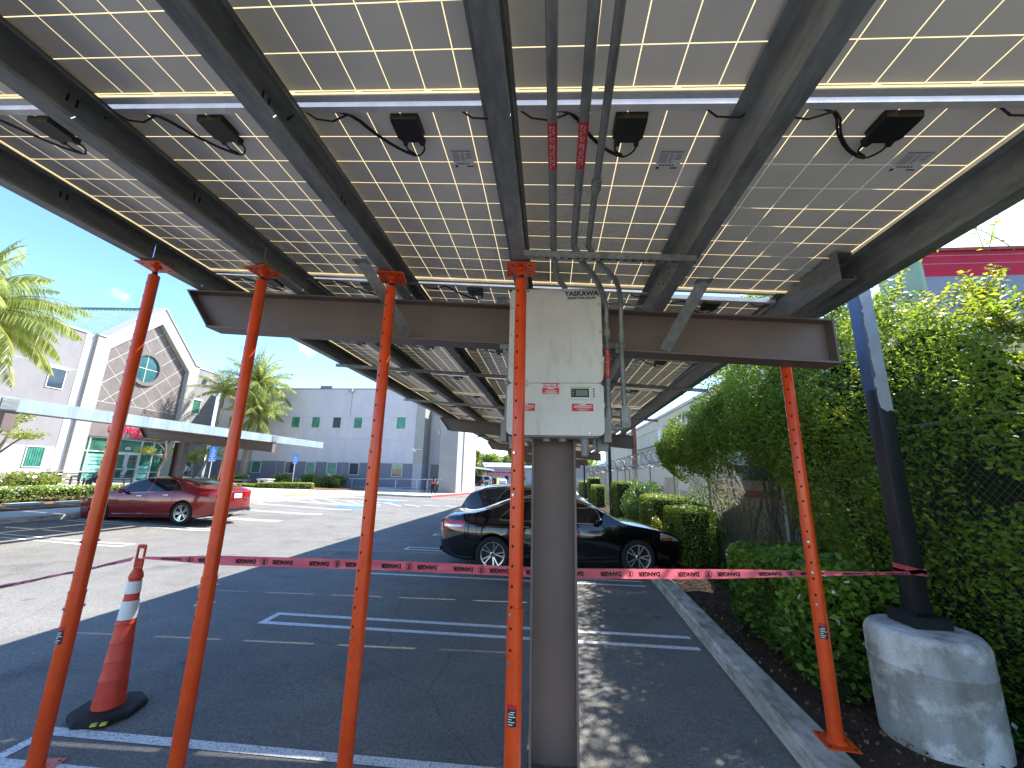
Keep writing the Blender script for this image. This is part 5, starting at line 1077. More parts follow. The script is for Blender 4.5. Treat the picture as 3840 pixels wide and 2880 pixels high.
g = G(); fpoly(g, [(.4 + 1.25 * math.cos(2 * PI * k / 40), 10.45 + 1.25 * math.sin(2 * PI * k / 40)) for k in range(40)], REC, REC + .04); build('pane', g, 'win_teal', rw_)
g = G(); fbox(g, .375, .425, 9.2, 11.7, REC + .04, REC + .07); fbox(g, -.85, 1.65, 10.43, 10.48, REC + .04, REC + .068); build('muntin', g, 'win_frame', rw_)
# green standing-seam roof behind the gable
g = G()
def rf(u, z, d): return fp(u, z, d)
g.add([rf(.2, 16.3, -1), rf(4.7, 11.95, -1), rf(4.7, 11.95, -16), rf(.2, 16.3, -16), rf(-4.5, 12.0, -1), rf(-4.5, 12.0, -16)], [(0, 1, 2, 3), (0, 3, 5, 4)])
g.add([rf(4.6, 12.05, -1.2), rf(24, 12.05, -1.2), rf(24, 13.4, -7), rf(3.2, 13.4, -7)], [(0, 1, 2, 3)])
ro_ = B('roof', g, 'green_roof'); g = G()
for k in range(38):
    d = -1.2 - k * .40; 
    g.beam(rf(.25, 16.30, d), rf(4.7, 12.0, d), .035, .06, (0, 0, 1))
g.beam(rf(.2, 16.36, -1), rf(.2, 16.36, -16), .25, .06); build('seam', g, 'green_roof', ro_)
g = G(); fbox(g, 8.3, 8.9, 12.2, 13.4, -3, -2.5); build('vent', g, 'greybox', ro_)
def fwindow(u0, u1, z0, z1, d, glass, surround=0, par=clinic, blinds=False):
    g = G(); t = .055
    for a in ((u0, u1, z0, z0 + t), (u0, u1, z1 - t, z1), (u0, u0 + t, z0 + t, z1 - t), (u1 - t, u1, z0 + t, z1 - t)): fbox(g, *a, d, d + .045)
    if surround: fbox(g, u0 - surround, u1 + surround, z1 + .001, z1 + .16, d, d + .09)
    f = build('window', g, 'win_frame', par); g = G(); fbox(g, u0 + t, u1 - t, z0 + t, z1 - t, d, d + .015); build('pane', g, glass, f)
    if blinds:
        g = G(); n_ = 7
        for k in range(n_): uu = u0 + t + (u1 - u0 - 2 * t) * (k + .5) / n_; fbox(g, uu - .012, uu + .02, z0 + t, z1 - t, d + .015, d + .02)
        build('blind', g, 'win_dark', f)
fwindow(7.0, 8.08, 7.12, 8.55, .355, 'win_dark', .14); fwindow(6.98, 8.1, 1.63, 3.05, .36, 'win_green', 0, blinds=True)
fwindow(12.0, 13.1, 7.12, 8.55, .355, 'win_dark', .14); fwindow(12.0, 13.1, 1.63, 3.05, .36, 'win_green'); fwindow(16.6, 17.7, 7.12, 8.55, .355, 'win_dark', .14); fwindow(16.6, 17.7, 1.63, 3.05, .36, 'win_green')
fwindow(-6.25, -5.2, 7.24, 8.7, -.245, 'win_green', .12, blinds=True); fwindow(-6.6, -5.3, 1.5, 3.4, -.245, 'win_green', 0, blinds=True)
# storefront
g = G(); fbox(g, -3.78, 4.12, .5, 4.15, REC - .3, REC - .25); st_ = B('storefront', g, 'store_glass'); g = G()
for u in (4.05, 3.35, 1.28, -1.15, -2.35, -3.7): fbox(g, u - .045, u + .045, .52, 4.12, REC - .25, REC - .15)
for z in (.56, 1.35, 2.98, 4.08):
    for a, b in ((1.28, 4.05), (-3.7, -1.15)) if z == 1.35 else ((-3.7, 4.05),): fbox(g, a, b, z - .045, z + .045, REC - .25, REC - .152)
build('mullion', g, 'door_alum', st_)
for (a, b) in ((.09, 1.22), (-1.1, .03)):
    g = G(); w_ = .11
    for q in ((a, b, .62, .86), (a, b, 2.80, 2.93), (a, a + w_, .86, 2.80), (b - w_, b, .86, 2.80)): fbox(g, *q, REC - .24, REC - .13)
    fbox(g, a + w_, b - w_, 1.55, 1.63, REC - .2, REC - .10); dr = build('door', g, 'door_alum', st_)
    g = G(); uu = (b - .15) if a < 0 else (a + .15); fbox(g, uu - .02, uu + .02, 1.3, 1.75, REC - .13, REC - .07); build('handle', g, 'chrome', dr)
g = G(); fbox(g, -2.2, -1.3, .8, 1.9, REC - .248, REC - .24); build('poster', g, 'poster', st_); g = G(); fbox(g, 1.9, 3.2, .75, 2.75, REC - .248, REC - .24); po = build('poster', g, 'poster', st_)
g = G()
for z, a, b in ((2.5, 2.1, 3.0), (2.2, 2.2, 2.9), (1.9, 2.1, 3.0), (1.2, 2.1, 2.8), (1.0, 2.1, 2.9), (1.6, -2.1, -1.4), (1.4, -2.1, -1.5), (1.2, -2.1, -1.4)): fbox(g, a, b, z - .04, z + .04, REC - .24, REC - .236)
build('print', g, 'store_glass', po)
TF = lambda u, z, d: frame(fp(u, z, d), -FU, (0, 0, 1))
g = G(); t = text_g('neighborhood', .92, TF(-.05, 4.93, REC + .03), .022, .03, sx=.92); g.merge(t); g.merge(text_g('HEALTHCARE', .42, TF(-1.0, 4.42, REC + .03), .012, .03, sx=1.0)); B('sign_lettering', g, 'sign_red')
g = text_g('425', .34, TF(.05, 3.33, REC - .235), .004, .01); B('street_number', g, 'white')
g = text_g('neighborhood', .17, TF(-.5, 2.3, REC - .195), .004, .002); B('door_lettering', g, 'sign_red')
g = G(); fbox(g, 4.45, 5.0, 2.62, 2.9, .002, .02); B('plaque', g, 'white')
g = G(); fbox(g, -6.6, -6.1, 11.0, 11.3, -.245, .15); B('wall_light', g, 'stucco_white')
# ================================================================ OFFICE WING (front plane y~39.9, facing -y)
wing = thing('office_wing', (-22, 45, .2), 'long two-storey lilac and slate office wing with green-tinted windows and white corner pillars', 'office building')
W_ = lambda nm, g, m, par=wing, **k: build(nm, g, m, par, **k)
YW = 39.92
g = G(); g.box(-36.2, -13.72, YW, YW + 14, 2.74, 10.40); W_('wall', g, 'stucco_grey')
g = G(); g.box(-36.2, -13.72, YW - .004, YW + 14, -.5, 2.74); W_('base_wall', g, 'stucco_band')
g = G(); g.box(-36.2, -13.6, YW - .06, YW + 14, 10.40, 10.50); W_('coping', g, 'stucco_band')
g = G()
for z in (7.40, 5.08): g.box(-36.2, -13.75, YW - .006, YW + .02, z - .022, z + .022)
g.box(-36.2, -13.75, YW - .012, YW + .02, 2.70, 2.76)
for x in (-21.15, -28.35): g.box(x - .015, x + .015, YW - .006, YW + .02, -.4, 7.4)
W_('wall_joint', g, 'joint_white')
g = G(); g.box(-21.0, -20.9, YW - .004, YW + .01, 7.5, 10.2); W_('wall_streak', g, 'joint_grey')  # darker grey vertical streak on the upper wall
def ywin(x0, x1, z0, z1, glass, d=YW, kind=0, par=wing):
    g = G(); t = .06
    for a in ((x0, x1, z0, z0 + t), (x0, x1, z1 - t, z1), (x0, x0 + t, z0 + t, z1 - t), (x1 - t, x1, z0 + t, z1 - t)): g.box(a[0], a[1], d - .05, d + .01, a[2], a[3])
    if kind == 2: g.box(x0 - .05, x1 + .1, d - .08, d, z1, z1 + .2)
    f = build('window', g, 'win_frame', par); g = G(); g.box(x0 + t, x1 - t, d - .02, d + .005, z0 + t, z1 - t); build('pane', g, glass, f)
    if kind == 1:
        g = G()
        for k in range(8): xx = x0 + t + (x1 - x0 - 2 * t) * (k + .5) / 8; g.box(xx - .02, xx + .025, d - .026, d - .02, z0 + t, z1 - t)
        build('blind', g, 'win_dark', f)
for x, gl in ((-34.6, 'win_green'), (-31.0, 'win_dark'), (-27.39, 'win_green'), (-25.13, 'win_green'), (-22.8, 'win_dark'), (-20.48, 'win_green')): ywin(x, x + .98, 6.19, 7.42, gl)
for x, gl, k in ((-34.6, 'win_green', 1), (-31.13, 'win_green', 1), (-27.42, 'win_dark', 1), (-25.12, 'win_green', 0), (-22.82, 'win_green', 0), (-20.43, 'win_dark', 1)): ywin(x, x + 1.07, 1.46, 2.70, gl, YW - .004, k)
ywin(-15.83, -14.8, 6.18, 7.5, 'win_green', YW, 2); ywin(-15.9, -14.8, 1.38, 2.66, 'win_dark', YW - .004)
g = G(); g.box(-15.8, -14.9, YW - .03, YW - .024, 2.15, 2.6); W_('half_blind', g, 'win_green')
g = G(); g.box(-25.4, -24.0, YW + 1.2, YW + 2.2, 10.5, 11.05); W_('roof_unit', g, 'greybox')
g = G()
for k in range(5): g.box(-25.3, -24.1, YW + 1.19, YW + 1.2, 10.58 + k * .09, 10.62 + k * .09)
W_('roof_unit_grille', g, 'rim_dark')
g = G(); g.box(-21.2, -20.8, YW - .35, YW, 10.1, 10.42); g.prism([(YW - .35, 10.1), (YW - .5, 9.98), (YW - .5, 10.05), (YW - .35, 10.42)], lambda p: (-21.2, p[0], p[1]), lambda p: (-20.8, p[0], p[1])); W_('wall_light', g, 'stucco_white')
# right end: first white pillar (its lit side faces +x), recess with door, second pillar
g = G(); g.box(-13.72, -12.78, YW - .1, YW + 3, 2.74, 10.1); W_('corner_pillar', g, 'stucco_white')
g = G(); g.box(-13.72, -12.78, YW - .104, YW + 3, -.5, 2.74); W_('corner_pillar_base', g, 'stucco_bandlight')
g = G(); g.box(-12.78, -9.0, YW + 2.2, YW + 9, -.5, 9.6); W_('recess_wall', g, 'stucco_grey')
g = G(); g.box(-12.77, -10.9, YW + 2.19, YW + 2.25, 2.9, 2.95); g.box(-12.77, -9, YW + 2.17, YW + 2.25, 5.2, 5.25); g.box(-12.77, -9, YW + 2.1, YW + 2.25, 8.0, 8.16); W_('wall_joint', g, 'joint_white')
g = G(); g.box(-12.5, -11.55, YW + 2.15, YW + 2.21, .35, 2.72); dr = W_('door', g, 'stucco_lilac'); g = G(); g.box(-11.72, -11.66, YW + 2.1, YW + 2.15, 1.35, 1.5); build('handle', g, 'rim_dark', dr)
g = G(); g.box(-11.95, -11.7, YW + 2.05, YW + 2.2, 5.95, 6.25); W_('wall_light', g, 'white')
g = G(); g.box(-10.95, -9.15, YW - .35, YW + 5, -.5, 10.1); W_('end_pillar', g, 'stucco_white')
g = G()
for z in (5.1, 2.85, .45): g.box(-10.955, -9.145, YW - .356, YW + 5, z, z + .035)
W_('end_pillar_joint', g, 'joint_grey')
g = G(); g.box(-13.9, -13.6, YW - .22, YW - .1, 4.02, 4.22); g.tube([(-13.6, YW - .16, 4.14), (-13.0, YW - .2, 4.18), (-12.9, YW - .2, 4.1)], .04, 8); g.obox((-13.45, YW - .25, 3.95), (.16, .34, .16)); W_('security_camera', g, 'white')
# ramp with white rails in front of the wing
ramp = thing('ramp_rail', (-16, 38.3, .2), 'white metal handrail along the ramp in front of the slate wall', 'handrail')
g = G(); 
for x in (-19.1, -17.0, -14.7, -12.6, -11.6, -10.6):
    z0 = gz(x, 38) + .1; y = 38.2; g.box(x - .025, x + .025, y - .025, y + .025, z0 - .1, 1.12)
build('post', g, 'metal_rail', ramp); g = G(); g.tube([(-19.3, 38.2, 1.12), (-14.0, 38.2, 1.22), (-12.5, 38.2, 1.22), (-10.3, 38.6, 1.30)], .03, 8); g.tube([(-19.1, 38.2, .35), (-12.6, 38.2, .45)], .02, 6); g.tube([(-19.3, 38.2, 1.12), (-19.4, 38.2, 1.05), (-19.4, 38.2, .95)], .025, 6); build('rail', g, 'metal_rail', ramp)
slab('ramp', [(-17.5, 37.6), (-12.2, 37.6), (-12.2, 39.7), (-17.5, 39.7)], .32, 'pave')
# ================================================================ SECOND CARPORT (left) and a far one
def carport2(name, dx, dy, y0, y1, girders, label, cols=True):
    root = thing(name, (dx, (y0 + y1) / 2, gz(dx, y0)), label, 'solar carport'); zo = -.02
    zf = lambda x, y=0: 3.09 - .086 * (x - 0) + zo - .006 * max(0, y - 20)
    for gy in girders:
        build('girder', girder_g(1, gy, dx, lambda x: zf(x, gy)), 'brown_steel', root)
        if cols: build('column', column_g(dx - 1.79, dx - 1.37, gy - .02, gz(dx - 1, gy) - .2, zf(-1.5, gy) - .37, .24), 'brown_steel', root)
    for i, x in enumerate(PW): build('purlin' if i < 5 else 'edge_purlin', cpurlin_g(x + dx + (0 if i < 5 else .22), y0, y1, lambda X, Y: zf(X - dx, Y), flip=1 if i < 5 else -1, H=.203 if i < 5 else .27), 'galv' if i < 5 else 'galv_fascia', root)
    g = G(); f = G(); y = y0 + .05; k = 0
    while y + 1.7 < y1 + .3:
        for x in PL:
            xx = x + dx; z = zf(x, y) + .235; z2 = zf(x + 1, y) + .235; g.box(xx, xx + 1., y, y + 1.69, 0, .001) if 0 else g.add([(xx, y, z), (xx + 1.02, y, z2), (xx + 1.02, y + 1.72, z2), (xx, y + 1.72, z)], [(0, 1, 2, 3)])
        x = PL[4] + dx + 1.03; z = zf(PL[4] + 1.03, y); f.box(x, x + .06, y, y + 1.72, z + .215, z + .262)
        y += 1.76; k += 1
    build('panel_field', g, 'cells_far', root); build('panel_edge', f, 'alum', root)
    for gy in girders: g = G(); g.box(dx + 2.335, dx + 2.345, gy - .12, gy + .14, zf(2.3, gy) + .02, zf(2.3, gy) + .24); build('splice_plate', g, 'galv', root)
    return root
carport2('solar_carport', -12.88, 0, -2.0, 17.9, (6.75, 14.5), 'second carport over the far stalls, its pale galvanised edge crossing in front of the clinic')
carport2('solar_carport', -13.2, 0, 46, 80, (52, 60.5, 69, 77), 'distant carport roof beyond the grey wing, sheltering the far cars')
# ================================================================ FAR BUILDING
fb = thing('far_building', (-14, 106, -.36), 'low blue-grey building with a row of red awnings at the far end of the lot', 'building')
g = G(); g.box(-48, -2.0, 104, 118, -1, 3.3); build('wall', g, 'stucco_grey', fb)
g = G(); g.prism([(103.4, 3.3), (103.4, 3.75), (112, 5.0), (112, 3.3)], lambda p: (-48.5, p[0], p[1]), lambda p: (-1.6, p[0], p[1])); build('roof', g, 'stucco_bandlight', fb)
g = G(); g.box(-48.5, -1.6, 103.2, 103.4, 3.2, 3.5); build('fascia', g, 'joint_white', fb)
g = G()
for k in range(22): x = -40 + k * 1.55; g.prism([(102.2, 2.05), (104, 2.5), (104, 2.2)], lambda p, x=x: (x, p[0], p[1]), lambda p, x=x: (x + 1.2, p[0], p[1]))
build('awning', g, 'sign_red', fb)
for x in (-32, -27, -22.5, -18.0, -15.8, -11.4, -7.0): ywin(x, x + 1.1, .5, 1.55, 'win_dark', 104, 0, fb)
g = G(); g.box(-2.6, 1.5, 101, 118, -1, 4.2); build('end_block', g, 'win_dark', fb)
build('sign_lettering', text_g('ood', 1.0, frame((-1.0, 100.95, 3.3), (1, 0, 0), (0, 0, 1)), .03, .03), 'sign_red', fb)
g = G()
for x in (-16.9, -9.8): g.box(x, x + .7, 106, 107, 4.2, 4.6)
build('roof_vent', g, 'white', fb)
fb2 = thing('pale_warehouse', (6, 66, -.3), 'pale stucco building glimpsed past the hedges at the far right end', 'building')
g = G(); g.box(3.4, 20, 66, 80, -1, 3.4); build('wall', g, 'stucco_white', fb2); g = G(); g.box(3.3, 20, 65.8, 66, 3.2, 3.5); build('eave', g, 'stucco_bandlight', fb2); g = G(); g.box(3.9, 6.5, 65.96, 66, .2, 1.6); build('shutter', g, 'joint_white', fb2)
# ================================================================ NEIGHBOUR BUILDING ON THE RIGHT
nb = thing('warehouse', (12, 20, 0), 'tall block warehouse over the fence with red and blue front and a beige graffitied side', 'warehouse')
g = G(); g.box(8.42, 26, 9.0, 9.3, -.3, 6.42); build('front_wall', g, 'wall_blue', nb)
g = G(); g.box(8.40, 26, 8.996, 9.3, 6.42, 7.02); build('red_band', g, 'wall_red', nb); g = G(); g.box(8.36, 26, 8.93, 9.35, 7.02, 7.09); build('cap', g, 'coping_red', nb)
g = G()
for k in range(6): z = 6.42 - .42 * (k + 1); g.box(8.43, 26, 8.994, 9.0, z - .006, z + .006)
for k in range(2): g.box(8.43, 26, 8.990, 8.996, 6.72 + k * .2, 6.73 + k * .2)
build('block_joint', g, 'joint_grey', nb)
g = G(); g.box(8.34, 8.42, 8.99, 10.1, -.3, 6.92); build('green_corner', g, 'wall_green', nb)
g = G(); g.box(8.42, 8.7, 9.3, 62, -.3, 6.3); build('side_wall', g, 'wall_beige', nb)
g = G(); g.box(8.30, 8.7, 10.1, 62, 6.3, 6.48); g.box(8.36, 8.42, 10.1, 62, 5.55, 5.62); build('eave', g, 'joint_white', nb)
g = G(); g.tube([(8.35, 11.5, 6.0), (8.33, 14, 5.95), (8.35, 20, 5.9)], .03, 6); g.tube([(8.3, 10.4, 6.3), (8.3, 10.5, 5.9), (8.32, 10.7, 5.2)], .02, 6); g.box(8.28, 8.42, 10.9, 11.2, 6.15, 6.28); build('service_cable', g, 'rim_dark', nb)
g = G()                                           # looping graffiti strokes on the side wall
rr = random.Random(5)
for k in range(5):
    cy_, cz_ = 11.2 + k * .9, 5.5 - k * .05; pts = []
    for q in range(16): a = q * .55 + k; pts.append((8.405, cy_ + .38 * math.cos(a) * (1 - q * .02) + q * .02, cz_ + .33 * math.sin(a * .9 + k)))
    g.tube(pts, .022, 4)
build('graffiti', g, 'joint_grey', nb)
g = G(); g.box(8.38, 8.42, 30.5, 31.8, 4.2, 5.6); build('window', g, 'win_frame', nb)
g = G(); g.box(8.2, 8.42, 22, 40, 4.35, 4.45); g.tube([(8.3, 22.2, 4.4), (8.3, 22.2, 2.2)], .05, 6); build('downpipe', g, 'galv', nb)
sh = thing('garden_shed', (5.6, 13.6, 0), 'low yellowish shed with a dark flat roof behind the chain-link fence', 'shed')
g = G(); g.box(5.0, 7.6, 12.6, 15, -.3, 2.08); build('wall', g, 'wall_beige', sh); g = G(); g.box(4.85, 7.8, 12.4, 15.2, 2.08, 2.28); build('roof', g, 'rim_dark', sh)
# garden wall with a red coping under the vines
gw = thing('garden_wall', (4.15, 6, 0), 'weathered pinkish plaster wall with a red coping course behind the vines', 'wall')
g = G(); g.box(4.15, 4.4, 1.0, 10.9, -.3, 1.52); build('wall', g, 'pinkwall', gw); g = G(); g.box(4.12, 4.43, 1.0, 10.9, 1.52, 1.66); build('coping', g, 'coping_red', gw); g = G(); g.box(4.15, 4.4, 1, 10.9, 1.66, 1.86); build('top_course', g, 'pinkwall', gw)
# ================================================================ FENCE with razor wire
fx = lambda y: 3.6 + .018 * max(0, y - 9.6)
fence = thing('chain_link_fence', (3.6, 12, 0), 'galvanised chain-link fence topped with razor-wire coils behind the hedges', 'fence')
for y in (.2, 6.7, 9.65, 12.35, 15.4, 18.1, 20.9, 23.6, 26.4, 29.2, 32, 35, 38, 41, 44):
    g = G(); z = gz(3.6, y); g.tube([(fx(y), y, z - .1), (fx(y), y, z + 2.52)], .032, 8); (g.tube([(fx(y), y, z + 2.45), (fx(y) - .30, y, z + 2.85)], .02, 6) if y > 12 else None); build('post', g, 'wire', fence)
g = G(); g.tube([(fx(.9), .9, 2.42), (fx(10), 10, 2.42), (fx(44), 44, 2.22)], .021, 6); build('top_rail', g, 'wire', fence)
g = G(); p = .056; nrow = 40                 # woven mesh: crossing wires, near part only as dense as can be seen
def mesh_wires(y0, y1, p, r):
    n_ = int((y1 - y0) / p); nz_ = int(2.3 / p)
    for sgn in (1, -1):
        for k in range(-nz_ if sgn > 0 else 0, n_ if sgn > 0 else n_ + nz_):
            ya = y0 + k * p; a0 = 0; a1 = nz_
            # clip wire to y range
            if sgn > 0: t0 = max(0, (y0 - ya) / p); t1 = min(nz_, (y1 - ya) / p)
            else: t0 = max(0, (ya - y1) / p); t1 = min(nz_, (ya - y0) / p)
            if t1 - t0 < 1: continue
            A = (ya + sgn * t0 * p, t0 * p); Bq = (ya + sgn * t1 * p, t1 * p)
            P0, P1 = [Vector((fx(q[0]) + .002 * sgn, q[0], gz(3.6, q[0]) + .08 + q[1])) for q in (A, Bq)]
            d = (P1 - P0).normalized(); u = d.cross(Vector((1, 0, 0))) * r; v = Vector((r, 0, 0))
            g.add([P0 + u, P0 - u * .5 + v, P0 - u * .5 - v, P1 + u, P1 - u * .5 + v, P1 - u * .5 - v], [(0, 1, 4, 3), (1, 2, 5, 4), (2, 0, 3, 5)])
mesh_wires(1.0, 9, .066, .0028); mesh_wires(9, 22, .075, .0024); mesh_wires(22, 44, .16, .0034); build('mesh', g, 'wire', fence)
g = G(); pts = []; n_ = int((44 - 6.5) / .40 * 14)
for k in range(n_): a = 2 * PI * k / 14; y = 6.5 + k * .40 / 14; pts.append((fx(y) - .12 + .30 * math.cos(a), y + .12 * math.sin(a * .5), 2.56 + gz(3.6, y) + .30 * math.sin(a)))
g.tube(pts, .0085, 3); build('razor_wire', g, 'wire', fence)
# poles and bins beyond the fence
g = G(); g.tube([(4.12, 20, -.2), (4.12, 20, 6.5)], [.14, .11], 12); tag(build('utility_pole', g, 'rust', origin=(4.12, 20, 0)), 'rust-brown utility pole behind the razor wire', 'pole')
for (x, y, lb) in ((2.92, 20, 'thick black lamp post rising beside the clipped hedges'), (3.05, 36, 'farther black lamp post near the end of the hedges')):
    g = G(); g.tube([(x, y, -.3), (x, y, 5.2)], .075, 10); tag(build('lamp_post', g, 'black_paint', origin=(x, y, gz(x, y))), lb, 'lamp post')
for (x, y, z1, w_, lb) in ((3.98, 14, 1.95, .36, 'taller dark bin or board leaning behind the fence'), (4.1, 13, 1.58, .24, 'shorter dark bin behind the fence')):
    g = G(); g.obox((x, y, z1 / 2 - .1), (w_, .35, z1 + .1), Matrix.Rotation(.06, 3, 'Y')); tag(build('bin', g, 'rim_dark', origin=(x, y, 0), bevel=.03), lb, 'bin')
# ================================================================ VEGETATION
def shell_pts(n, x0, x1, y0, y1, z0, z1, depth=.12, top=1., rng=RNG, rough=.05):
    """points near the faces of a clipped box"""
    dx, dy, dz = x1 - x0, y1 - y0, z1 - z0; A = np.array([dy * dz, dy * dz, dx * dz, dx * dz, dx * dy * top]); f = rng.choice(5, n, p=A / A.sum())
    P = np.stack([rng.uniform(x0, x1, n), rng.uniform(y0, y1, n), rng.uniform(z0, z1, n)], 1); d = np.abs(rng.normal(0, depth, n))
    P[f == 0, 0] = x0 + d[f == 0]; P[f == 1, 0] = x1 - d[f == 1]; P[f == 2, 1] = y0 + d[f == 2]; P[f == 3, 1] = y1 - d[f == 3]; P[f == 4, 2] = z1 - d[f == 4]
    N = np.stack([nz3(P, 3.1, 1), nz3(P, 3.3, 2), nz3(P, 2.9, 3)], 1); P += N * rough
    # soften the box corners
    c = np.array([(x0 + x1) / 2, (y0 + y1) / 2, (z0 + z1) / 2]); h = np.array([dx, dy, dz]) / 2; q = (P - c) / h; r = (np.abs(q) ** 7).sum(1) ** (1 / 7); s_ = np.where(r > 1, 1 / r, 1)[:, None]
    P = c + q * s_ * h; P[:, 2] = np.maximum(P[:, 2], z0); return P
def clipped(name, label, x0, x1, y0, y1, h, n, size=.05, m='leaf_hedge', group='clipped hedges along the kerb', shade=.0, sprig=0):
    z0 = gz((x0 + x1) / 2, y0) + .1; z1 = z0 + h - .1; root = thing(name, ((x0 + x1) / 2, (y0 + y1) / 2, z0), label, 'hedge', group)
    P = shell_pts(n, x0, x1, y0, y1, z0, z1); leaves('foliage', P, size, m, root, .55, rnd=.42 + .25 * nz3(P, 2.2, 5) + .35 * np.clip((P[:, 2] - z1 + .14) / .14, 0, 1) + RNG.normal(0, .16, len(P)))  # top leaves coloured lighter, sunlight on the hedge top put into the colour
    g = G(); i = .13; g.box(x0 + i, x1 - i, y0 + i, y1 - i, z0 - .1, z1 - i)  # added dark box inside the leaves to block light
    core = build('branch_light_block', g, 'leafcore', root); return root
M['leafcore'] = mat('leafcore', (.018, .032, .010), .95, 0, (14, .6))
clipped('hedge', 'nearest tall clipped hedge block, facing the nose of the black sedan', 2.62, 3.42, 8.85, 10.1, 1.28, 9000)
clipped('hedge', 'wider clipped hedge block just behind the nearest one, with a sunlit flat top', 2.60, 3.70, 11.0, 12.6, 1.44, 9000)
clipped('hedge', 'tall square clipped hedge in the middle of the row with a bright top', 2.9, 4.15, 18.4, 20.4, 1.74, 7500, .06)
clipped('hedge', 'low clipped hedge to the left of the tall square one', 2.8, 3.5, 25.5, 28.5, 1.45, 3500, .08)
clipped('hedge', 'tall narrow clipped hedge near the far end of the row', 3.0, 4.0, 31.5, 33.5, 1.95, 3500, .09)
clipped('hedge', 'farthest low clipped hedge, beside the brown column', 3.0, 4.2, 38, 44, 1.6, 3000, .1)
# loose bushes between the clipped blocks
def blob_pts(n, c, r, rng=RNG, inner=.55, lump=.22, sc=1.6, seed=0):
    d = rng.normal(size=(n, 3)); d /= np.linalg.norm(d, axis=1)[:, None]; rr = inner + (1 - inner) * rng.uniform(0, 1, n) ** .5; rr = rr * (1 + lump * nz3(d * sc * 1.6, 1, seed)); return np.array(c) + d * rr[:, None] * np.array(r)
def bush(name, label, c, r, n, size, m, group=None, cat='bush', core=.7, seed=0, inner=.6, lump=.22):
    z0 = c[2] - r[2]; root = thing(name, (c[0], c[1], max(z0, gz(c[0], c[1]))), label, cat, group); P = blob_pts(n, c, r, seed=seed, inner=inner, lump=lump); P = P[P[:, 2] > gz(c[0], c[1]) + .03]
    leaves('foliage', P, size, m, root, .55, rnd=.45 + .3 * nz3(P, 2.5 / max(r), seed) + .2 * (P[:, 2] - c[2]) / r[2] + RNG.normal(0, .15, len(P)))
    if core:
        g = G(); k = 9; vs = []  # added dark core under the leaves so light does not pass through
        for i in range(k + 1):
            for j in range(14): a = PI * i / k; b = 2 * PI * j / 14; q = core * (1 + .12 * math.sin(3 * b + i)); vs.append((c[0] + r[0] * q * math.sin(a) * math.cos(b), c[1] + r[1] * q * math.sin(a) * math.sin(b), max(gz(c[0], c[1]), c[2] + r[2] * q * math.cos(a))))
        g.add(vs, [(i * 14 + j, i * 14 + (j + 1) % 14, i * 14 + 14 + (j + 1) % 14, i * 14 + 14 + j) for i in range(k) for j in range(14)]); build('branch_light_block', g, 'leafcore', root)
    return root
bush('shrub', 'dark loose shrub between the clipped hedges and the fence', (3.25, 14.6, .85), (.62, 2.2, .95), 7000, .075, 'leaf_ivy', seed=3)
bush('shrub', 'dark shrub behind the nearest clipped hedge at the foot of the fence post', (3.55, 10.4, .75), (.35, 1.4, .75), 4500, .06, 'leaf_ivy', seed=4)
bush('shrub', 'small bright yellow-green sprout low beside the second hedge', (2.62, 10.55, .62), (.13, .18, .32), 900, .06, 'leaf_yel', core=0, seed=6)
# near bush by the orange prop: larger leaves
nbz = thing('broadleaf_bush', (2.75, 4.7, .1), 'broad-leaved bush beside the rightmost orange prop and the kerb', 'bush')
P = shell_pts(10500, 2.28, 3.35, 3.95, 5.9, .12, 1.10, .10, 1.2, rough=.09); P2 = blob_pts(3500, (2.60, 4.3, .55), (.42, .5, .58), seed=9); P = np.concatenate([P, P2[P2[:, 2] > .12]]); P = P[(P[:, 0] - 2.725) ** 2 + (P[:, 1] - 3.51) ** 2 > .40 ** 2]
M['leaf_broad'] = leafmat('leaf_broad', [(.038, .085, .018), (.08, .18, .032), (.14, .28, .045), (.24, .40, .06)], .30, .35)
leaves('foliage', P, .070, 'leaf_broad', nbz, .62, rnd=.42 + .25 * nz3(P, 2.6, 8) + .25 * (P[:, 2] - .7) + RNG.normal(0, .18, len(P)), flat=.5)
g = G(); g.box(2.46, 3.2, 4.15, 5.7, 0, .95); g.box(2.42, 2.8, 4.05, 4.5, 0, .75); build('branch_light_block', g, 'leafcore', nbz)  # two added dark boxes that block light inside the bush
# ivy creeping on the ground and at the wall foot
P = np.stack([RNG.uniform(2.35, 4.1, 15000), RNG.uniform(3.4, 8.9, 15000), RNG.uniform(.08, .2, 15000)], 1); dens = nz3(P, 1.6, 12) + (P[:, 0] - 3.0) * 1.3
P = P[dens > .25]; P[:, 2] += RNG.uniform(0, .25, len(P)) * np.clip((P[:, 0] - 2.9), 0, 1)
tag(leaves('ground_ivy', P, .055, 'leaf_ivy', None, .7, flat=2), kind='stuff')
P = np.stack([RNG.uniform(2.0, 3.9, 2600), RNG.uniform(1.6, 9, 2600), np.full(2600, 0.)], 1); P[:, 2] = .155 + .05 * np.sin(P[:, 0] * 3 + P[:, 1] * 1.7) * np.clip((P[:, 0] - 1.9), 0, 1)
tag(leaves('leaf_litter', P, .035, 'leaf_litter', None, .6, flat=3) if 'leaf_litter' in M else leaves('leaf_litter', P, .035, 'leaf_twig', None, .6, flat=3), kind='stuff')
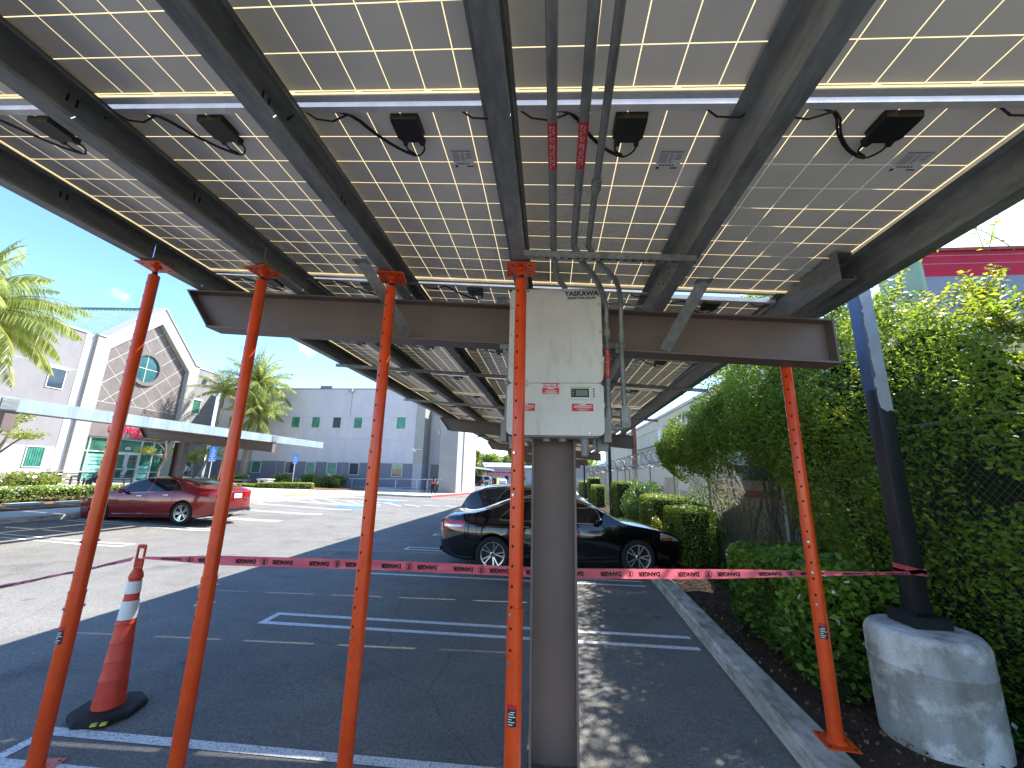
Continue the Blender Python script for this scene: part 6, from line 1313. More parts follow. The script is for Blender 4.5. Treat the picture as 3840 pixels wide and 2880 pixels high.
# the big overgrown privet over the fence
tree = thing('privet_tree', (3.9, 5.5, 0), 'huge overgrown privet and vine mass swallowing the near end of the fence', 'tree')
def ztop(x, y): return 3.62 + .50 * (x - 3.2) - 1.8 * np.clip(1.3 - y / x, 0, .6) + .16 * np.sin(y * 2.1) + .12 * np.sin(y * 4.7 + 1) - .10 * np.clip(y - 6.5, 0, 9) ** 1.35
n = 125000; X = RNG.uniform(2.75, 5.3, n); Y = RNG.uniform(.6, 10.9, n); Z = RNG.uniform(.1, 5.0, n); P = np.stack([X, Y, Z], 1); nn = nz3(P, .9, 21); n2 = nz3(P, 2.6, 22)
front = 3.20 + .16 * nn + .08 * n2 + .50 * np.clip((1.5 - Z) * 1.6, 0, 1) * np.clip((4.2 - Y), 0, 1) - .40 * np.exp(-((Z - 2.7) / .9) ** 2) * np.clip((Y - 4.5) / 3, 0, 1)
front += .55 * np.clip((2.15 - Z), 0, 1) * np.clip((Y - 5.6) / 1.0, 0, 1)
top = ztop(X, Y) + .18 * n2; dep = X - front
ok = (dep > 0) & (Z < top) & (Y < 10.6 + .5 * n2)
# keep a band near the surface: front face or top face
band = np.exp(-dep / .20) + 1.2 * np.exp(-(top - Z) / .22) * (X > 3.2); ok &= RNG.uniform(0, 1, n) < np.clip(band, .02, 1)
# thin sparse part over the wall, and see-through gaps
thin = (Z < 1.95 + .2 * n2) & (Y > 5.7 + .4 * nn); ok &= ~thin | (RNG.uniform(0, 1, n) < .16 + .12 * n2)
ok &= ~((nz3(P, 1.5, 33) > .62) & (dep < .5))
P = P[ok]
# more points right at the surface so that the face reads dense
def surf(n):
    y = RNG.uniform(.6, 10.6, n); z = RNG.uniform(.1, 4.3, n); q = np.stack([np.full(n, 3.4), y, z], 1); a = nz3(q, .9, 21); b = nz3(q, 2.6, 22)
    f = 3.20 + .16 * a + .08 * b + .50 * np.clip((1.5 - z) * 1.6, 0, 1) * np.clip((4.2 - y), 0, 1) - .40 * np.exp(-((z - 2.7) / .9) ** 2) * np.clip((y - 4.5) / 3, 0, 1) + .55 * np.clip((2.15 - z), 0, 1) * np.clip((y - 5.6) / 1.0, 0, 1)
    x = f + np.abs(RNG.normal(0, .10, n)) - .03; tp = ztop(x, y) + .12 * b; keep = (z < tp) & (~((z < 1.9 + .2 * b) & (y > 5.9 + .4 * a)) | (RNG.uniform(0, 1, n) < .14)) & (nz3(q, 2.2, 35) < .72); return np.stack([x, y, z], 1)[keep]
P = np.concatenate([P, surf(95000)])
P = P[((P[:, 0] - 2.725) ** 2 + (P[:, 1] - 3.51) ** 2 > .42 ** 2)]
topd = (ztop(P[:, 0], P[:, 1]) - P[:, 2])
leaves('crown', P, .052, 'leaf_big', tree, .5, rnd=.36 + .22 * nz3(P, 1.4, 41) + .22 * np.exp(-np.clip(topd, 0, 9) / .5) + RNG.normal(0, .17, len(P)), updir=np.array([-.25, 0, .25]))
# fresh shoots along the top
def shoots(base, k, length, rng, m='leaf_new', size=.05):
    pts = []; g = G(); dirs = []
    for i in range(k):
        b = base[i]; a = rng.uniform(0, 2 * PI); L_ = length * rng.uniform(.45, 1.25); d = Vector((.35 * math.cos(a), .35 * math.sin(a), 1)).normalized(); p = Vector(b); q = [p.copy()]
        for s_ in range(9):
            d = (d + Vector((.05 * math.cos(a), .05 * math.sin(a), -.04))).normalized(); p = p + d * L_ / 9; q.append(p.copy())
        g.tube(q, [.005 - .0004 * j for j in range(len(q))], 4)
        for s_ in range(int(9 * L_ / .35) + 5):
            t = .12 + .88 * s_ / (9 * L_ / .35 + 5); u = t * 9; j = min(8, int(u)); c_ = q[j].lerp(q[j + 1], u - j); sd_ = Vector((math.cos(a + PI / 2), math.sin(a + PI / 2), 0)) * (1 if s_ % 2 else -1); o_ = c_ + sd_ * .026 + Vector((0, 0, .008)); pts.append(o_); dirs.append(sd_ + Vector((0, 0, .35)))
    return pts, g, dirs
ns = 420; by = RNG.uniform(1.2, 8.6, ns); bx = np.minimum(RNG.uniform(3.2, 5.0, ns), np.maximum(3.25, by / .95)); base = [(bx[i], by[i], float(ztop(bx[i], by[i])) - .12) for i in range(ns)]
pts, gs, dr_ = shoots(base, ns, .34, RNG); 
big = [(4.35, 4.0, 4.05), (4.5, 3.9, 4.1), (4.6, 3.45, 4.1), (4.3, 4.9, 4.1), (4.0, 3.2, 3.9), (4.7, 4.3, 4.3)]; p2, g2, d2 = shoots(big, 6, .95, RNG); pts += p2; gs.merge(g2); dr_ += d2
tw = build('twigs', gs, 'bark', tree)
leaves('new_growth', np.array([tuple(p) for p in pts]), .058, 'leaf_new', tree, .5, updir=np.array([tuple(d) for d in dr_]), flat=1)
g = G(); rr = random.Random(8)
for k in range(16):
    y = rr.uniform(4.6, 9.8); x = rr.uniform(3.8, 4.1); z = .1; q = [Vector((x, y, 0))]; d = Vector((rr.uniform(-.2, .1), rr.uniform(-.5, .3), 1))
    for s_ in range(9): d = (d + Vector((rr.uniform(-.06, .12), rr.uniform(-.2, .2), rr.uniform(-.1, .25)))).normalized(); q.append(q[-1] + d * .36)
    g.tube(q, [.035 - .0028 * j for j in range(10)], 6)
for k in range(60):
    y = rr.uniform(5.4, 10); x = rr.uniform(3.55, 4.05); q = [Vector((x, y, rr.uniform(.1, 1.2)))]; d = Vector((-.05, rr.uniform(-.8, .8), .8))
    for s_ in range(6): d = (d + Vector((rr.uniform(-.15, .1), rr.uniform(-.5, .5), rr.uniform(-.3, .4)))).normalized(); q.append(q[-1] + d * .22)
    g.tube(q, [.009 - .001 * j for j in range(7)], 4)
build('trunk', g, 'bark', tree)
g = G(); g.grid(lambda u, v: (4.62 + .2 * math.sin(9 * u + 5 * v), .8 + 9.3 * u, .1 + (3.4 - .1 * max(0, 9.3 * u - 5.7) ** 1.3) * v), 24, 10); g.grid(lambda u, v: (3.85 + .10 * math.sin(9 * u + 5 * v), .8 + 5.0 * u, .1 + (float(ztop(3.85, .8 + 5.0 * u)) - .45) * v), 16, 10); g.grid(lambda u, v: (3.62 + .10 * math.sin(9 * u + 5 * v), 4.6 + 4.7 * u, 2.25 + .3 * u + (float(ztop(3.6, 4.6 + 4.7 * u)) - .5 - 2.25 - .3 * u) * v), 16, 8); g.grid(lambda u, v: (3.7 + 1.6 * v, .8 + 8.4 * u, float(ztop(3.7 + 1.6 * v, .8 + 8.4 * u)) - .42), 20, 6); build('inner_foliage', g, 'leafcore', tree)
TP = []
for k, (c_, r_) in enumerate((((4.3, 6.6, 4.7), (.9, 1.2, .7)), ((4.8, 8.4, 5.0), (1.1, 1.3, .8)), ((4.4, 10.2, 4.6), (1.0, 1.2, .8)), ((5.4, 7.4, 5.9), (1.0, 1.4, .7)), ((5.6, 9.6, 6.1), (1.1, 1.5, .8)), ((5.3, 11.6, 5.4), (1.1, 1.3, .9)), ((3.9, 6.0, 4.55), (.7, .8, .5)), ((3.9, 7.4, 4.6), (.7, .9, .55)), ((3.9, 8.9, 4.6), (.7, 1.0, .55)))): TP.append(blob_pts(1750, c_, r_, inner=.15, lump=.5, seed=60 + k))
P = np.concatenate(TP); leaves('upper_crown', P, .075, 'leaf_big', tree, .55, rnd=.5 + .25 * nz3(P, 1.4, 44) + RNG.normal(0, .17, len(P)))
g = G()
for a, b in (((4.1, 6.8, 3.2), (4.4, 6.7, 4.9)), ((4.2, 8.2, 3.0), (4.9, 8.5, 5.4)), ((4.2, 9.8, 2.8), (4.5, 10.2, 5.0)), ((4.8, 8.3, 4.9), (5.5, 7.6, 6.2)), ((4.8, 8.6, 4.9), (5.7, 9.7, 6.4)), ((4.5, 10.0, 4.4), (5.3, 11.6, 5.9))): g.tube([a, [(p + q) / 2 + .08 for p, q in zip(a, b)], b], [.045, .03, .012], 6)
build('limbs', g, 'bark', tree)
TP = []; rr = random.Random(12)
for k in range(46):
    y = rr.uniform(5.6, 10.9); t = (y - 5.6) / 5.3; x = 3.22 + .25 * rr.random() - .28 * t; z = rr.uniform(2.25 + .1 * t, 3.7 - .75 * t); r_ = rr.uniform(.22, .50); TP.append(blob_pts(int(1100 * (r_ / .35) ** 2), (x, y, z), (r_ * .8, r_, r_ * .6), inner=.1, lump=.5, seed=100 + k))
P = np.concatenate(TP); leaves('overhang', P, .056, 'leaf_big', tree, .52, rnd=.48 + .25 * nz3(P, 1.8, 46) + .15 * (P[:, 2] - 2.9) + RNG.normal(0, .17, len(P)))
# ---- palms
def palm(name, label, base, crown, nf, L_, group, droop=1., leaf=.55, seed=1, trunk_r=(.17, .13), width=.035, nl=46, spread=1., skirt=0, up0=.1):
    root = thing(name, base, label, 'palm tree', group); rr = random.Random(seed); g = G(); b, c_ = Vector(base), Vector(crown); q = [b.lerp(c_, t) + Vector((.12 * math.sin(t * 3 + seed), 0, 0)) * (1 - t) for t in [k / 8 for k in range(9)]]
    g.tube(q, [trunk_r[0] + (trunk_r[1] - trunk_r[0]) * k / 8 + (.04 if k == 0 else 0) for k in range(9)], 10); g.tube([c_ + Vector((0, 0, -.35)), c_ + Vector((0, 0, .05))], [trunk_r[1], trunk_r[1] * 1.5], 10); build('trunk', g, 'palm_bark', root)
    C_, D_, S_, R_ = [], [], [], []; rg = G()
    for k in range(nf):
        a = 2.399 * k + rr.uniform(-.2, .2); el = (PI / 2) * (up0 + (1 - up0) * (1 - (k + .5) / nf)) ; el = el * 1.0 - .25 * (k / nf)
        if skirt and k > nf * (1 - skirt): el = -.7 + rr.uniform(-.3, .2)
        d = Vector((math.cos(a) * math.cos(el), math.sin(a) * math.cos(el), math.sin(el))); p = c_.copy(); pts = [p.copy()]; Lf = L_ * rr.uniform(.85, 1.1) * spread; ns_ = 12
        for s_ in range(ns_): d = (d + Vector((0, 0, -.085 * droop * (.5 + s_ / ns_)))).normalized(); p = p + d * Lf / ns_; pts.append(p.copy())
        rg.tube(pts, [.028 * L_ / 3 * (1 - .85 * j / ns_) for j in range(ns_ + 1)], 4)
        h = Vector((-math.sin(a), math.cos(a), 0))
        for s_ in range(nl):
            t = .10 + .90 * s_ / nl; u = t * ns_; j = min(ns_ - 1, int(u)); c0 = pts[j].lerp(pts[j + 1], u - j); dd = (pts[j + 1] - pts[j]).normalized(); ll = leaf * (math.sin(PI * min(1, .12 + t * .93)) ** .6) * rr.uniform(.85, 1.1)
            for sd_ in (-1, 1):
                v = (h * sd_ * .9 + dd * .55 + Vector((0, 0, -.62 * droop + rr.uniform(-.3, .2)))).normalized(); C_.append(c0 + v * ll * .5); D_.append(v); S_.append(ll); R_.append(.35 + .45 * (k / nf) * rr.random() + rr.uniform(-.25, .35))
    build('rachis', rg, 'leaf_stem', root)
    n_ = len(C_); Cc = np.array([tuple(v) for v in C_]); Dd = np.array([tuple(v) for v in D_]); Ss = np.array(S_)[:, None]; upv = np.array([0, 0, 1.]); r = np.cross(Dd, upv); r /= np.linalg.norm(r, axis=1)[:, None] + 1e-6; nrm = np.cross(r, Dd); W_2 = width
    ph = RNG.uniform(-.9, .9, n_)[:, None]; r = r * np.cos(ph) + nrm * np.sin(ph)
    V = np.stack([Cc - Dd * Ss * .5, Cc + r * W_2 * .5 - Dd * Ss * .1, Cc + Dd * Ss * .5 + np.array([0, 0, -.10]) * Ss, Cc - r * W_2 * .5 - Dd * Ss * .1], 1).reshape(-1, 3) - np.array(root.location)
    me = bpy.data.meshes.new('fronds'); me.vertices.add(4 * n_); me.vertices.foreach_set('co', V.ravel()); me.loops.add(4 * n_); me.loops.foreach_set('vertex_index', np.arange(4 * n_, dtype=np.int32)); me.polygons.add(n_); me.polygons.foreach_set('loop_start', np.arange(0, 4 * n_, 4, dtype=np.int32)); me.polygons.foreach_set('loop_total', np.full(n_, 4, dtype=np.int32)); me.update(calc_edges=True)
    at = me.attributes.new('rnd', 'FLOAT', 'POINT'); at.data.foreach_set('value', np.repeat(np.clip(np.array(R_), 0, 1), 4).astype(np.float32)); me.materials.append(M['leaf_palm']); link(bpy.data.objects.new('fronds', me), root); return root
M['leaf_stem'] = mat('leaf_stem', (.22, .20, .06), .6)
pg = 'palms in front of the buildings'
palm('palm_tree', 'large feathery palm crown at the left edge, hanging in front of the clinic roof', (-29.2, 15.2, .6), (-28.4, 15.4, 8.9), 64, 4.9, pg, 1.9, 1.1, 1, (.28, .2), .042, 110)
palm('palm_tree', 'slim palm with its crown between the clinic and the second orange prop', (-33.7, 37.2, .3), (-33.4, 37.3, 9.6), 30, 3.3, pg, 1.1, .6, 2, (.20, .15), .05, 44)
palm('palm_tree', 'tallest palm standing in front of the grey office wing', (-29.9, 37.2, .3), (-29.8, 37.2, 10.4), 40, 4.1, pg, 1.4, .8, 3, (.22, .16), .06, 56)
palm('palm_tree', 'shorter palm with a drooping skirt beside the tallest one', (-28.9, 36.4, .3), (-28.7, 36.4, 7.1), 36, 3.5, pg, 1.5, .7, 4, (.24, .2), .06, 50, skirt=.25)
palm('palm_tree', 'small leaning date palm behind the blue parking sign', (-32.9, 35.4, .5), (-31.9, 35.2, 3.2), 26, 1.75, pg, 1.0, .38, 5, (.13, .09), .03, 34)
palm('palm_tree', 'smallest palm by the clinic corner, left of the date palm', (-33.1, 35, .5), (-33.1, 34.9, 2.5), 22, 1.2, pg, 1.0, .3, 6, (.11, .08), .03, 30)
palm('agave', 'spiky yellow-green plant behind the black bench', (-33.4, 24.5, .5), (-33.4, 24.5, .75), 26, 1.1, None, .9, .22, 7, (.08, .06), .04, 24, up0=.15); bpy.data.objects['agave']['category'] = 'plant'
# ---- crape myrtles: small trees with a few limbs and airy leaf clusters
def small_tree(name, label, base, limbs, clusters, n, size, m, group=None, r0=.07):
    root = thing(name, base, label, 'tree', group); g = G()
    for L_ in limbs: g.tube(bez(L_, 4), [r0 * (1 - .7 * k / (4 * (len(L_) - 1))) for k in range(4 * (len(L_) - 1) + 1)], 7)
    build('trunk', g, 'bark', root); P = []
    for i, (c_, r) in enumerate(clusters): P.append(blob_pts(n, c_, r, inner=.1, lump=.45, seed=i + 50))
    P = np.concatenate(P); leaves('crown', P, size, m, root, .5, rnd=.5 + .3 * nz3(P, 2, 3) + RNG.normal(0, .2, len(P)), flat=.8); return root
small_tree('small_tree', 'slender crape myrtle with thin bare limbs in front of the clinic doors', (-31.4, 30.2, .6),
  [[(-31.4, 30.2, .5), (-31.5, 30.2, 1.6), (-31.2, 30.2, 2.6), (-31.6, 30.2, 3.4), (-32.6, 30.2, 4.0)], [(-31.2, 30.2, 2.5), (-31.3, 30.2, 3.4), (-31.5, 30.1, 4.3)], [(-31.3, 30.2, 2.2), (-30.4, 30.1, 3.1), (-29.6, 30, 4.0), (-29.0, 30, 4.5)], [(-31.3, 30.2, 2.6), (-32.6, 30.3, 2.9), (-33.2, 30.3, 3.1)]],
  [((-32.6, 30.2, 4.3), (.9, .7, .35)), ((-31.4, 30.1, 4.5), (.6, .6, .3)), ((-29.2, 30, 4.5), (.8, .6, .3)), ((-33.1, 30.3, 3.1), (.8, .6, .35)), ((-30.2, 30.1, 3.2), (.4, .4, .3))], 650, .14, 'leaf_yel', r0=.09)
small_tree('small_tree', 'crape myrtle with a bent limb at the left edge below the second carport', (-24.4, 15, .7),
  [[(-24.4, 15, .6), (-23.9, 15, 1.9), (-23.2, 15, 2.3), (-22.6, 15, 2.75), (-22.2, 15, 2.95)], [(-24.2, 15, 1.6), (-24.0, 15, 2.6), (-23.3, 15, 3.3), (-22.8, 15, 3.8)], [(-23.3, 15, 2.4), (-23.2, 15.1, 3.0), (-23.3, 15.1, 3.5)]],
  [((-22.2, 15, 3.02), (.75, .6, .22)), ((-22.85, 15, 3.85), (.75, .6, .35)), ((-23.6, 15.1, 3.5), (.6, .5, .3))], 800, .10, 'leaf_yel', r0=.07)
# ---- left hedge row with white blossoms, yellow hedge, wing bushes
lh = thing('hedge', (-19.6, 15, .3), 'long leafy hedge with pale trunks and white blossom in front of the clinic', 'hedge')
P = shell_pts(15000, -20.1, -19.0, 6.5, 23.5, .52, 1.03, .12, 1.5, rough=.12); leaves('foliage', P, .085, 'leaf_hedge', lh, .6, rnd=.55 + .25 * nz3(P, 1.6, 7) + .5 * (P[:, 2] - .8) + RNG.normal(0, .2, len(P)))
g = G()
for k in range(30): y = 6.8 + k * .56; g.tube([(-19.5, y, .3), (-19.45, y + .1, .55), (-19.5, y, .9)], .022, 5); g.tube([(-19.45, y + .05, .45), (-19.35, y + .25, .8)], .015, 4)
g.box(-19.95, -19.2, 6.8, 23.2, .62, .92); build('branch_light_block', g, 'leafcore', lh)  # stems, plus an added dark box that blocks light through the hedge
P = np.stack([RNG.uniform(-20.2, -19.1, 520), RNG.uniform(6.5, 23.4, 520), RNG.uniform(.5, 1.06, 520)], 1); leaves('blossom', P, .055, 'petal', lh, .9)
bush('rose_bush', 'light green bush with large white roses behind the leafy hedge', (-25.0, 17.6, 1.0), (1.6, 1.1, .5), 2600, .11, 'leaf_yel', seed=71); rb = bpy.data.objects['rose_bush']
leaves('blossom', blob_pts(60, (-24.8, 17.6, 1.15), (1.5, 1.1, .42), seed=72, inner=.9), .16, 'petal', rb, .9)
bush('rose_bush', 'pale green bush at the far left edge behind the hedge', (-25.6, 15.5, .95), (.9, .8, .45), 1500, .11, 'leaf_yel', seed=73)
yh = thing('hedge', (-22, 30.6, .2), 'low clipped golden-yellow hedge in front of the office wing', 'hedge'); PP = []
def seg_hedge(a, b, w_, z0, z1, n):
    a, b = np.array(a), np.array(b); d = b - a; L_ = np.linalg.norm(d); d /= L_; nm = np.array([-d[1], d[0]]); q = shell_pts(n, 0, L_, -w_ / 2, w_ / 2, z0, z1, .06, 1.4, rough=.04); xy = a + q[:, :1] * d + q[:, 1:2] * nm; return np.concatenate([xy, q[:, 2:]], 1)
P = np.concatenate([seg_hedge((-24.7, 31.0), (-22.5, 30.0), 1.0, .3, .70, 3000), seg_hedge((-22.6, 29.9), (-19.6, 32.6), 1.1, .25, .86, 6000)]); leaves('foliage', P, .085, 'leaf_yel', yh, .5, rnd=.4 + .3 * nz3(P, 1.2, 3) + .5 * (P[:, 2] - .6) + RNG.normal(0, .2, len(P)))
g = G(); g.beam((-24.5, 30.9, .45), (-22.6, 30.05, .45), .8, .35); g.beam((-22.5, 30.1, .48), (-19.8, 32.4, .48), .9, .55); build('branch_light_block', g, 'leafcore', yh)  # added dark bars inside the hedge that block light
wb_ = 'rounded bushes along the slate wall'
for i, (c_, r, lb, m_) in enumerate((((-25.9, 37.6, .85), (1.15, .9, .62), 'rounded dark bush left of the small blue sign', 'leaf_hedge'), ((-23.1, 37.6, .85), (.95, .9, .64), 'rounded dark bush right of the small blue sign', 'leaf_hedge'), ((-20.3, 35.8, .80), (1.3, .9, .68), 'big pale leafy bush at the right end of the planting by the slate wall', 'leaf_far'), ((-20.4, 37.8, .9), (1.1, .8, .62), 'dark clipped bush behind the big pale leafy one', 'leaf_hedge'), ((-23.3, 35.2, .62), (1.0, .7, .48), 'loose pale bush around the foot of the small blue sign', 'leaf_far'), ((-28.6, 35.4, .75), (1.1, .8, .55), 'dark low bush beneath the palms by the stone bench', 'leaf_hedge'), ((-31.0, 37.0, .85), (1.2, .8, .6), 'bush at the foot of the leaning date palm', 'leaf_far'), ((-11.4, 49.6, .35), (1.25, 1.3, .75), 'clipped round shrub just past the end of the office wing', 'leaf_hedge'), ((-12.3, 63, .0), (.75, .7, .42), 'small low shrub beyond the clipped round one', 'leaf_hedge'))):
    bush('bush', lb, c_, r, 2300, .11, m_, wb_ if i < 7 else 'shrubs in the far island', seed=80 + i)
# ---- far trees
ft = 'trees beyond the far building'
def far_tree(label, x, y, z0, z1, r, n, m='leaf_far', seed=0, size=.55):
    root = thing('tree', (x, y, z0), label, 'tree', ft); g = G(); g.tube([(x, y, z0 - .5), (x + .1, y, (z0 + z1) / 2), (x, y, z1 - .5)], [.28, .2, .08], 7)
    rr = random.Random(seed)
    for k in range(5): a = rr.uniform(0, 6.3); g.tube([(x, y, z0 + (z1 - z0) * (.25 + .1 * k)), (x + r * .6 * math.cos(a), y + r * .6 * math.sin(a), z0 + (z1 - z0) * (.5 + .1 * k))], [.12, .04], 5)
    build('trunk', g, 'bark', root); P = []
    for k in range(13): a = rr.uniform(0, 6.3); t = rr.uniform(.28, .95); q = r * (1 - abs(t - .5)) * rr.uniform(.2, .75); P.append(blob_pts(n // 13, (x + q * math.cos(a), y + q * math.sin(a), z0 + (z1 - z0) * t), (r * .45, r * .45, (z1 - z0) * .16), inner=.2, lump=.4, seed=k + seed))
    P = np.concatenate(P); leaves('crown', P, size, m, root, .6, rnd=.5 + .35 * nz3(P, .5, seed) + RNG.normal(0, .15, len(P)))
far_tree('bright yellow-green tree rising beyond the end of the office wing', -20.0, 92, -.3, 8.0, 3.4, 4200, 'leaf_far', 1)
far_tree('second yellow-green tree touching the bright one on its right', -17.2, 95, -.3, 6.8, 2.6, 2800, 'leaf_far', 2)
far_tree('broad grey-green tree behind the far building roof', -19.5, 135, -.3, 8.6, 5.0, 4200, 'leaf_hedge', 3, .7)
far_tree('grey-green tree to the right of the broad one', -13.0, 138, -.3, 8.2, 5.0, 4000, 'leaf_far', 4, .7)
far_tree('small round dark tree far off, left of the broad grey-green one', -25.0, 150, -.3, 5.6, 2.4, 1500, 'leaf_hedge', 5, .7)
far_tree('dark tree seen between the girders right of the orange prop', -3.6, 112, -.3, 8.5, 5.0, 3000, 'leaf_hedge', 6, .7)
far_tree('dark tree behind the pale warehouse', 6, 95, -.3, 9.5, 6.0, 3600, 'leaf_hedge', 7, .7)
palm('palm_tree', 'distant fan-like palm above the far building roof', (-11.8, 128, -.3), (-11.8, 128, 6.4), 22, 2.2, ft, .8, .8, 9, (.3, .25), .16, 20)
g = G(); g.tube([(-30, 60, 7.4), (-14, 60, 7.16), (-6, 60, 7.0), (12, 60, 6.6)], .018, 4); tag(build('utility_wire', g, 'cable', origin=(-10, 60, 7)), 'thin black wire crossing the sky beyond the office wing', 'wire')
g = G(); g.tube([(-17.9, 82, -.4), (-17.9, 82, 6.6)], .09, 8); g.box(-18.3, -16.9, 81.8, 82.2, 6.5, 6.65); tag(build('street_lamp', g, 'black_paint', origin=(-17.9, 82, -.3)), 'thin dark parking-lot lamp in front of the bright far tree', 'street lamp')
g = G(); g.box(-13.5, -12.9, 60, 60.3, -.4, 1.9); g.box(-13.28, -13.12, 59.98, 60, -.3, 1.85); tag(build('gate_post', g, 'white', origin=(-13.2, 60, -.3)), 'pale upright slab by the silver hatchback', 'post')
# ================================================================ SMALL THINGS
def ada_sign(loc, z0, z1, w_, rz, lab, plates):
    root = thing('parking_sign', loc, lab, 'parking sign', 'blue accessible-parking signs', rz); L = dict(local=True); h = loc[2]
    g = G(); g.tube([(0, .02, -.1), (0, .02, z1 - h)], .03, 8); build('post', g, 'metal_rail', root, **L)
    zt_ = z1 - h
    for (dz, hh, kind) in plates:
        g = G(); g.prism(rrect(-w_ / 2, w_ / 2, zt_ - dz - hh, zt_ - dz, .02), xz(-.02), xz(-.012)); p = build('sign_plate', g, 'sign_blue', root, **L); g = G()
        zc_ = zt_ - dz - hh / 2
        g.prism(rrect(-w_ / 2 + .012, w_ / 2 - .012, zt_ - dz - hh + .012, zt_ - dz - hh + .024, .002), xz(-.0215), xz(-.02))
        if kind == 'chair':
            s_ = hh / .5
            for k in range(14):
                a0, a1 = [PI * (.8 + 1.25 * (k + i) / 14) for i in (0, 1)]; g.add([(.01 + r * s_ * math.cos(a), -.0215, zc_ - .06 * s_ + r * s_ * math.sin(a)) for r, a in ((.095, a0), (.125, a0), (.125, a1), (.095, a1))], [(0, 1, 2, 3)])
            g.box(-.03 * s_, 0, -.0215, -.0205, zc_ - .05 * s_, zc_ + .11 * s_); g.lathe([(.03 * s_, -.0215), (.03 * s_, -.0205)], (-.015 * s_, 0, zc_ + .16 * s_), 10, 'y'); g.box(-.02, .10 * s_, -.0215, -.0205, zc_ - .06 * s_, zc_ - .03 * s_); g.box(.08 * s_, .11 * s_, -.0215, -.0205, zc_ - .17 * s_, zc_ - .04 * s_)
        else:
            for j, tx_ in enumerate(kind): g.merge(text_g(tx_, hh / len(kind) * .62, frame((0, -.021, zt_ - dz - hh * (j + .5) / len(kind)), (1, 0, 0), (0, 0, 1)), .003, .0005, sx=.8))
        build('symbol', g, 'white', p, **L)
ada_sign((-24.17, 27, gz(-24, 27) + .15), 2.3, 3.37, .44, .55, 'taller blue accessible-parking sign with three stacked plates, behind the red sedan', [(0, .42, 'chair'), (.44, .18, ('VAN',)), (.64, .24, ('PARKING', 'ONLY')), (.90, .16, ('$250 FINE',))])
ada_sign((-21.13, 32, gz(-21, 32) + .15), 2.3, 3.12, .37, .45, 'smaller blue accessible-parking sign in the golden hedge before the office wing', [(0, .40, 'chair'), (.42, .34, ('PARKING', 'ONLY'))])
g = G(); g.tube([(-23.75, 27.3, .5), (-23.6, 27.3, 2.3)], .055, 8); tag(build('bollard', g, 'rust', origin=(-23.75, 27.3, .5)), 'reddish-brown post beside the taller blue sign', 'post')
g = G(); z = gz(-24.6, 31) + .15; g.tube([(-24.75, 31, z - .1), (-24.75, 31, z + .65)] + [(-24.5 - .25 * math.cos(a), 31, z + .65 + .25 * math.sin(a)) for a in [PI * k / 8 for k in range(1, 8)]] + [(-24.25, 31, z + .65), (-24.25, 31, z - .1)], .03, 8); tag(build('bike_rack', g, 'bench_black', origin=(-24.5, 31, z)), 'dark hoop bicycle rack left of the golden hedge', 'bike rack')
lb_ = thing('litter_bin', (-24.95, 34, .5), 'square pale concrete litter bin with a round opening', 'bin'); g = G(); g.box(-25.4, -24.5, 33.6, 34.4, .4, .93); build('body', g, 'white', lb_); g = G(); g.box(-25.48, -24.42, 33.52, 34.48, .93, 1.02); build('lid', g, 'white', lb_); g = G(); g.lathe([(.17, 33.57), (.17, 33.6)], (-25.0, 0, .72), 18, 'y'); build('opening', g, 'dark', lb_)
sb = thing('stone_bench', (-28.2, 35, .5), 'pale backless stone bench under the palms', 'bench'); g = G(); g.box(-29.1, -27.3, 34.6, 35.1, .78, .88); build('seat', g, 'stucco_white', sb)
for x in (-28.9, -27.6): g = G(); g.box(x, x + .15, 34.65, 35.05, .4, .78); build('leg', g, 'stucco_white', sb)
def park_bench(loc, L_, rz, lab):
    root = thing('park_bench', loc, lab, 'bench', 'black metal benches outside the clinic', rz); K = dict(local=True)
    g = G(); g.box(-L_ / 2, L_ / 2, -.25, .22, .38, .42); build('seat', g, 'bench_black', root, **K); g = G()
    for k in range(3): g.box(-L_ / 2, L_ / 2, .22, .25, .52 + k * .10, .56 + k * .10)
    build('backrest', g, 'bench_black', root, **K)
    for x in (-L_ / 2, 0, L_ / 2):
        g = G(); g.box(x - .03, x + .03, .18, .26, 0, .80); g.box(x - .03, x + .03, -.27, -.21, 0, .58); g.box(x - .035, x + .035, -.28, .2, .56, .60); build('leg', g, 'bench_black', root, **K)
park_bench((-27.2, 20.2, gz(-27, 20) + .15), 2.1, .15, 'empty black metal bench behind the white roses'); park_bench((-24.3, 20.5, gz(-25, 20) + .15), 2.1, .15, 'black metal bench with a seated person, behind the leftmost orange prop')
park_bench((-25.5, 27.5, gz(-25, 27) + .15), 1.9, .3, 'black metal bench beyond the hood of the red sedan, before the clinic doors')
for i, (x, y, l, lb2) in enumerate(((-18.5, 13.0, .9, 'nearest flat pale utility box lid in the mulch'), (-18.35, 14.3, .75, 'middle flat pale utility box lid in the mulch'), (-18.25, 15.5, .75, 'farthest flat pale utility box lid in the mulch'))):
    g = G(); z = gz(x, y) + .2; g.box(x - .22, x + .22, y - l / 2, y + l / 2, z - .1, z + .07); tag(build('utility_box', g, 'greybox', origin=(x, y, z), bevel=.01), lb2, 'utility box', 'utility boxes in the mulch')
fl = G()
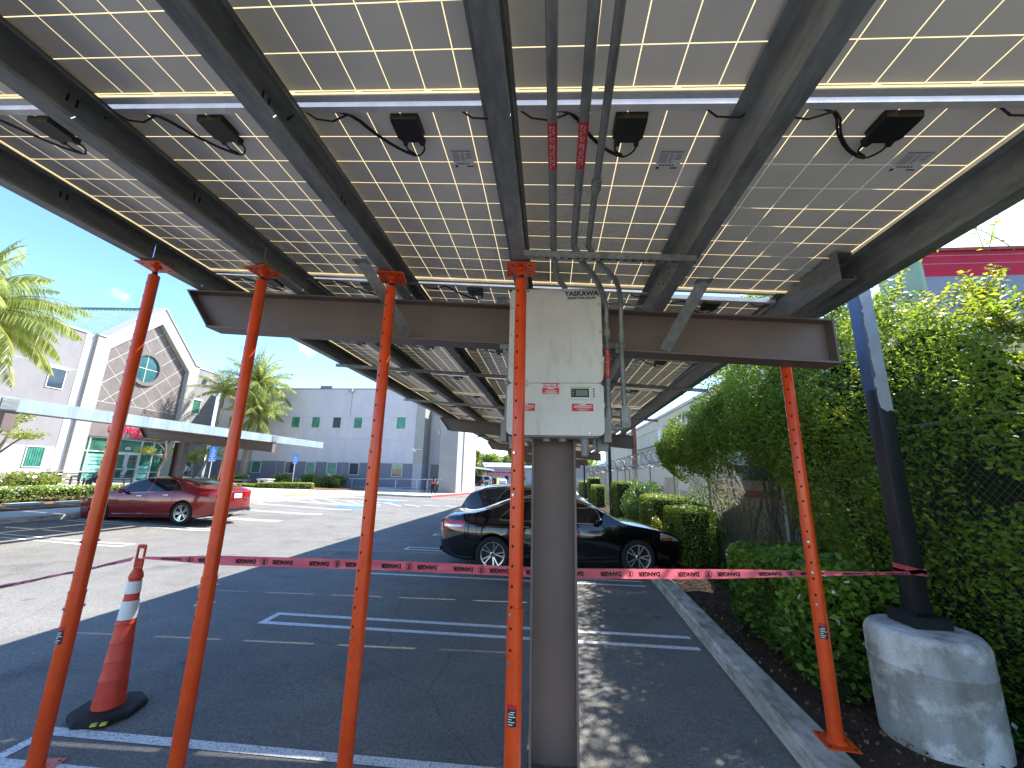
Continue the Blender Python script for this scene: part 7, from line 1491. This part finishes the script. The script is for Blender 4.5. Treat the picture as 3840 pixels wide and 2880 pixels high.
for x, y, s_ in ((-2.0, 3.95, .022), (.95, 4.2, .02), (.55, 3.9, .018), (1.5, 3.55, .02), (-3.0, 3.6, .02), (1.05, 5.7, .02), (-.55, 6.5, .02), (.9, 3.1, .02)):
    a = x * 7; g = G(); g.add([(x + s_ * 1.3 * math.cos(a), y + s_ * 1.3 * math.sin(a), .006), (x - s_ * .7 * math.sin(a), y + s_ * .7 * math.cos(a), .012), (x - s_ * 1.3 * math.cos(a), y - s_ * 1.3 * math.sin(a), .022), (x + s_ * .7 * math.sin(a), y - s_ * .7 * math.cos(a), .010)], [(0, 1, 2, 3)]); tag(build('fallen_leaf', g, 'dead_leaf' if 'dead_leaf' in M else 'rust', origin=(x, y, 0)), 'small dry curled leaf lying on the asphalt', 'leaf', 'dry leaves on the asphalt')
g = G(); g.lathe([(.025, .1), (.025, .20), (.03, .20), (.03, .225)], (2.35, 4.85, 0), 10); tag(build('sprinkler_riser', g, 'black_plastic', origin=(2.35, 4.85, .1)), 'short black sprinkler stub in the soil behind the kerb', 'sprinkler')
# far oddments
db = thing('dumpster_pen', (-11.0, 80, -.36), 'dark green enclosure with a red post beside the light silver off-roader', 'enclosure'); g = G(); g.box(-11.6, -10.3, 79, 81, -.5, 1.1); build('wall', g, 'leafcore', db); g = G(); g.box(-10.3, -10.1, 79, 81, -.5, 1.15); build('side', g, 'yellow_paint', db); g = G(); g.tube([(-10.75, 78.8, -.4), (-10.75, 78.8, .7)], .1, 8); build('post', g, 'sign_red', db)
# ================================================================ PEOPLE
def skin(name, verts, edges, rad, m, parent, sub=2):
    me = bpy.data.meshes.new('t'); me.from_pydata(verts, edges, []); o = bpy.data.objects.new('t', me); C.objects.link(o); md = o.modifiers.new('s', 'SKIN'); md.use_smooth_shade = True
    for i, r in enumerate(rad): me.skin_vertices[0].data[i].radius = r if isinstance(r, tuple) else (r, r)
    me.skin_vertices[0].data[0].use_root = True
    s2 = o.modifiers.new('u', 'SUBSURF'); s2.levels = sub; s2.render_levels = sub; bpy.context.view_layer.update()
    nm = bpy.data.meshes.new_from_object(o.evaluated_get(bpy.context.evaluated_depsgraph_get())); nm.name = name; nm.materials.clear(); nm.materials.append(M[m]); nm.polygons.foreach_set('use_smooth', [True] * len(nm.polygons)); bpy.data.objects.remove(o); bpy.data.meshes.remove(me)
    return link(bpy.data.objects.new(name, nm), parent)
def person(loc, rz, H, label, pose, top, bottom, hair, cat='person', skirt=False, long_hair=False, scarf=None):
    root = thing('person', loc, label, 'person', None, rz); k = H / 1.75
    J = dict(pel=(0, 0, .96), waist=(0, .01, 1.10), chest=(0, .01, 1.30), neck=(0, 0, 1.48), skull=(0, -.01, 1.60), crown=(0, .0, 1.70), face=(0, -.055, 1.585),
             shL=(-.17, .01, 1.42), elL=(-.24, .03, 1.14), wrL=(-.25, -.06, .92), haL=(-.25, -.08, .84), shR=(.17, .01, 1.42), elR=(.24, .03, 1.14), wrR=(.25, -.06, .92), haR=(.25, -.08, .84),
             hiL=(-.09, 0, .92), knL=(-.10, -.02, .50), anL=(-.10, .03, .09), toL=(-.11, -.12, .04), hiR=(.09, 0, .92), knR=(.10, -.02, .50), anR=(.10, .03, .09), toR=(.11, -.12, .04))
    J.update(pose); R_ = dict(pel=(.13, .10), waist=(.125, .095), chest=(.15, .105), neck=.052, skull=(.078, .09), crown=(.055, .06), face=.055, shL=.058, elL=.040, wrL=.027, haL=(.038, .022), shR=.058, elR=.040, wrR=.027, haR=(.038, .022), hiL=.085, knL=.055, anL=.036, toL=(.04, .03), hiR=.085, knR=.055, anR=.036, toR=(.04, .03))
    E_ = [('pel', 'waist'), ('waist', 'chest'), ('chest', 'neck'), ('neck', 'skull'), ('skull', 'crown'), ('skull', 'face'), ('chest', 'shL'), ('shL', 'elL'), ('elL', 'wrL'), ('wrL', 'haL'), ('chest', 'shR'), ('shR', 'elR'), ('elR', 'wrR'), ('wrR', 'haR'), ('pel', 'hiL'), ('hiL', 'knL'), ('knL', 'anL'), ('anL', 'toL'), ('pel', 'hiR'), ('hiR', 'knR'), ('knR', 'anR'), ('anR', 'toR')]
    # fingers: five short chains out of each palm
    for sd_, ha, wr in (('L', 'haL', 'wrL'), ('R', 'haR', 'wrR')):
        h, w_ = Vector(J[ha]), Vector(J[wr]); d = (h - w_).normalized()
        for f, (off, ln) in enumerate(((-.028, .06), (-.010, .078), (.010, .074), (.028, .058), (.045, .045))):
            a, b = 'f%s%da' % (sd_, f), 'f%s%db' % (sd_, f); st = h + Vector((0, off, 0)) + d * (.03 if f < 4 else -.02); J[a] = tuple(st); J[b] = tuple(st + d * ln + Vector((0, .012 * (f == 4) - .01, 0))); R_[a] = .010; R_[b] = .007; E_ += [(ha, a), (a, b)]
    def mk(nm, keys, edges, grow, m, sub=2):
        idx = {q: i for i, q in enumerate(keys)}; rd = []
        for q in keys: r = R_[q]; rd.append(tuple((v + grow) * k for v in r) if isinstance(r, tuple) else (r + grow) * k)
        return skin(nm, [tuple(c_ * k for c_ in J[q]) for q in keys], [(idx[a], idx[b]) for a, b in edges if a in idx and b in idx], rd, m, root, sub)
    ks = ['pel'] + [q for q in J if q != 'pel']; mk('body', ks, E_, 0, 'skin')
    mk('shirt', ['chest', 'waist', 'pel', 'shL', 'elL', 'wrL', 'shR', 'elR', 'wrR'], E_, .017, top)
    mk('trousers', ['pel', 'hiL', 'knL', 'anL', 'hiR', 'knR', 'anR'], E_, .015, bottom); mk('shoes', ['anL', 'toL'], E_, .012, 'cloth_dark'); mk('shoes', ['anR', 'toR'], E_, .012, 'cloth_dark')
    hv = [Vector(J['skull']) + Vector((0, .025, .02)), Vector(J['crown']) + Vector((0, .015, .0))] + ([Vector(J['neck']) + Vector((0, .06, -.08)), Vector(J['chest']) + Vector((0, .10, -.05))] if long_hair else [])
    skin('hair', [tuple(v * k) for v in hv], [(0, 1)] + ([(0, 2), (2, 3)] if long_hair else []), [(.088 * k, .095 * k), (.062 * k, .066 * k)] + ([(.07 * k, .04 * k), (.06 * k, .03 * k)] if long_hair else []), hair, root)
    if skirt:
        g = G(); g.lathe([(.15 * k, .62 * k * 1.62), (.19 * k, .9 * k), (.25 * k, .42 * k)], n=16); build('skirt', g, bottom, root, local=True)
    g = G(); fz = J['face']; 
    for sx in (-.03, .03): g.lathe([(.008 * k, (fz[1] - .053) * k), (.006 * k, (fz[1] - .058) * k)], (sx * k, 0, (fz[2] + .015) * k), 8, 'y')
    g.box(-.022 * k, .022 * k, (fz[1] - .058) * k, (fz[1] - .05) * k, (fz[2] - .045) * k, (fz[2] - .038) * k); build('face_features', g, 'hair_dark', root, local=True)
    return root
person((-32.9, 34.0, gz(-33, 34) + .15), .5, 1.66, 'standing person in a grey long-sleeved shirt with hands on hips beyond the red sedan', dict(elL=(-.36, .06, 1.16), wrL=(-.20, -.06, 1.02), haL=(-.14, -.08, 1.0), elR=(.36, .06, 1.16), wrR=(.20, -.06, 1.02), haR=(.14, -.08, 1.0)), 'cloth_grey', 'cloth_dark', 'hair_dark')
person((-24.55, 20.25, gz(-25, 20) + .15 - .47), -1.15, 1.70, 'grey-haired person in a dark green jacket sitting on the black bench', dict(pel=(0, 0, .95), waist=(0, -.04, 1.09), chest=(0, -.08, 1.28), neck=(0, -.12, 1.46), skull=(0, -.16, 1.57), crown=(0, -.15, 1.67), face=(0, -.21, 1.55), shL=(-.17, -.08, 1.4), shR=(.17, -.08, 1.4), hiL=(-.09, 0, .95), hiR=(.09, 0, .95), knL=(-.13, -.44, .98), knR=(.13, -.44, .98), anL=(-.13, -.48, .57), anR=(.13, -.48, .57), toL=(-.13, -.62, .52), toR=(.13, -.62, .52), elL=(-.25, -.16, 1.15), elR=(.25, -.16, 1.15), wrL=(-.16, -.36, 1.06), wrR=(.16, -.36, 1.06), haL=(-.12, -.44, 1.05), haR=(.12, -.44, 1.05)), 'cloth_green', 'cloth_dark', 'hair_grey')
person((-10.45, 36.3, gz(-10.5, 36.3) + .15), PI, 1.52, 'woman in a rose-coloured top and black skirt walking away along the red kerb', dict(knL=(-.09, -.16, .52), anL=(-.09, -.10, .10), toL=(-.09, -.26, .06), knR=(.09, .06, .50), anR=(.09, .20, .12), toR=(.09, .10, .03), elR=(.25, .08, 1.15), wrR=(.32, .0, .92), haR=(.36, -.02, .84)), 'cloth_rose', 'cloth_dark', 'hair_dark', skirt=True, long_hair=True)
person((-10.02, 36.0, gz(-10, 36) + .15), PI, 1.10, 'child in a black dress walking beside the woman in the rose top', dict(knL=(-.09, -.10, .50), knR=(.09, .03, .50), anR=(.09, .12, .10)), 'cloth_dark', 'cloth_dark', 'hair_dark', skirt=True)
